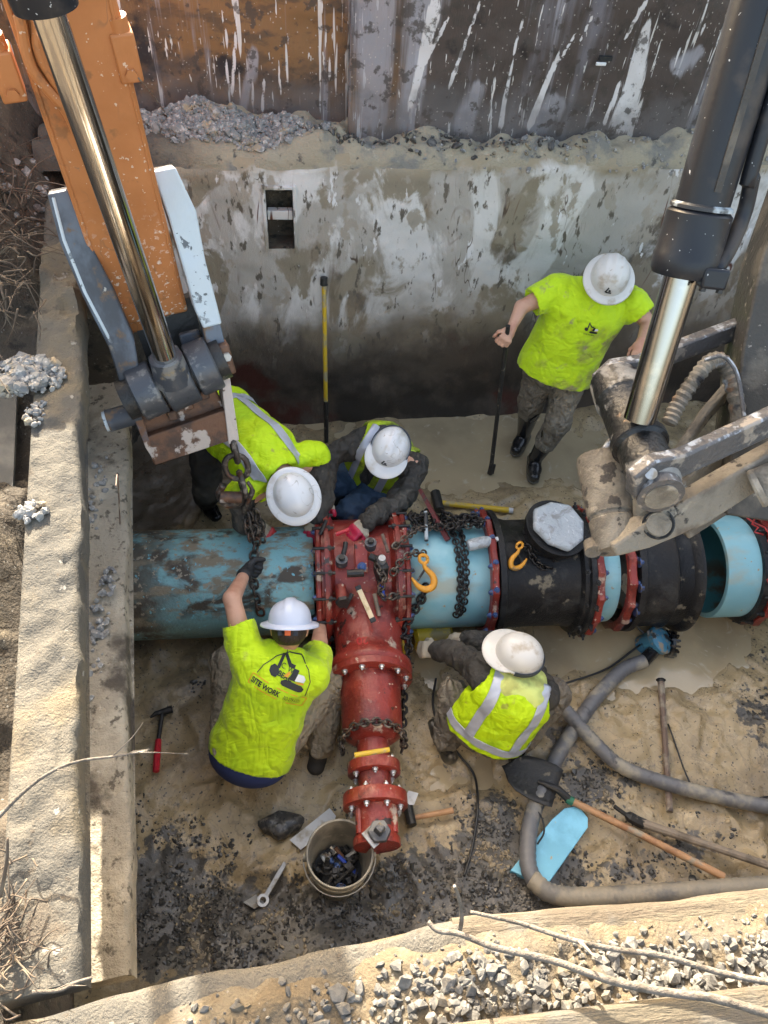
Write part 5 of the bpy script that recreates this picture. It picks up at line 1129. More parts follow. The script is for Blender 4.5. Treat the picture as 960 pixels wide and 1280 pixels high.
def person(label, J, hat, top, legs, foot, hands, skin='skin', g=1.0, hair='hair', face=None, hup=None, hatsc=1.0, group='pipe crew in the pit'):
    J = {k: Vector(v) for k, v in J.items()}
    base = V(J['pel'].x, J['pel'].y, 0); root = thing('person', base, label, 'person', group)
    t = nrm(J['neck'] - J['pel']); s = nrm(J['shL'] - J['shR']); s = nrm(s - t * s.dot(t)); fw = s.cross(t)
    TL = (J['neck'] - J['pel']).length; waist = J['pel'] + t * TL * .33 + fw * J.get('bend', V(0, 0, 0)).x; chest = J['pel'] + t * TL * .70 - fw * J.get('bend', V(0, 0, 0)).y
    fc = nrm(face if face else fw); hu = nrm(hup if hup else J['head'] - J['neck']); fc = nrm(fc - hu * fc.dot(hu)); hs = hu.cross(fc)
    H_ = J['head']; S_ = Vector(s)
    hipc = {k: J['pel'] + s * (.095 if k == 'L' else -.095) - t * .02 for k in 'LR'}
    def torso(S, inf, gg=1.0):
        S.cap(J['pel'], waist, .118 * gg + inf, .112 * gg + inf, s, 1.40); S.cap(waist, chest, .112 * gg + inf, .128 * gg + inf, s, 1.34)
        S.cap(J['shR'] * .86 + J['shL'] * .14, J['shL'] * .86 + J['shR'] * .14, .070 + inf); S.cap(chest, J['neck'] - t * .02, .105 + inf, .062 + inf, s, 1.3)
    # body: one continuous surface
    S = SDF(.030); torso(S, 0.0, .97 * g)
    S.cap(J['neck'] - t * .03, H_ - hu * .05, .060, .056)
    S.cap(H_ - hu * .005 - fc * .012, H_ + hu * .03 - fc * .008, .086, .084, fc, 1.12); S.cap(H_ - hu * .055 + fc * .035, H_ - hu * .088 + fc * .058, .052, .034)
    for k in 'LR':
        S.cap(J['sh' + k], J['el' + k], .056 * g, .044); S.cap(J['el' + k], J['wr' + k], .046, .029)
        S.cap(hipc[k], J['kn' + k], .086 * g, .060); S.cap(J['kn' + k], J['an' + k], .058, .042); S.cap(J['an' + k], J['an' + k] + nrm(J['toe' + k]) * .10 - V(0, 0, .055), .032, .022)
    S.k = .012
    S.cap(H_ + fc * .098 + hu * .004, H_ + fc * .116 - hu * .026, .009, .014)
    for q in (-1, 1): S.cap(H_ + hs * q * .086 - hu * .03 - fc * .01, H_ + hs * q * .092 + hu * .012 - fc * .02, .011, .014, hs, .6)
    S.cap(H_ + fc * .093 - hu * .055 + hs * .018, H_ + fc * .093 - hu * .055 - hs * .018, .010)
    for k in 'LR':
        hd = hands[k]; add_hand(S, J['wr' + k], hd['d'], hd['p'], hd['t'], hd.get('c', .7))
    v, f = S.mesh(.0066); v = relax(v, f, 1)
    npmesh('body', v, f, skin, root)
    for q in (-1, 1): MB().ball(H_ + fc * .088 + hs * q * .031 + hu * .004, .0115, 10, 8).build('eye', 'eye_white', root)
    if hair:
        Sh = SDF(.02); Sh.cap(H_ - hu * .005 - fc * .02, H_ + hu * .03 - fc * .012, .089, .086, fc, 1.12).plane(H_ - hu * .075, -hu).plane(H_ + fc * .03, fc); v, f = Sh.mesh(.008); npmesh('hair', v, f, hair, root)
    out = dict(root=root, t=t, s=s, fw=fw, waist=waist, chest=chest, J=J, hc=H_, fc=fc, hu=hu, hs=hs)
    # trousers
    S = SDF(.035); inf = .018
    S.cap(J['pel'] - t * .02, J['pel'] + t * TL * .22, .120 * g + inf, .112 * g + inf, s, 1.38)
    for k in 'LR':
        S.cap(hipc[k], J['kn' + k], .088 * g + inf, .066 + inf); S.cap(J['kn' + k], J['an' + k] + (J['kn' + k] - J['an' + k]) * (legs.get('cuff', .12) if k == 'L' else legs.get('cuffR', legs.get('cuff', .12))), .064 + inf, .05 + inf + legs.get('flare', .008))
    v, f = S.mesh(.009); v = relax(folds(v, f, .022, 11, 3 + J['pel'].x, t), f, 1); npmesh('trousers', v, f, legs['m'], root)
    # footwear
    for k in 'LR':
        a = J['an' + k]; td = nrm(J['toe' + k]); kd = nrm(J['kn' + k] - a); S = SDF(.03); sdv = td.cross(V(0, 0, 1))
        if sdv.length < .1: sdv = s
        fl_ = td.cross(sdv).normalized(); fl_ = fl_ if fl_.dot(kd) > 0 else -fl_
        so_ = a - fl_ * .055
        S.cap(a + kd * foot.get('h', .22), a, foot.get('r', .068), .052); S.cap(so_ - td * .055, so_ + td * .07, .047, .044, sdv, 1.05); S.cap(so_ + td * .07, so_ + td * .150, .043, .036, sdv, 1.18)
        S.plane(so_ - fl_ * .034, -fl_); v, f = S.mesh(.008); v = relax(v, f, 1); bo = npmesh('boot', v, f, foot['m'], root)
        MB().prism([(-.10, -.042), (-.085, -.05), (.10, -.054), (.165, -.04), (.188, 0), (.165, .04), (.10, .054), (-.085, .05), (-.10, .042)], so_ - fl_ * .036, td, sdv, .016).build('sole', 'rubber', bo, bevel=.004)
    # tops
    for spec in top:
        kind = spec['k']; S = SDF(.04); inf = spec.get('inf', .02)
        gg = g * spec.get('g', 1.0)
        torso(S, inf, gg)
        if spec.get('belly'): S.cap(waist + fw * .05, waist + fw * .06 + t * .08, .11 + inf, .10 + inf, s, 1.3)
        hem = J['pel'] + t * TL * spec.get('hem', -.02)
        sl_ = spec.get('sleeve', 0)
        if spec.get('hem', 0) < -.05: S.cap(J['pel'] + t * TL * spec['hem'] * 1.2, J['pel'], .125 * gg + inf, .12 * gg + inf, s, 1.38)
        S.ncut = len(S.p)
        for k in 'LR':
            a, e, w_ = J['sh' + k], J['el' + k], J['wr' + k]
            if sl_ >= 1: S.cap(a, e, .062 * g + inf, .054 + inf); S.cap(e, e + (w_ - e) * (sl_ - 1), .054 + inf, .040 + inf)
            elif sl_ > 0: S.cap(a, a + (e - a) * (sl_ + .12), .062 * g + inf, .062 + inf)
        for k in 'LR':
            a, e, w_ = J['sh' + k], J['el' + k], J['wr' + k]
            if 0 < sl_ < 1: S.hollow(a + (e - a) * (sl_ + .23), a + (e - a) * 1.6, .115, .09)
            if sl_ == 0: S.hollow(a + s * (.045 if k == 'L' else -.045), a + s * (.3 if k == 'L' else -.3) - t * .05, .115, .2)
        S.plane(hem, -t); S.plane(J['neck'] + t * .028 - fw * .0, t + fw * .45)
        if spec.get('vneck'): S.hollow(J['neck'] + fw * .14 + t * .02, chest + fw * .17 - t * .02, .06, .02)
        if spec.get('open'): S.hollow(J['neck'] + fw * .17, J['pel'] + fw * .19, .075, .045)
        S.hollow(J['neck'] + t * .03, J['neck'] + t * .2 , .062, .09)
        v, f = S.mesh(.0085); v = relax(folds(v, f, spec.get('amp', .011), spec.get('fs', 7), spec.get('seed', 5), spec.get('ax', t)), f, 1)
        ob = npmesh(spec.get('name', kind), v, f, spec['m'], root)
        out[kind] = (ob, v, f, BVHTree.FromPolygons([Vector(x) for x in v], f.tolist()))
    # gloves
    for k in 'LR':
        hd = hands[k]
        if hd.get('glove'):
            S = SDF(.010); w_ = J['wr' + k]; dd = nrm(hd['d']); S.cap(w_ - nrm(w_ - J['el' + k]) * .045, w_ + dd * .02, .042, .031); add_hand(S, w_, hd['d'], hd['p'], hd['t'], hd.get('c', .7), .0045)
            v, f = S.mesh(.0055); gl = npmesh('glove', v, f, hd['glove'], root)
            if hd.get('tips'):
                q = v[f].mean(1); far = ((q - n3(w_)) @ n3(dd)) > .07
                us_, inv = np.unique(f[far].ravel(), return_inverse=True); vv_ = v + vnormals(v, f) * .0016
                if far.any(): npmesh('rubber_palm', vv_[us_], inv.reshape(-1, 4), hd['tips'], gl)
    ho, hinfo = helmet(root, H_ + hu * .030 + fc * .004, hu, fc, hat['style'], hat['m'], hat.get('ridge', 1), sc=hatsc)
    out['hat'] = ho; out['hatinfo'] = hinfo
    me = ho.data; org = ORG[root.name]
    out['hatbvh'] = BVHTree.FromPolygons([x.co + org for x in me.vertices], [tuple(p.vertices) for p in me.polygons])
    return out
def vest_tape(P, key, m='reflective', back=True, vert=(.105,), vw=.05, horiz=(.25,), front=False, full=True):
    ob, v, f, bv = P[key]; J, t, s, fw = P['J'], P['t'], P['s'], P['fw']; TL = (J['neck'] - J['pel']).length
    side = [(P['chest'], -fw)] if back and not front else [(P['chest'], fw)] if front else []
    for x in vert:
        for q in (-1, 1):
            o = J['pel'] + s * q * x; lo = [(J['pel'] + t * TL * (horiz[0] if horiz else .1), t)]
            strip('reflective_tape', v, f, [(o - s * vw / 2, s), (o + s * vw / 2, -s)] + side + lo, m, ob)
    for h in horiz:
        o = J['pel'] + t * TL * h; strip('reflective_tape', v, f, [(o - t * vw / 2, t), (o + t * vw / 2, -t)] + ([] if full else side), m, ob)
def band(parent, info, m, th0, th1, z=.012, w_=.018, off=.004, name='goggle_strap'):
    hc, fw, sd_, up, brim, A_, B_ = info; vs = []; n = 30
    for i in range(n + 1):
        th = th0 + (th1 - th0) * i / n
        for (dz, do) in ((-w_ / 2, off), (w_ / 2, off), (w_ / 2, off + .006), (-w_ / 2, off + .006)):
            vs.append(hc + fw * math.cos(th) * (A_ + do) + sd_ * math.sin(th) * (B_ + do) + up * (z + dz))
    fs = [(i * 4 + k, (i + 1) * 4 + k, (i + 1) * 4 + (k + 1) % 4, i * 4 + (k + 1) % 4) for i in range(n) for k in range(4)]
    return MB().add(vs, fs).build(name, m, parent)

DOWN = V(0, 0, -1)
# 1: bending over the pipe, beside the excavator chain
J = dict(pel=(-.55, 3.46, .93), neck=at(350, 588, z=1.06), head=at(366, 618, z=1.03), shR=at(300, 622, z=.93), shL=at(393, 570, z=.98),
         elR=at(306, 652, z=.78), wrR=at(322, 658, z=.68), elL=(.06, 2.93, .74), wrL=(.03, 2.80, .70), knR=(-.66, 3.24, .50), knL=(-.42, 3.46, .52), anR=(-.74, 3.50, .10), anL=(-.48, 3.74, .10), toeR=(.5, -.8, 0), toeL=(.5, -.8, 0))
w1 = person('worker bending over the pipe beside the excavator chain in a striped bright vest', J, dict(style='full', m='helmet_white', ridge=3),
    [dict(k='jacket', name='sweater', m='jacket', inf=.010, sleeve=1.95, hem=0, amp=.010, fs=10, seed=12), dict(k='vest', name='vest', m='hivis_vest', inf=.030, sleeve=.16, hem=-.10, amp=.011, fs=8, seed=11)], dict(m='dark_trousers'), dict(m='rubber', h=.25),
    dict(R=dict(d=(.75, -.35, -.5), p=(0, .2, -1), t=(.5, -.8, 0), c=.75, glove='glove_tan', tips='bright_red'), L=dict(d=(-.2, -.8, -.5), p=(0, 0, -1), t=(-1, 0, 0), c=.6, glove='glove_tan', tips='glove_red')),
    face=(.35, -.55, -.75), hup=(.10, -.62, .78), hair=None)
vest_tape(w1, 'vest', vert=(.125,), vw=.052, horiz=(.12,))
# 2: kneeling behind the tee
J = dict(pel=at(462, 596, z=.36), neck=(.49, 3.34, .85), head=at(488, 560, z=.95), shR=at(452, 552, z=.76), shL=at(520, 582, z=.74),
         elR=at(408, 575, z=.66), wrR=at(404, 622, z=.72), elL=at(503, 622, z=.66), wrL=at(459, 652, z=.74), knR=at(420, 606, z=.42), knL=at(437, 640, z=.40), anR=(.20, 3.50, .10), anL=(.34, 3.36, .08), toeR=(-.3, -.9, 0), toeL=(-.2, -.9, -.2))
w2 = person('worker kneeling behind the red tee in a peaked white hard hat and dark jacket', J, dict(style='cap', m='helmet_white', ridge=2),
    [dict(k='jacket', name='jacket', m='jacket', inf=.016, sleeve=1.97, hem=-.02, amp=.024, fs=13, seed=14), dict(k='vest', name='vest', m='vest_dirty', inf=.034, sleeve=0, hem=.02, open=True, amp=.012, fs=7, seed=16)],
    dict(m='jeans'), dict(m='dark_trousers', h=.12), dict(R=dict(d=(-.1, -.75, -.3), p=(.3, 0, -1), t=(1, 0, 0), c=.5, glove='glove_tan', tips='glove_red'), L=dict(d=(-.75, -.5, -.25), p=(0, 0, -1), t=(0, -1, 0), c=.35, glove='glove_tan', tips='glove_red')),
    face=(-.42, -.7, -.55), hup=(.0, -.50, .86))
vest_tape(w2, 'vest', vert=(.10,), vw=.045, horiz=(), front=True)
band(w2['hat'], w2['hatinfo'], 'strap_dark', R_(75), R_(285), z=.004, w_=.026, off=.006)
# 3: standing with the digging bar
barb, barg = at(613, 592, z=.0), at(634, 417, y=3.76)
J = dict(pel=(1.67, 3.90, .95), neck=(1.80, 3.96, 1.50), head=(1.815, 3.87, 1.63), shR=(1.56, 4.00, 1.455), shL=(2.035, 3.90, 1.43),
         elR=at(652, 384, y=3.92), wrR=at(639, 411, y=3.80), elL=at(810, 404, y=3.82), wrL=at(802, 426, y=3.64), knR=at(664, 504, z=.52), anR=at(655, 541, z=.11), knL=at(698, 528, z=.52), anL=at(670, 572, z=.11), toeR=(-.5, -.85, 0), toeL=(-.22, -1, 0), bend=(.0, .0, 0))
w3 = person('worker standing at the shoring panel in black rubber boots, holding a digging bar', J, dict(style='full', m='helmet_dirty', ridge=1),
    [dict(k='shirt', name='shirt', m='hivis_muddy', inf=.026, sleeve=.76, hem=-.13, belly=True, amp=.013, fs=8, seed=21, g=1.08, ax=(.5, 0, .86))], dict(m='muddy_trousers', cuff=.46, cuffR=.74, flare=.006), dict(m='rubber', h=.34, r=.083),
    dict(R=dict(d=(-.45, -.65, -.35), p=(-.35, -.1, -.6), t=(-.1, -.1, 1), c=1.25), L=dict(d=(-.3, -.75, -.4), p=(.2, -.2, -1), t=(-1, 0, .1), c=.55)), g=1.22, hatsc=1.06,
    face=(-.30, -.80, -.52), hup=(-.10, -.45, .88))
# 4: squatting in front of the pipe with his back to the camera
grip = at(313, 704, z=.72)
J = dict(pel=at(316, 932, z=.36), neck=at(356, 812, z=.77), head=at(362, 785, z=.87), shL=at(309, 826, z=.77), shR=at(390, 846, z=.71),
         elL=at(290, 748, z=.92), wrL=at(308, 714, z=.80), elR=(.02, 2.10, .50), wrR=(.03, 2.30, .42), knL=at(284, 828, z=.36), knR=at(414, 848, z=.36), anL=(-.47, 1.74, .09), anR=(.0, 1.64, .09), toeL=(-.25, .95, 0), toeR=(.3, .95, 0), bend=(-.02, .03, 0))
w4 = person('worker squatting with his back turned in a printed bright shirt, one hand on the chain', J, dict(style='full', m='helmet_cool', ridge=2),
    [dict(k='shirt', name='shirt', m='hivis_shirt', inf=.022, sleeve=.62, hem=-.13, amp=.011, fs=8, seed=25, g=1.03, ax=(.9, .3, .3))], dict(m='khaki_trousers'), dict(m='dark_trousers', h=.14),
    dict(L=dict(d=(.25, .75, -.6), p=(.8, -.3, -.1), t=(0, -.2, 1), c=1.5, glove='glove_black'), R=dict(d=(-.2, .9, -.1), p=(0, 0, -1), t=(-1, 0, 0), c=.8, glove='glove_black')), g=1.05,
    face=(.05, .62, -.78), hup=(.05, .76, .62))
# 5: squatting on the right in a striped vest
J = dict(pel=at(612, 908, z=.30), neck=at(650, 848, z=.63), head=at(648, 822, z=.74), shL=at(604, 842, z=.60), shR=at(682, 866, z=.56),
         elL=at(574, 818, z=.44), wrL=at(548, 813, z=.34), elR=(1.06, 2.10, .40), wrR=at(585, 800, z=.34), knL=at(566, 868, z=.34), knR=at(692, 868, z=.36), anL=(.72, 1.66, .08), anR=(1.14, 1.64, .08), toeL=(-.35, .9, 0), toeR=(.3, .9, 0), bend=(-.02, .03, 0))
w5 = person('worker squatting by the grey hoses in a striped vest with a pale hood', J, dict(style='cap', m='helmet_dirty', ridge=3),
    [dict(k='jacket', name='jacket', m='jacket', inf=.016, sleeve=1.93, hem=-.05, amp=.024, fs=13, seed=31), dict(k='vest', name='vest', m='hivis_vest', inf=.036, sleeve=0, hem=-.14, amp=.012, fs=8, seed=33, g=1.04, ax=(.9, .2, .2))],
    dict(m='muddy_trousers'), dict(m='rubber', h=.2), dict(L=dict(d=(-.9, .3, -.3), p=(.2, .3, -1), t=(.2, 1, .2), c=.8, glove='glove_tan'), R=dict(d=(-.9, .2, -.3), p=(0, 0, -1), t=(.2, -.5, 0), c=.8, glove='glove_tan')),
    face=(-.85, .45, -.3), hup=(.05, -.02, 1.0))
vest_tape(w5, 'vest', vert=(.125,), vw=.05, horiz=(.02,))
# faded hood lying on the vest's back
J, t, s, fw = w5['J'], w5['t'], w5['s'], w5['fw']; S = SDF(.05); TL = (J['neck'] - J['pel']).length
S.cap(J['neck'] - fw * .075 + s * .06, J['neck'] - fw * .075 - s * .06, .062); S.cap(J['neck'] - fw * .10 - t * .05 + s * .06, J['neck'] - fw * .10 - t * .05 - s * .075, .058); S.cap(J['neck'] + s * .07, J['neck'] - s * .07, .075)
v, f = S.mesh(.009); v = relax(folds(v, f, .022, 9, 8, s), f, 1); npmesh('hood', v, f, 'hood_pale', w5['root'])
band(w5['hat'], w5['hatinfo'], 'strap_dark', R_(95), R_(300), z=-.004, w_=.03, off=.004)
# underwear band and belt of worker 4, hat knob
J, t, s, fw = w4['J'], w4['t'], w4['s'], w4['fw']; TL = (J['neck'] - J['pel']).length
S = SDF(.03); S.cap(J['pel'] - t * .06, J['pel'] + t * .02, .128 * 1.05 + .022, .12 * 1.05 + .022, s, 1.36); S.plane(J['pel'] - t * .20, -t).plane(J['pel'] - t * .0, t); v, f = S.mesh(.009); npmesh('waistband', v, f, 'navy_cloth', w4['root'])
hc, hf, hs_, hu_, _, A_, B_ = w4['hatinfo']; MB().box(hc - hf * (A_ - .012) - hu_ * .035, (.10, .012, .035), (hs_, hf, hu_)).build('headband', 'strap_dark', w4['hat'], bevel=.004)
MB().box(hc - hf * (A_ - .004) - hu_ * .035, (.03, .012, .03), (hs_, hf, hu_)).build('adjuster_knob', 'hard_orange', w4['hat'], bevel=.004)
# prints -------------------------------------------------------------
def excavator_print(parent, bv, o, X, Y, k, m='ink_black'):
    """small line drawing of a digger: boom, stick, bucket, cab, tracks"""
    P_ = lambda pts: [(x * k, y * k) for x, y in pts]
    decal('print_machine', flatmesh([P_([(-.42, .42), (-.34, .46), (-.30, -.05), (-.40, -.08)]), P_([(-.36, .46), (-.30, .36), (-.05, .20), (.10, .22), (.10, .12), (-.08, .10), (-.30, .26)]),
        P_([(-.58, -.12), (-.50, -.02), (-.34, -.04), (-.26, -.16), (-.30, -.30), (-.44, -.32), (-.56, -.24)]), P_([(-.10, -.30), (.0, -.22), (.55, -.22), (.66, -.28), (.64, -.38), (.55, -.42), (.0, -.42), (-.08, -.38)]), P_([(.08, -.18), (.10, .14), (.26, .16), (.30, -.18)])]), o, X, Y, bv, m, parent, .0035)
    decal('print_machine_body', flatmesh([P_([(.28, -.16), (.28, .06), (.46, .10), (.56, .02), (.56, -.10)])]), o, X, Y, bv, 'ink_white', parent, .004)
    for pl_ in ([(.30, -.18), (.56, -.12), (.60, -.16), (.40, -.21)], [(-.10, -.16), (-.02, .0), (.06, .02), (.04, -.14)]): decal('print_accent', flatmesh([P_(pl_)]), o, X, Y, bv, 'ink_orange', parent, .0045)
ob, v, f, bv = w4['shirt']; J, t, s, fw = w4['J'], w4['t'], w4['s'], w4['fw']
X = -s; Y = t                                     # as read from behind: his right is the picture's right
def on_back(P, px, py):
    r = Vector(CR @ np.array([(px - 480) / FPX, (py - 640) / FPX, 1.0])).normalized(); h = bv.ray_cast(V(0, 0, CAM_H), r); return h[0] or at(px, py, z=.7)
oc_ = on_back(w4, 360, 843); X, Y = X * .978 - Y * .208, Y * .978 + X * .208
excavator_print(ob, bv, oc_ + Y * .012, X, Y, .16)
decal('print_letters', textmesh('C. W.', .030), oc_ + X * -.012 + Y * .020, X, Y, bv, 'ink_black', ob, .004)
decal('print_letters', textmesh('BEAC', .032, bold=.0008), oc_ + X * -.008 - Y * .014, X, Y, bv, 'ink_black', ob, .004)
arc = [(-.135, -.065), (-.125, -.02), (-.09, .035), (-.04, .075), (.02, .085), (.08, .06), (.115, .015), (.13, -.065)]
def line2(pts, wd):
    out = []
    for (x0, y0), (x1, y1) in zip(pts[:-1], pts[1:]):
        d = Vector((x1 - x0, y1 - y0)); n_ = Vector((-d.y, d.x)).normalized() * wd / 2; out.append([(x0 + n_.x, y0 + n_.y), (x0 - n_.x, y0 - n_.y), (x1 - n_.x, y1 - n_.y), (x1 + n_.x, y1 + n_.y)])
    return out
decal('print_outline', flatmesh(line2(arc, .004)), oc_, X, Y, bv, 'ink_black', ob, .003)
decal('print_banner', flatmesh(line2([(-.15, -.075), (.145, -.075), (.145, -.125), (-.15, -.125), (-.15, -.075)], .004)), oc_, X, Y, bv, 'ink_orange', ob, .003)
def narrow(g_, k_): return [V(v_.x * k_, v_.y, 0) for v_ in g_[0]], g_[1]
decal('print_letters', narrow(textmesh('SITE WORK', .036, bold=.0012), .82), oc_ + X * -.066 - Y * .101, X, Y, bv, 'ink_black', ob, .004)
decal('print_letters', narrow(textmesh('302-279-6331', .028), .58), oc_ + X * .078 - Y * .102, X, Y, bv, 'ink_black', ob, .004)
# chest mark of worker 3 and hat emblems
ob, v, f, bv = w3['shirt']; r = on_back(w3, 740, 411); J, t, s, fw = w3['J'], w3['t'], w3['s'], w3['fw']
excavator_print(ob, bv, r, s, t, .075)
decal('print_letters', textmesh('SITE WORK', .014), r - t * .045, s, t, bv, 'ink_black', ob, .003)
for W_ in (w2, w3):
    hc, hf, hs_, hu_, _, A_, B_ = W_['hatinfo']; Z = (hf * .8 + hu_ * .6).normalized(); X = hs_; Y = Z.cross(X)
    o = hc + hf * A_ * .86 + hu_ * .045
    kk = .034; decal('hat_emblem', flatmesh([[(-.5 * kk, -.5 * kk), (-.1 * kk, .6 * kk), (.1 * kk, .5 * kk), (-.2 * kk, -.5 * kk)], [(-.3 * kk, -.6 * kk), (.7 * kk, -.6 * kk), (.7 * kk, -.3 * kk), (-.2 * kk, -.35 * kk)], [(.1 * kk, -.25 * kk), (.15 * kk, .2 * kk), (.5 * kk, .1 * kk), (.5 * kk, -.25 * kk)]]), o, X, Y, W_['hatbvh'], 'ink_black', W_['hat'], .002, .06)

decal('cast_mark', textmesh('20', .062, bold=.002), at(453, 800, z=.56), V(-1, 0, 0), V(0, -.85, -.35), bvb, 'bright_red', bm_, .004)
def gnd(px, py, h):
    p = at(px, py, z=h)
    if h < .2: p = at(px, py, z=h * .75 + max(-.02, fz(p.x, p.y)) * .9 + .004)
    return p

# ------------------------------------------------------------------ chains and hooks
def on_pipe(px, q, r=PR): return ring_pt(xp(px), q, r)
# big clevis links under the arm, then the hoist chain to the pipe
top = Lq(*loc(290, 548, .03), .03)
big = linkmesh(.11, .017, 'chain_steel', .55, 16)
hc_ = thing('hoist_chain', top, 'rusty hoist chain with heavy links hanging from the orange arm to the blue pipe', 'chain', 'chains on the job')
pend = on_pipe(322, .05, PR + .02); pt0 = top.copy(); dirv = (pend - top); n_big = 3
for i in range(n_big):
    d = dirv.normalized(); c = top + d * (.06 + i * .11); x = V(1, 0, 0) if i % 2 else V(.25, -.9, .3); x = (x - d * x.dot(d)).normalized(); place('heavy_link', big, hc_, c + V(-.01 if i == 1 else 0, 0, 0), Matrix((x, d.cross(x), d)).transposed())
sk = top + dirv.normalized() * .30
MB().tube(spline([sk + V(-.10, -.02, .05), sk + V(-.13, -.03, -.02), sk + V(-.09, -.04, -.09), sk + V(-.02, -.04, -.07), sk + V(0, -.03, 0)], 6), .020, 10).build('shackle', 'chain_steel', hc_, angle=180)
MB().cyl(sk + V(-.12, -.06, .0), sk + V(-.01, -.05, -.02), .032, None, 16).build('shackle_pin', 'rusty_steel', hc_)
MB().tube(spline([sk + V(.03, -.01, .06), sk + V(.05, -.03, .01), sk + V(.02, -.05, -.06), sk + V(.0, -.04, -.13), sk + V(.02, -.03, -.18)], 6), [.010] * 6 + [.016] * 18 + [.02], 10).build('grab_hook', 'chain_steel', hc_, angle=180)
lm = linkmesh(.042, .0075, 'chain_steel', .55, 12)
def links_along(root, path, me, pitch, nrmv=V(.3, -1, .4)):
    pts = resample(spline(path, 10), pitch)
    for i in range(len(pts) - 1):
        d = (pts[i + 1] - pts[i]).normalized(); a = nrmv - d * nrmv.dot(d); a.normalize(); b2 = d.cross(a); ang = (R_(45) if i % 2 else R_(-45)) + random.uniform(-.25, .25)
        x = a * math.cos(ang) + b2 * math.sin(ang); place('chain_link', me, root, (pts[i] + pts[i + 1]) / 2, Matrix((x, d.cross(x), d)).transposed())
s0 = sk + V(.02, -.04, -.16)
links_along(hc_, [s0, s0 * .5 + pend * .5 + V(.015, -.01, 0), pend + V(-.005, 0, .02), on_pipe(316, .35, PR + .016), on_pipe(320, .75, PR + .014), on_pipe(326, 1.25, PR + .014)], lm, .042)
links_along(hc_, [s0 + V(.03, .02, 0), s0 * .5 + pend * .5 + V(.045, .02, 0), pend + V(.03, .03, .02)], lm, .042)
links_along(hc_, [s0 + V(-.02, .0, 0), s0 * .6 + pend * .4 + V(-.02, -.02, 0), pend + V(-.025, .0, .05)], lm, .042)
# chain wrapped round the main right of the tee
chain('chain', [on_pipe(566, -.55, PR + .02), on_pipe(570, -.1, PR + .018), on_pipe(572, .35, PR + .016), on_pipe(572, .8, PR + .016), on_pipe(570, 1.25, PR + .016), on_pipe(567, 1.45, PR + .014)], .029, .0056, 'chain_dark', 'dark doubled chain draped straight down over the clean blue pipe', .62, 'chains on the job')
chain('chain', [on_pipe(579, -.5, PR + .02), on_pipe(580, 0, PR + .018), on_pipe(580, .5, PR + .016), on_pipe(578, 1.0, PR + .016), on_pipe(575, 1.42, PR + .014)], .029, .0056, 'chain_dark', 'dark chain strand beside the doubled chain on the clean blue pipe', .62, 'chains on the job')
chain('chain', [on_pipe(604, -.35, PR + .06), on_pipe(590, -.28, PR + .05), on_pipe(560, -.30, PR + .04), on_pipe(540, -.25, PR + .05), on_pipe(525, -.2, PR + .07), on_pipe(505, .1, PR + .13), on_pipe(486, .25, PR + .12)], .031, .0062, 'chain_steel', 'muddy chain strung along the top of the main from the red tee', .6, 'chains on the job')
chain('chain', [on_pipe(530, .25, PR + .05), on_pipe(512, .3, PR + .11), on_pipe(496, .42, PR + .12), on_pipe(484, .6, PR + .11)], .031, .0062, 'chain_steel', 'short chain crossing the red tee flange by the yellow hook', .6, 'chains on the job')
chain('chain', [at(470, 706, z=.78), at(480, 724, z=.74), at(474, 740, z=.68), at(484, 748, z=.62), at(497, 742, z=.62), at(512, 735, z=.58)], .030, .0065, 'chain_steel', 'loose chain loop lying over the blue pliers on the red tee', .6, 'chains on the job')
chain('chain', [on_pipe(530, .75, PR + .02), on_pipe(524, 1.0, PR + .02), on_pipe(514, 1.22, PR + .03), on_pipe(497, 1.42, PR + .13), V(.53, 2.14, .42), V(.50, 2.02, .30), V(.49, 1.92, .22), V(.47, 1.75, .2), V(.45, 1.6, .2)], .036, .008, 'chain_dark', 'chain running from the yellow hook down beside the red branch', .6, 'chains on the job')
b0 = BO + BD * (L2 - .03); a, b_, c_ = frame(BD)
chain('chain', [b0 + a * math.cos(q) * (.16 if False else .168) * 1 + b_ * math.sin(q) * .168 + BD * (.05 - .05 * math.sin(q)) for q in np.linspace(-.4, 3.6, 14)], .031, .0062, 'chain_steel', 'chain looped round the capped end of the red branch', .6, 'chains on the job')
for i in range(3):
    x = 536 + i * 28; pts = [on_pipe(x + random.uniform(-22, 22), random.uniform(-.65, -.12), PR + random.uniform(.03, .12)) for _ in range(9)]
    chain('chain', pts, .031, .0062, 'chain_dark', ['tangled chain at the red tee end of the heap on the main', 'tangled chain in the middle of the heap under the maroon bar', 'tangled chain at the bottle end of the heap on the main'][i], .6, 'tangled chain heap on the main')
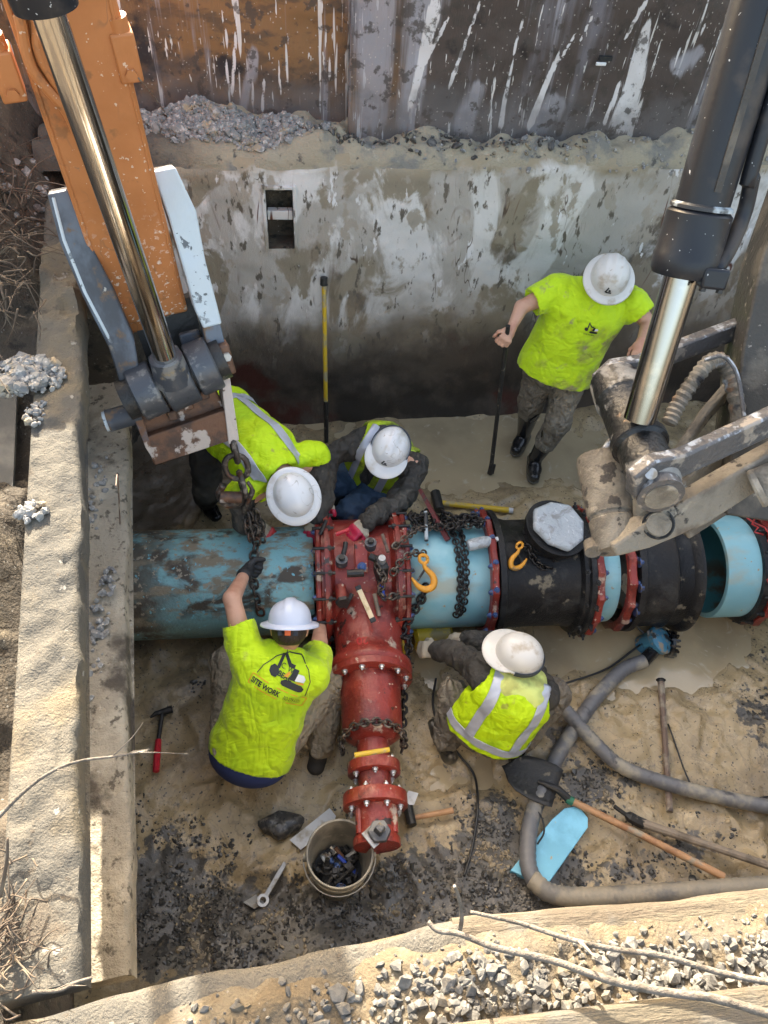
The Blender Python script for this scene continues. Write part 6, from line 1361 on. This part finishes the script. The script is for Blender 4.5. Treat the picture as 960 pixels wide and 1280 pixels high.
def hook(name, c, X, Y, k, m, label, group='yellow hooks'):
    """eye hook: X across, Y up"""
    X, Y = nrm(X), nrm(Y); root = thing(name, c, label, 'hook', group); pts = []
    prof = [(0, .055), (0, .035), (.012, .018), (.030, -.005), (.036, -.035), (.022, -.064), (-.010, -.075), (-.042, -.062), (-.062, -.035), (-.072, -.015)]
    rr = [.010, .011, .013, .016, .018, .018, .017, .014, .010, .005]
    sp = spline([Vector(c) + X * x * k + Y * y * k for x, y in prof], 5); rad = np.interp(np.linspace(0, 1, len(sp)), np.linspace(0, 1, len(rr)), rr) * k
    MB().tube(sp, list(rad), 12).build('hook_body', m, root, angle=180)
    b = MB(); n = 16; cy = Vector(c) + Y * .075 * k
    b.tube([cy + X * math.cos(2 * math.pi * i / n) * .021 * k + Y * math.sin(2 * math.pi * i / n) * .021 * k for i in range(n + 1)], .009 * k, 8); b.build('hook_eye', m, root, angle=180)
    MB().tube([Vector(c) + X * .004 * k + Y * .03 * k, Vector(c) - X * .045 * k - Y * .03 * k], .006 * k, 6).build('safety_latch', 'dark_metal', root)
    return root
p = on_pipe(528, .55, PR + .035); hook('lifting_hook', p + V(0, -.03, .03), V(1, 0, 0), V(-.12, .8, .6), 1.15, 'hook_yellow', 'yellow lifting hook lying on the clean blue pipe beside the red tee')
p = on_pipe(642, .35, PR + .045); hook('lifting_hook', p, V(-.9, -.1, .1), V(.25, .75, .6), .9, 'hook_yellow', 'yellow lifting hook on the black fitting below the plastic-wrapped outlet')
chain('chain', [on_pipe(645, .1, PR + .05), on_pipe(655, .15, PR + .05), on_pipe(662, .35, PR + .03), on_pipe(672, .5, PR + .02), on_pipe(690, .55, PR + .02)], .03, .0065, 'chain_dark', 'short dark chain beside the yellow hook on the black fitting', .6, 'chains on the job')

# ------------------------------------------------------------------ tools on and around the tee
def stick_tool(name, parts, label, cat, group=None, base=None):
    """parts: (name, material, points, radius or list, sides)"""
    root = thing(name, base or parts[0][2][0], label, cat, group)
    for (pn_, m, pts, r_, n_) in parts: MB().tube(pts, r_, n_).build(pn_, m, root, bevel=0)
    return root
rt = thing('folding_rule', at(457, 757, z=.64), 'pale wooden rule with black ends lying on the red branch', 'rule')
p0, p1 = at(448, 735, z=.66), at(466, 775, z=.60); d = (p1 - p0).normalized(); wv = d.cross(V(0, -.5, .85)).normalized(); MB().box((p0 + p1) / 2, (.028, (p1 - p0).length, .012), (wv, d, wv.cross(d))).build('rule_blade', 'wood_pale', rt, bevel=.002)
for p in (p0, p1): MB().box(p, (.032, .025, .018), (wv, d, wv.cross(d))).build('end_cap', 'dark_metal', rt, bevel=.002)
# ratchets and grips on top of the tee
def ratchet(pts, m, label, r=.017, head=None, hm='boss_steel'):
    root = thing('ratchet_wrench', pts[0], label, 'wrench', 'tools left on the red tee')
    sp = [Vector(p) for p in pts]; MB().tube(spline(sp, 4), r, 10).build('handle', m, root)
    if head is not None:
        h = Vector(head); MB().cyl(h - V(0, 0, .02), h + V(0, 0, .025), .034, .034, 18).build('ratchet_head', hm, root); MB().cyl(h + V(0, 0, .025), h + V(0, 0, .045), .018, None, 6).build('socket', 'dark_metal', root)
    return root
ratchet([at(434, 717, z=.72), at(455, 716, z=.73)], 'dark_metal', 'black ribbed grip lying across the red branch below the lifting pad', .022)
ratchet([at(427, 700, z=.72), at(431, 686, z=.75), at(432, 678, z=.76)], 'dark_metal', 'short wrench with a grey head left of the lifting pad', .014, at(427, 702, z=.72))
ratchet([at(462, 695, z=.76), at(478, 703, z=.75)], 'dark_metal', 'square-headed socket wrench right of the lifting pad', .02, at(463, 681, z=.77))
ratchet([at(476, 728, z=.68), at(480, 750, z=.62)], 'tool_blue', 'blue pliers handle beside a chain on the red tee', .011)
ratchet([at(493, 750, z=.50), at(501, 778, z=.40)], 'tool_blue', 'blue-handled wrench hanging at the side of the red branch', .013, at(490, 735, z=.56))
ratchet([at(499, 788, z=.36), at(509, 828, z=.22)], 'yellow_handle', 'yellow-handled tool leaning in the mud beside the red branch', .013)
ratchet([at(483, 755, z=.52), at(491, 782, z=.42)], 'galvanised', 'bare steel bar leaning on the red branch', .010)
ratchet([at(443, 944, z=.56), at(487, 937, z=.56)], 'yellow_handle', 'yellow bar lying across the gap between the branch cap and the gate valve', .013)
wm = thing('impact_wrench', at(476, 715, z=.70), 'black and grey impact wrench standing on the red tee', 'power tool')
c = at(476, 712, z=.70); MB().box(c, (.06, .10, .16), (V(.96, .28, 0), V(-.28, .96, 0), V(0, 0, 1))).build('motor_housing', 'dark_metal', wm, bevel=.012)
MB().cyl(c + V(0, .0, .08), c + V(0, -.005, .12), .024, .02, 16).build('nose', 'galvanised', wm); MB().box(c + V(.0, -.06, -.06), (.04, .07, .06)).build('battery', 'dark_metal', wm, bevel=.006)
for (a0, a1, m_, r_, lab) in (((408, 650, .80), (400, 668, .74), 'dark_metal', .012, 'short dark bolt shaft standing by the left flange of the red tee'), ((420, 668, .76), (436, 662, .78), 'red_grip', .012, 'red-handled tool lying behind the lifting pad of the tee'), ((468, 742, .62), (474, 770, .56), 'grey_handle', .012, 'muddy grey tool handle lying along the red branch'), ((485, 690, .76), (478, 668, .78), 'rust_bar', .010, 'rusty pin lying on the tee beside the right flange'), ((440, 742, .62), (431, 760, .58), 'dark_metal', .013, 'dark stub of a bar beside the plug of the red tee')):
    ratchet([at(a0[0], a0[1], z=a0[2]), at(a1[0], a1[1], z=a1[2])], m_, lab, r_)
# maroon bar, green rod, jug and sledge behind the main
stick_tool('steel_angle_bar', [('bar_shaft', 'maroon_bar', [at(525, 612, z=.75), at(560, 675, z=.68)], [.012, .02], 4)], 'maroon steel bar leaning over the chain heap', 'bar')
stick_tool('steel_rod', [('rod_shaft', 'pale_ring', [at(532, 640, z=.72), at(533, 676, z=.70)], .012, 8)], 'short grey-green steel rod standing in the chain heap', 'bar')
p = at(603, 683, z=.70); jg = thing('plastic_bottle', p, 'clear plastic bottle lying on the main by the red ring', 'bottle')
MB().lathe([(0, .01), (.004, .032), (.02, .036), (.11, .036), (.13, .03), (.15, .014), (.17, .013)], p + V(-.09, 0, .01), V(1, .15, .12), 20).build('bottle_body', 'clear_plastic', jg, angle=50); MB().lathe([(.168, .015), (.185, .015)], p + V(-.09, 0, .01), V(1, .15, .12), 14).build('bottle_cap', 'white_sheet', jg)
h0, h1 = gnd(553, 629, .06), gnd(636, 638, .05); sg = thing('sledge_hammer', h0, 'sledge hammer with a yellow handle lying in the mud behind the main', 'hammer')
MB().tube([h0, h0.lerp(h1, .5), h1], [.022, .02, .022], 12).build('handle', 'yellow_handle', sg); MB().cyl(h1, h1 + (h1 - h0).normalized() * .03, .022, .02, 12).build('handle_end', 'white_sheet', sg)
d = (h1 - h0).normalized(); MB().cyl(h0 + V(-.01, .10, .0) - d * .03, h0 + V(-.0, -.07, .0) - d * .03, .038, None, 8).build('hammer_head', 'dark_metal', sg, bevel=.004)
# shovel leaning on the back panel
b0, t0 = at(408, 552, z=.02), at(405, 356, y=wally(.1) - .05); sv2 = thing('leaning_shovel', b0, 'yellow-handled digging tool leaning upright against the shoring panel', 'shovel')
m0 = b0.lerp(t0, .26); MB().tube([m0, t0], .0155, 12).build('handle', 'yellow_handle', sv2); MB().tube([b0, m0.lerp(t0, .04)], [.016, .019], 10).build('ferrule', 'dark_metal', sv2); MB().cyl(t0, t0.lerp(t0 + (t0 - b0), .04), .027, .024, 12).build('end_grip', 'dark_metal', sv2)
# digging bar held by the standing worker
tp = barg + (barg - barb).normalized() * .06; db = thing('digging_bar', barb, 'long black digging bar held upright by the standing worker', 'digging bar', 'steel digging bars')
MB().tube([barb, barb.lerp(barg, .12), tp], [.018, .016, .014], 8).build('bar_shaft', 'dark_metal', db); MB().box(barb + V(0, 0, .05), (.05, .016, .10)).build('chisel_tip', 'dark_metal', db, bevel=.004)
# rusty bar lying in the mud right
p0, p1 = gnd(826, 850, .07), gnd(837, 1015, .06); db = thing('digging_bar', p0, 'rusty bar lying in the mud between the two grey hoses', 'digging bar', 'steel digging bars')
MB().tube([p0, p0.lerp(p1, .5), p1], [.022, .018, .020], 8).build('bar_shaft', 'rust_bar', db); MB().lathe([(0, .03), (.0, .022), (.02, .022)], p0, p1 - p0, 8).build('bar_head', 'dark_metal', db)
# claw hammer with red grip
p0, p1, p2 = gnd(203, 890, .05), gnd(198, 925, .05), gnd(195, 964, .05); hm = thing('hammer', p0, 'hammer with a red rubber grip lying in the mud near the lower beam', 'hammer')
MB().tube([p0, p1], [.012, .012], 8).build('shaft', 'dark_metal', hm); MB().tube([p1, p1.lerp(p2, .5), p2], [.017, .019, .018], 10).build('grip', 'red_grip', hm)
MB().cyl(p0 + V(.055, .015, .0), p0 + V(.0, .0, .0), .022, .018, 14).tube([p0, p0 + V(-.035, -.01, .005), p0 + V(-.065, -.03, .0)], [.018, .014, .006], 8).build('hammer_head', 'dark_metal', hm)
# wood handled hammer by the valve
p0, p1 = gnd(513, 1023, .06), gnd(566, 1013, .06); hm = thing('lump_hammer', p0, 'short lump hammer with a wooden handle right of the gate valve', 'hammer')
MB().tube([p0, p0.lerp(p1, .5), p1], [.013, .015, .016], 10).build('handle', 'wood_handle', hm); MB().cyl(gnd(509, 1003, .07), gnd(515, 1032, .07), .026, None, 10).build('hammer_head', 'dark_metal', hm, bevel=.003)
p = gnd(512, 1000, .10); tag(MB().slab([p + V(-.05, -.02, 0), p + V(.02, -.03, .01), p + V(.05, .03, .01), p + V(.0, .05, 0)], .004, (0, 0, 1)).build('plastic_scrap', 'white_sheet'), 'scrap of pale plastic beside the lump hammer', 'plastic scrap')
# spanner and plates
p0, p1 = gnd(357, 1078, .05), gnd(331, 1122, .05); sp_ = thing('spanner', p0, 'bright steel spanner lying in the mud left of the bucket', 'spanner'); d = (p1 - p0).normalized(); wv = d.cross(V(0, 0, 1)).normalized()
MB().box((p0 + p1) / 2, (.024, (p1 - p0).length, .010), (wv, d, V(0, 0, 1))).build('shank', 'galvanised', sp_, bevel=.003)
MB().lathe([(-.008, .016), (-.008, .030), (.008, .030), (.008, .016), (-.008, .016)], p1 + d * .015, V(0, 0, 1), 20, caps=False).build('ring_end', 'galvanised', sp_)
q = [gnd(320, 1118, .03), gnd(330, 1128, .03), gnd(318, 1136, .03), gnd(304, 1128, .03)]; tag(MB().slab(q, .01, (0, 0, 1)).build('steel_shim', 'galvanised'), 'small bent steel plate below the spanner', 'steel plate')
q = [gnd(362, 1050, .04), gnd(412, 1010, .05), gnd(420, 1020, .05), gnd(416, 1032, .05), gnd(376, 1062, .04)]; tag(MB().slab(q, .004, (0, 0, 1)).build('plastic_sheet', 'white_sheet'), 'grey plastic sheet scrap behind the bucket', 'plastic sheet')
p = gnd(352, 1031, .05); rk = MB().ball((p.x, p.y, p.z), (.10, .065, .045), 22, 14); rv_ = np.array(rk.v); rd_ = rv_ - np.array(p); rv_ = np.array(p) + rd_ * (1 + .30 * fbm(rv_, 14, 3, 3) + .12 * np.abs(fbm(rv_, 40, 2, 5)))[:, None]; rk.v = [tuple(x) for x in rv_]
tag(rk.build('rock', 'dark_stone', angle=30), 'single dark rock lying in the mud by the plastic sheet', 'rock')
# bucket of bolts
rc = at(425, 1066, z=.36); bc_ = V(rc.x - .012, rc.y - .015, .03); ax_ = (rc - bc_); bk = thing('bucket', bc_, 'muddy grey plastic bucket holding bolts and small tools', 'bucket'); L_ = ax_.length
MB().lathe([(0, .02), (0, .118), (.01, .126), (L_ * .72, .150), (L_ * .73, .156), (L_ * .78, .157), (L_ * .79, .152), (L_ * .9, .155), (L_ * .91, .161), (L_ * .985, .163), (L_, .160), (L_ * .99, .152), (.03, .118), (.02, .02)], bc_, ax_, 48, caps=False).build('bucket_wall', 'bucket_plastic', bk, angle=40)
MB().lathe([(.06, .121), (.062, .0)], bc_, ax_, 32, caps=False).build('bucket_floor', 'dark_metal', bk)
aN = ax_.normalized(); a, b_, c_ = frame(aN)
for s_ in (-1, 1): MB().cyl(bc_ + aN * L_ * .86 + a * s_ * .155, bc_ + aN * L_ * .86 + a * s_ * .175, .018, None, 12).build('handle_lug', 'bucket_plastic', bk)
hw = []
for q in np.linspace(0, math.pi, 15): hw.append(bc_ + aN * L_ * .86 + a * math.cos(q) * .175 + (b_ * -.92 - aN * .5).normalized() * math.sin(q) * .18)
MB().tube(hw, .0035, 6).build('wire_handle', 'galvanised', bk)
for i in range(46):
    r_ = random.uniform(0, .10); q = random.uniform(0, 6.28); p = bc_ + aN * (.075 + random.uniform(0, .045)) + a * math.cos(q) * r_ + b_ * math.sin(q) * r_; d = nrm((random.uniform(-1, 1), random.uniform(-1, 1), random.uniform(-.3, .5)))
    nm, me_ = random.choice((('loose_bolt', BOLT_K),) * 6 + (('loose_bolt', BOLT_B), ('loose_bolt', BOLT_Z)))
    o = place(nm, me_, bk, p, rotz(d), random.uniform(1.0, 1.8))
    o.parent = None; o.matrix_world = Matrix.Translation(p) @ rotz(d).to_4x4() @ Matrix.Scale(random.uniform(1.0, 1.7), 4); tag(o, 'loose bolt or nut in the pile inside the bucket', 'bolt', 'bolts in the bucket')
for i in range(5):
    q = random.uniform(0, 6.28); p = bc_ + aN * .12 + a * math.cos(q) * .05 + b_ * math.sin(q) * .05; d = nrm(a * random.uniform(-1, 1) + b_ * random.uniform(-1, 1) + aN * .4); o = MB().tube([p - d * .06, p + d * .07], .010, 8).build('small_tool', ['dark_metal', 'galvanised', 'tool_blue', 'dark_metal', 'rusty_steel'][i]); tag(o, 'small tool handle among the bolts inside the bucket', 'tool', 'tools in the bucket')

# ------------------------------------------------------------------ hoses, pump, shovel, slab
def hose(name, pts, r, m, label, ribs=False):
    root = thing(name, pts[0], label, 'hose', 'grey suction hoses'); sp = spline(pts, 12); b = MB()
    if ribs:
        sp = resample(sp, .012); b.tube(sp, [r * (1 + .035 * (1 if i % 3 else -1)) for i in range(len(sp))], 16)
    else: b.tube(sp, r, 16)
    b.build('hose_wall', m, root, angle=180); return root
hose('suction_hose', [gnd(806, 826, .10), gnd(778, 838, .07), gnd(745, 872, .06), gnd(715, 915, .06), gnd(690, 958, .07), gnd(672, 1000, .08), gnd(662, 1035, .08), gnd(660, 1080, .09), gnd(672, 1108, .10)], .043, 'hose', 'grey hose curling from the pump under the shovel past the blue slab', True)
hose('suction_hose', [gnd(664, 1098, .11), gnd(690, 1117, .11), gnd(740, 1121, .12), gnd(830, 1116, .13), gnd(960, 1107, .14), gnd(1100, 1098, .15), gnd(1250, 1085, .12), gnd(1400, 1075, .1)], .046, 'hose_tan', 'tan muddy hose lying across the bottom beside the front timber', True)
hose('suction_hose', [gnd(677, 850, .30), gnd(700, 880, .16), gnd(740, 925, .09), gnd(775, 957, .07), gnd(820, 975, .07), gnd(880, 992, .07), gnd(970, 1010, .08), gnd(1080, 1025, .08), gnd(1200, 1020, .08), gnd(1320, 1000, .08)], .040, 'hose', 'smooth grey hose running from the squatting worker to the right edge', True)
c = gnd(822, 801, .10); pm = thing('submersible_pump', V(c.x, c.y, 0), 'blue submersible pump with a black strainer sitting in muddy water', 'pump')
pax = nrm((.45, -.12, .75)); MB().lathe([(-.13, .05), (-.12, .07), (-.02, .078), (.0, .092), (.03, .094), (.045, .08), (.06, .05), (.065, .02)], c, pax, 28).build('motor_housing', 'pump_blue', pm, angle=40)
a, b_, c_ = frame(nrm((1, -.1, -.15)))
b = MB()
for k in range(14):
    q = 2 * math.pi * k / 14; b.box(c + V(.085, -.01, -.03) + a * math.cos(q) * .072 + b_ * math.sin(q) * .072, (.012, .03, .06), (a * math.sin(q) - b_ * math.cos(q), a * math.cos(q) + b_ * math.sin(q), nrm((1, -.1, -.15))))
b.lathe([(-.02, .05), (-.02, .085), (.0, .085), (.0, .05)], c + V(.085, -.01, -.03), nrm((1, -.1, -.15)), 24); b.build('strainer', 'rubber', pm)
MB().tube(spline([c + V(-.10, .03, .05), c + V(-.14, .07, .08), c + V(-.09, .12, .12), c + V(-.02, .10, .12), c + V(.02, .05, .09)], 6), .008, 8).build('carry_handle', 'cable_black', pm)
MB().cyl(c + V(-.04, -.06, -.02), gnd(803, 828, .09), .04, .042, 16).build('outlet_elbow', 'rubber', pm); MB().box(c + V(-.05, .03, .05), (.05, .03, .02)).build('clamp_block', 'galvanised', pm, bevel=.004)
for i, (pts, lab) in enumerate((([gnd(800, 806, .06), gnd(760, 835, .03), gnd(720, 850, .03), gnd(690, 858, .03)], 'thin black cable from the pump to the squatting worker'), ([gnd(545, 848, .10), gnd(541, 880, .03), gnd(552, 915, .03), gnd(575, 945, .03), gnd(593, 970, .03), gnd(597, 1010, .03), gnd(590, 1060, .03), gnd(580, 1095, .04)], 'black cable trailing through the mud left of the squatting worker'),
        ([gnd(505, 790, .12), gnd(540, 800, .14), gnd(575, 795, .14), gnd(615, 798, .12)], 'black cord along the mud under the clean blue pipe'), ([gnd(672, 1055, .15), gnd(680, 1040, .13), gnd(677, 1022, .12), gnd(668, 1010, .14)], 'loop of black cord round the hose on the blue slab'), ([gnd(835, 905, .03), gnd(870, 990, .03), gnd(920, 1000, .03), gnd(965, 995, .03)], 'thin black wire in the gravel at the right'))):
    tag(MB().tube(spline(pts, 10), .007 if i < 2 else .005, 8).build('cable', 'cable_black', angle=180), lab, 'cable', 'black cables in the mud')
# round point shovel
bt_, sk_, he = gnd(645, 968, .10), gnd(690, 988, .10), gnd(905, 1096, .16); sh_ = thing('shovel', bt_, 'round-point black shovel with a wooden handle lying across the hose', 'shovel')
ax1 = nrm(sk_ - bt_); wv = nrm(ax1.cross(V(0, 0, 1))); N_ = 14; vs = []; fs = []
prof = [(-.16, .01), (-.13, .075), (-.08, .108), (.0, .122), (.08, .122), (.125, .11)]
cb = gnd(668, 976, .10)
for (s_, w2) in prof:
    for k in range(9):
        x = (k / 8 - .5) * 2; vs.append(cb + ax1 * (s_ - (.03 * (1 - x * x) if s_ < -.1 else 0)) + wv * x * w2 + V(0, 0, .030 * x * x * (w2 / .12)) + V(0, 0, .02 * (s_ + .16)))
for i in range(len(prof) - 1):
    for k in range(8): fs.append((i * 9 + k, i * 9 + k + 1, (i + 1) * 9 + k + 1, (i + 1) * 9 + k))
bl = MB().add(vs, fs).build('blade', 'dark_metal', sh_, angle=60); sm = bl.modifiers.new('thickness', 'SOLIDIFY'); sm.thickness = .005
MB().tube([cb + ax1 * .02 + V(0, 0, .015), cb + ax1 * .13 + V(0, 0, .02), gnd(712, 1000, .11)], [.012, .022, .021], 10).build('socket', 'dark_metal', sh_)
MB().tube([gnd(708, 998, .11), gnd(716, 1002, .11)], .0235, 12).build('collar', 'green_band', sh_); MB().tube([gnd(714, 1001, .11), gnd(800, 1043, .13), he], [.0205, .019, .02], 12).build('handle', 'wood_handle', sh_)
# pick with grey handle
p0, p1 = gnd(800, 1028, .07), gnd(985, 1090, .13); pk = thing('pickaxe', p0, 'pick with a weathered grey handle half buried in the mud', 'pick')
MB().tube([p0, p0.lerp(p1, .5), p1], [.026, .02, .022], 10).build('handle', 'grey_handle', pk); d = nrm(p1 - p0); MB().tube(spline([gnd(768, 1008, .10), gnd(782, 1018, .08), p0 + V(0, 0, .0), gnd(808, 1030, .06)], 4), [.012] * 5 + [.03] * 6 + [.028, .024], 8).build('pick_head', 'dark_metal', pk)
# blue slab
q = [gnd(638, 1088, .05), gnd(690, 1024, .08), gnd(706, 1010, .09), gnd(723, 1007, .09), gnd(735, 1022, .09), gnd(735, 1034, .09), gnd(683, 1108, .06)]
tag(MB().slab(q, .04, (0, .05, 1)).build('foam_board', 'foam_blue', bevel=.004), 'pale blue board with a pointed end under the grey hose', 'board')
# yellow plastic under the main
p = gnd(540, 795, .12); b = MB(); b.lathe([(-.12, .06), (-.10, .085), (.10, .085), (.12, .06)], p, V(1, .1, 0), 24); yb_ = b.build('yellow_cover', 'yellow_dirty'); tag(yb_, 'dirty yellow plastic tube under the clean blue pipe', 'plastic tube')
# twig bundle, roots and branches
def branch(pts, r0, r1, m, label, twigs=0, name='dead_branch', cat='branch', group='dead branches on the edge'):
    root = thing(name, pts[0], label, cat, group); sp = spline([Vector(p) + V(0, 0, random.uniform(-.004, .004)) for p in pts], 7); n_ = len(sp); b = MB().tube(sp, list(np.linspace(r0, r1, n_)), 9, wob=.07).build('stem', m, root, angle=180)
    for i in range(twigs):
        k = random.randint(n_ // 4, n_ - 2); p = sp[k]; d = nrm(nrm(sp[k + 1] - sp[k]) + V(random.uniform(-1, 1), random.uniform(-1, 1), random.uniform(-.2, .7)) * .9); L_ = random.uniform(.05, .14)
        MB().tube(spline([p, p + d * L_ * .5 + V(random.uniform(-.01, .01), 0, .005), p + d * L_], 4), list(np.linspace(r1 * .8, r1 * .25, 9)), 6).build('twig', m, root, angle=180)
    return root
branch([at(535, 1152, z=2.10), at(548, 1163, z=2.10), at(575, 1168, z=2.10), at(620, 1185, z=2.11), at(690, 1200, z=2.12), at(760, 1225, z=2.13), at(830, 1240, z=2.13), at(900, 1250, z=2.13), at(1000, 1280, z=2.13)], .006, .011, 'branch', 'long pale dead branch crossing the stones to the bottom right corner', 0)
branch([at(588, 1140, z=2.12), at(612, 1145, z=2.12), at(650, 1154, z=2.12), at(700, 1170, z=2.13), at(760, 1185, z=2.13), at(830, 1195, z=2.13), at(900, 1215, z=2.13), at(1000, 1235, z=2.13)], .0045, .008, 'branch', 'thinner dead branch above the long one over the sunlit stones', 2)
branch([at(568, 1108, z=2.28), at(573, 1120, z=2.22), at(577, 1145, z=2.12), at(574, 1168, z=2.02)], .004, .006, 'branch', 'short upright twig at the edge of the front rail', 0)
branch([at(-10, 1030, z=2.10), at(30, 990, z=2.12), at(65, 965, z=2.14), at(100, 952, z=2.15), at(140, 945, z=2.16), at(185, 938, z=2.17)], .006, .0025, 'branch', 'thin bent twig reaching over the left beams', 4)
branch([at(0, 1120, z=2.1), at(8, 1080, z=2.2), at(10, 1048, z=2.25)], .006, .003, 'root', 'upright root stub at the bottom left corner', 1)
branch([at(40, 1240, z=2.06), at(75, 1238, z=2.06), at(95, 1228, z=2.08), at(115, 1222, z=2.07)], .005, .003, 'branch', 'pale root curling out of the dirt at the corner of the beams', 2)
branch([at(145, 608, z=2.0), at(147, 596, z=1.9), at(150, 655, z=1.3)], .003, .003, 'rust_bar', 'thin wire hanging below the orange arm', 0, 'hanging_wire', 'wire', None)
branch([at(173, 97, z=3.05), at(190, 118, z=2.7), at(206, 140, z=2.35)], .003, .003, 'rust_bar', 'thin wire from the pipe clamp to the stone heap', 0, 'tie_wire', 'wire', None)
b = MB()
for i in range(150):
    px, py = random.gauss(12, 20), random.gauss(290, 60); z = 2.0 + random.uniform(0, .25); p = at(px, py, z=z); d = nrm((random.uniform(-1, 1), random.uniform(-1, .6), random.uniform(-.6, .6))); L_ = random.uniform(.08, .30)
    b.tube(spline([p, p + d * L_ * .4 + V(random.uniform(-.05, .05), random.uniform(-.05, .05), random.uniform(-.04, .04)), p + d * L_ + V(0, 0, -.05)], 4), list(np.linspace(.005, .0015, 9)), 5)
tag(b.build('bank_roots', 'root', angle=180, fix=False), 'tangle of thin roots hanging from the dark soil bank', kind='stuff')
b = MB()
for i in range(90):
    px, py = random.gauss(12, 22), random.gauss(1175, 40); p = at(px, py, z=2.0 + random.uniform(0, .05)); d = nrm((random.uniform(-1, 1), random.uniform(-1, 1), random.uniform(-.1, .5))); L_ = random.uniform(.03, .12)
    b.tube(spline([p, p + d * L_ * .5 + V(random.uniform(-.02, .02), random.uniform(-.02, .02), 0), p + d * L_], 3), list(np.linspace(.003, .001, 7)), 5)
tag(b.build('corner_roots', 'root', angle=180, fix=False), 'dry roots matted in the dirt at the bottom left', kind='stuff')
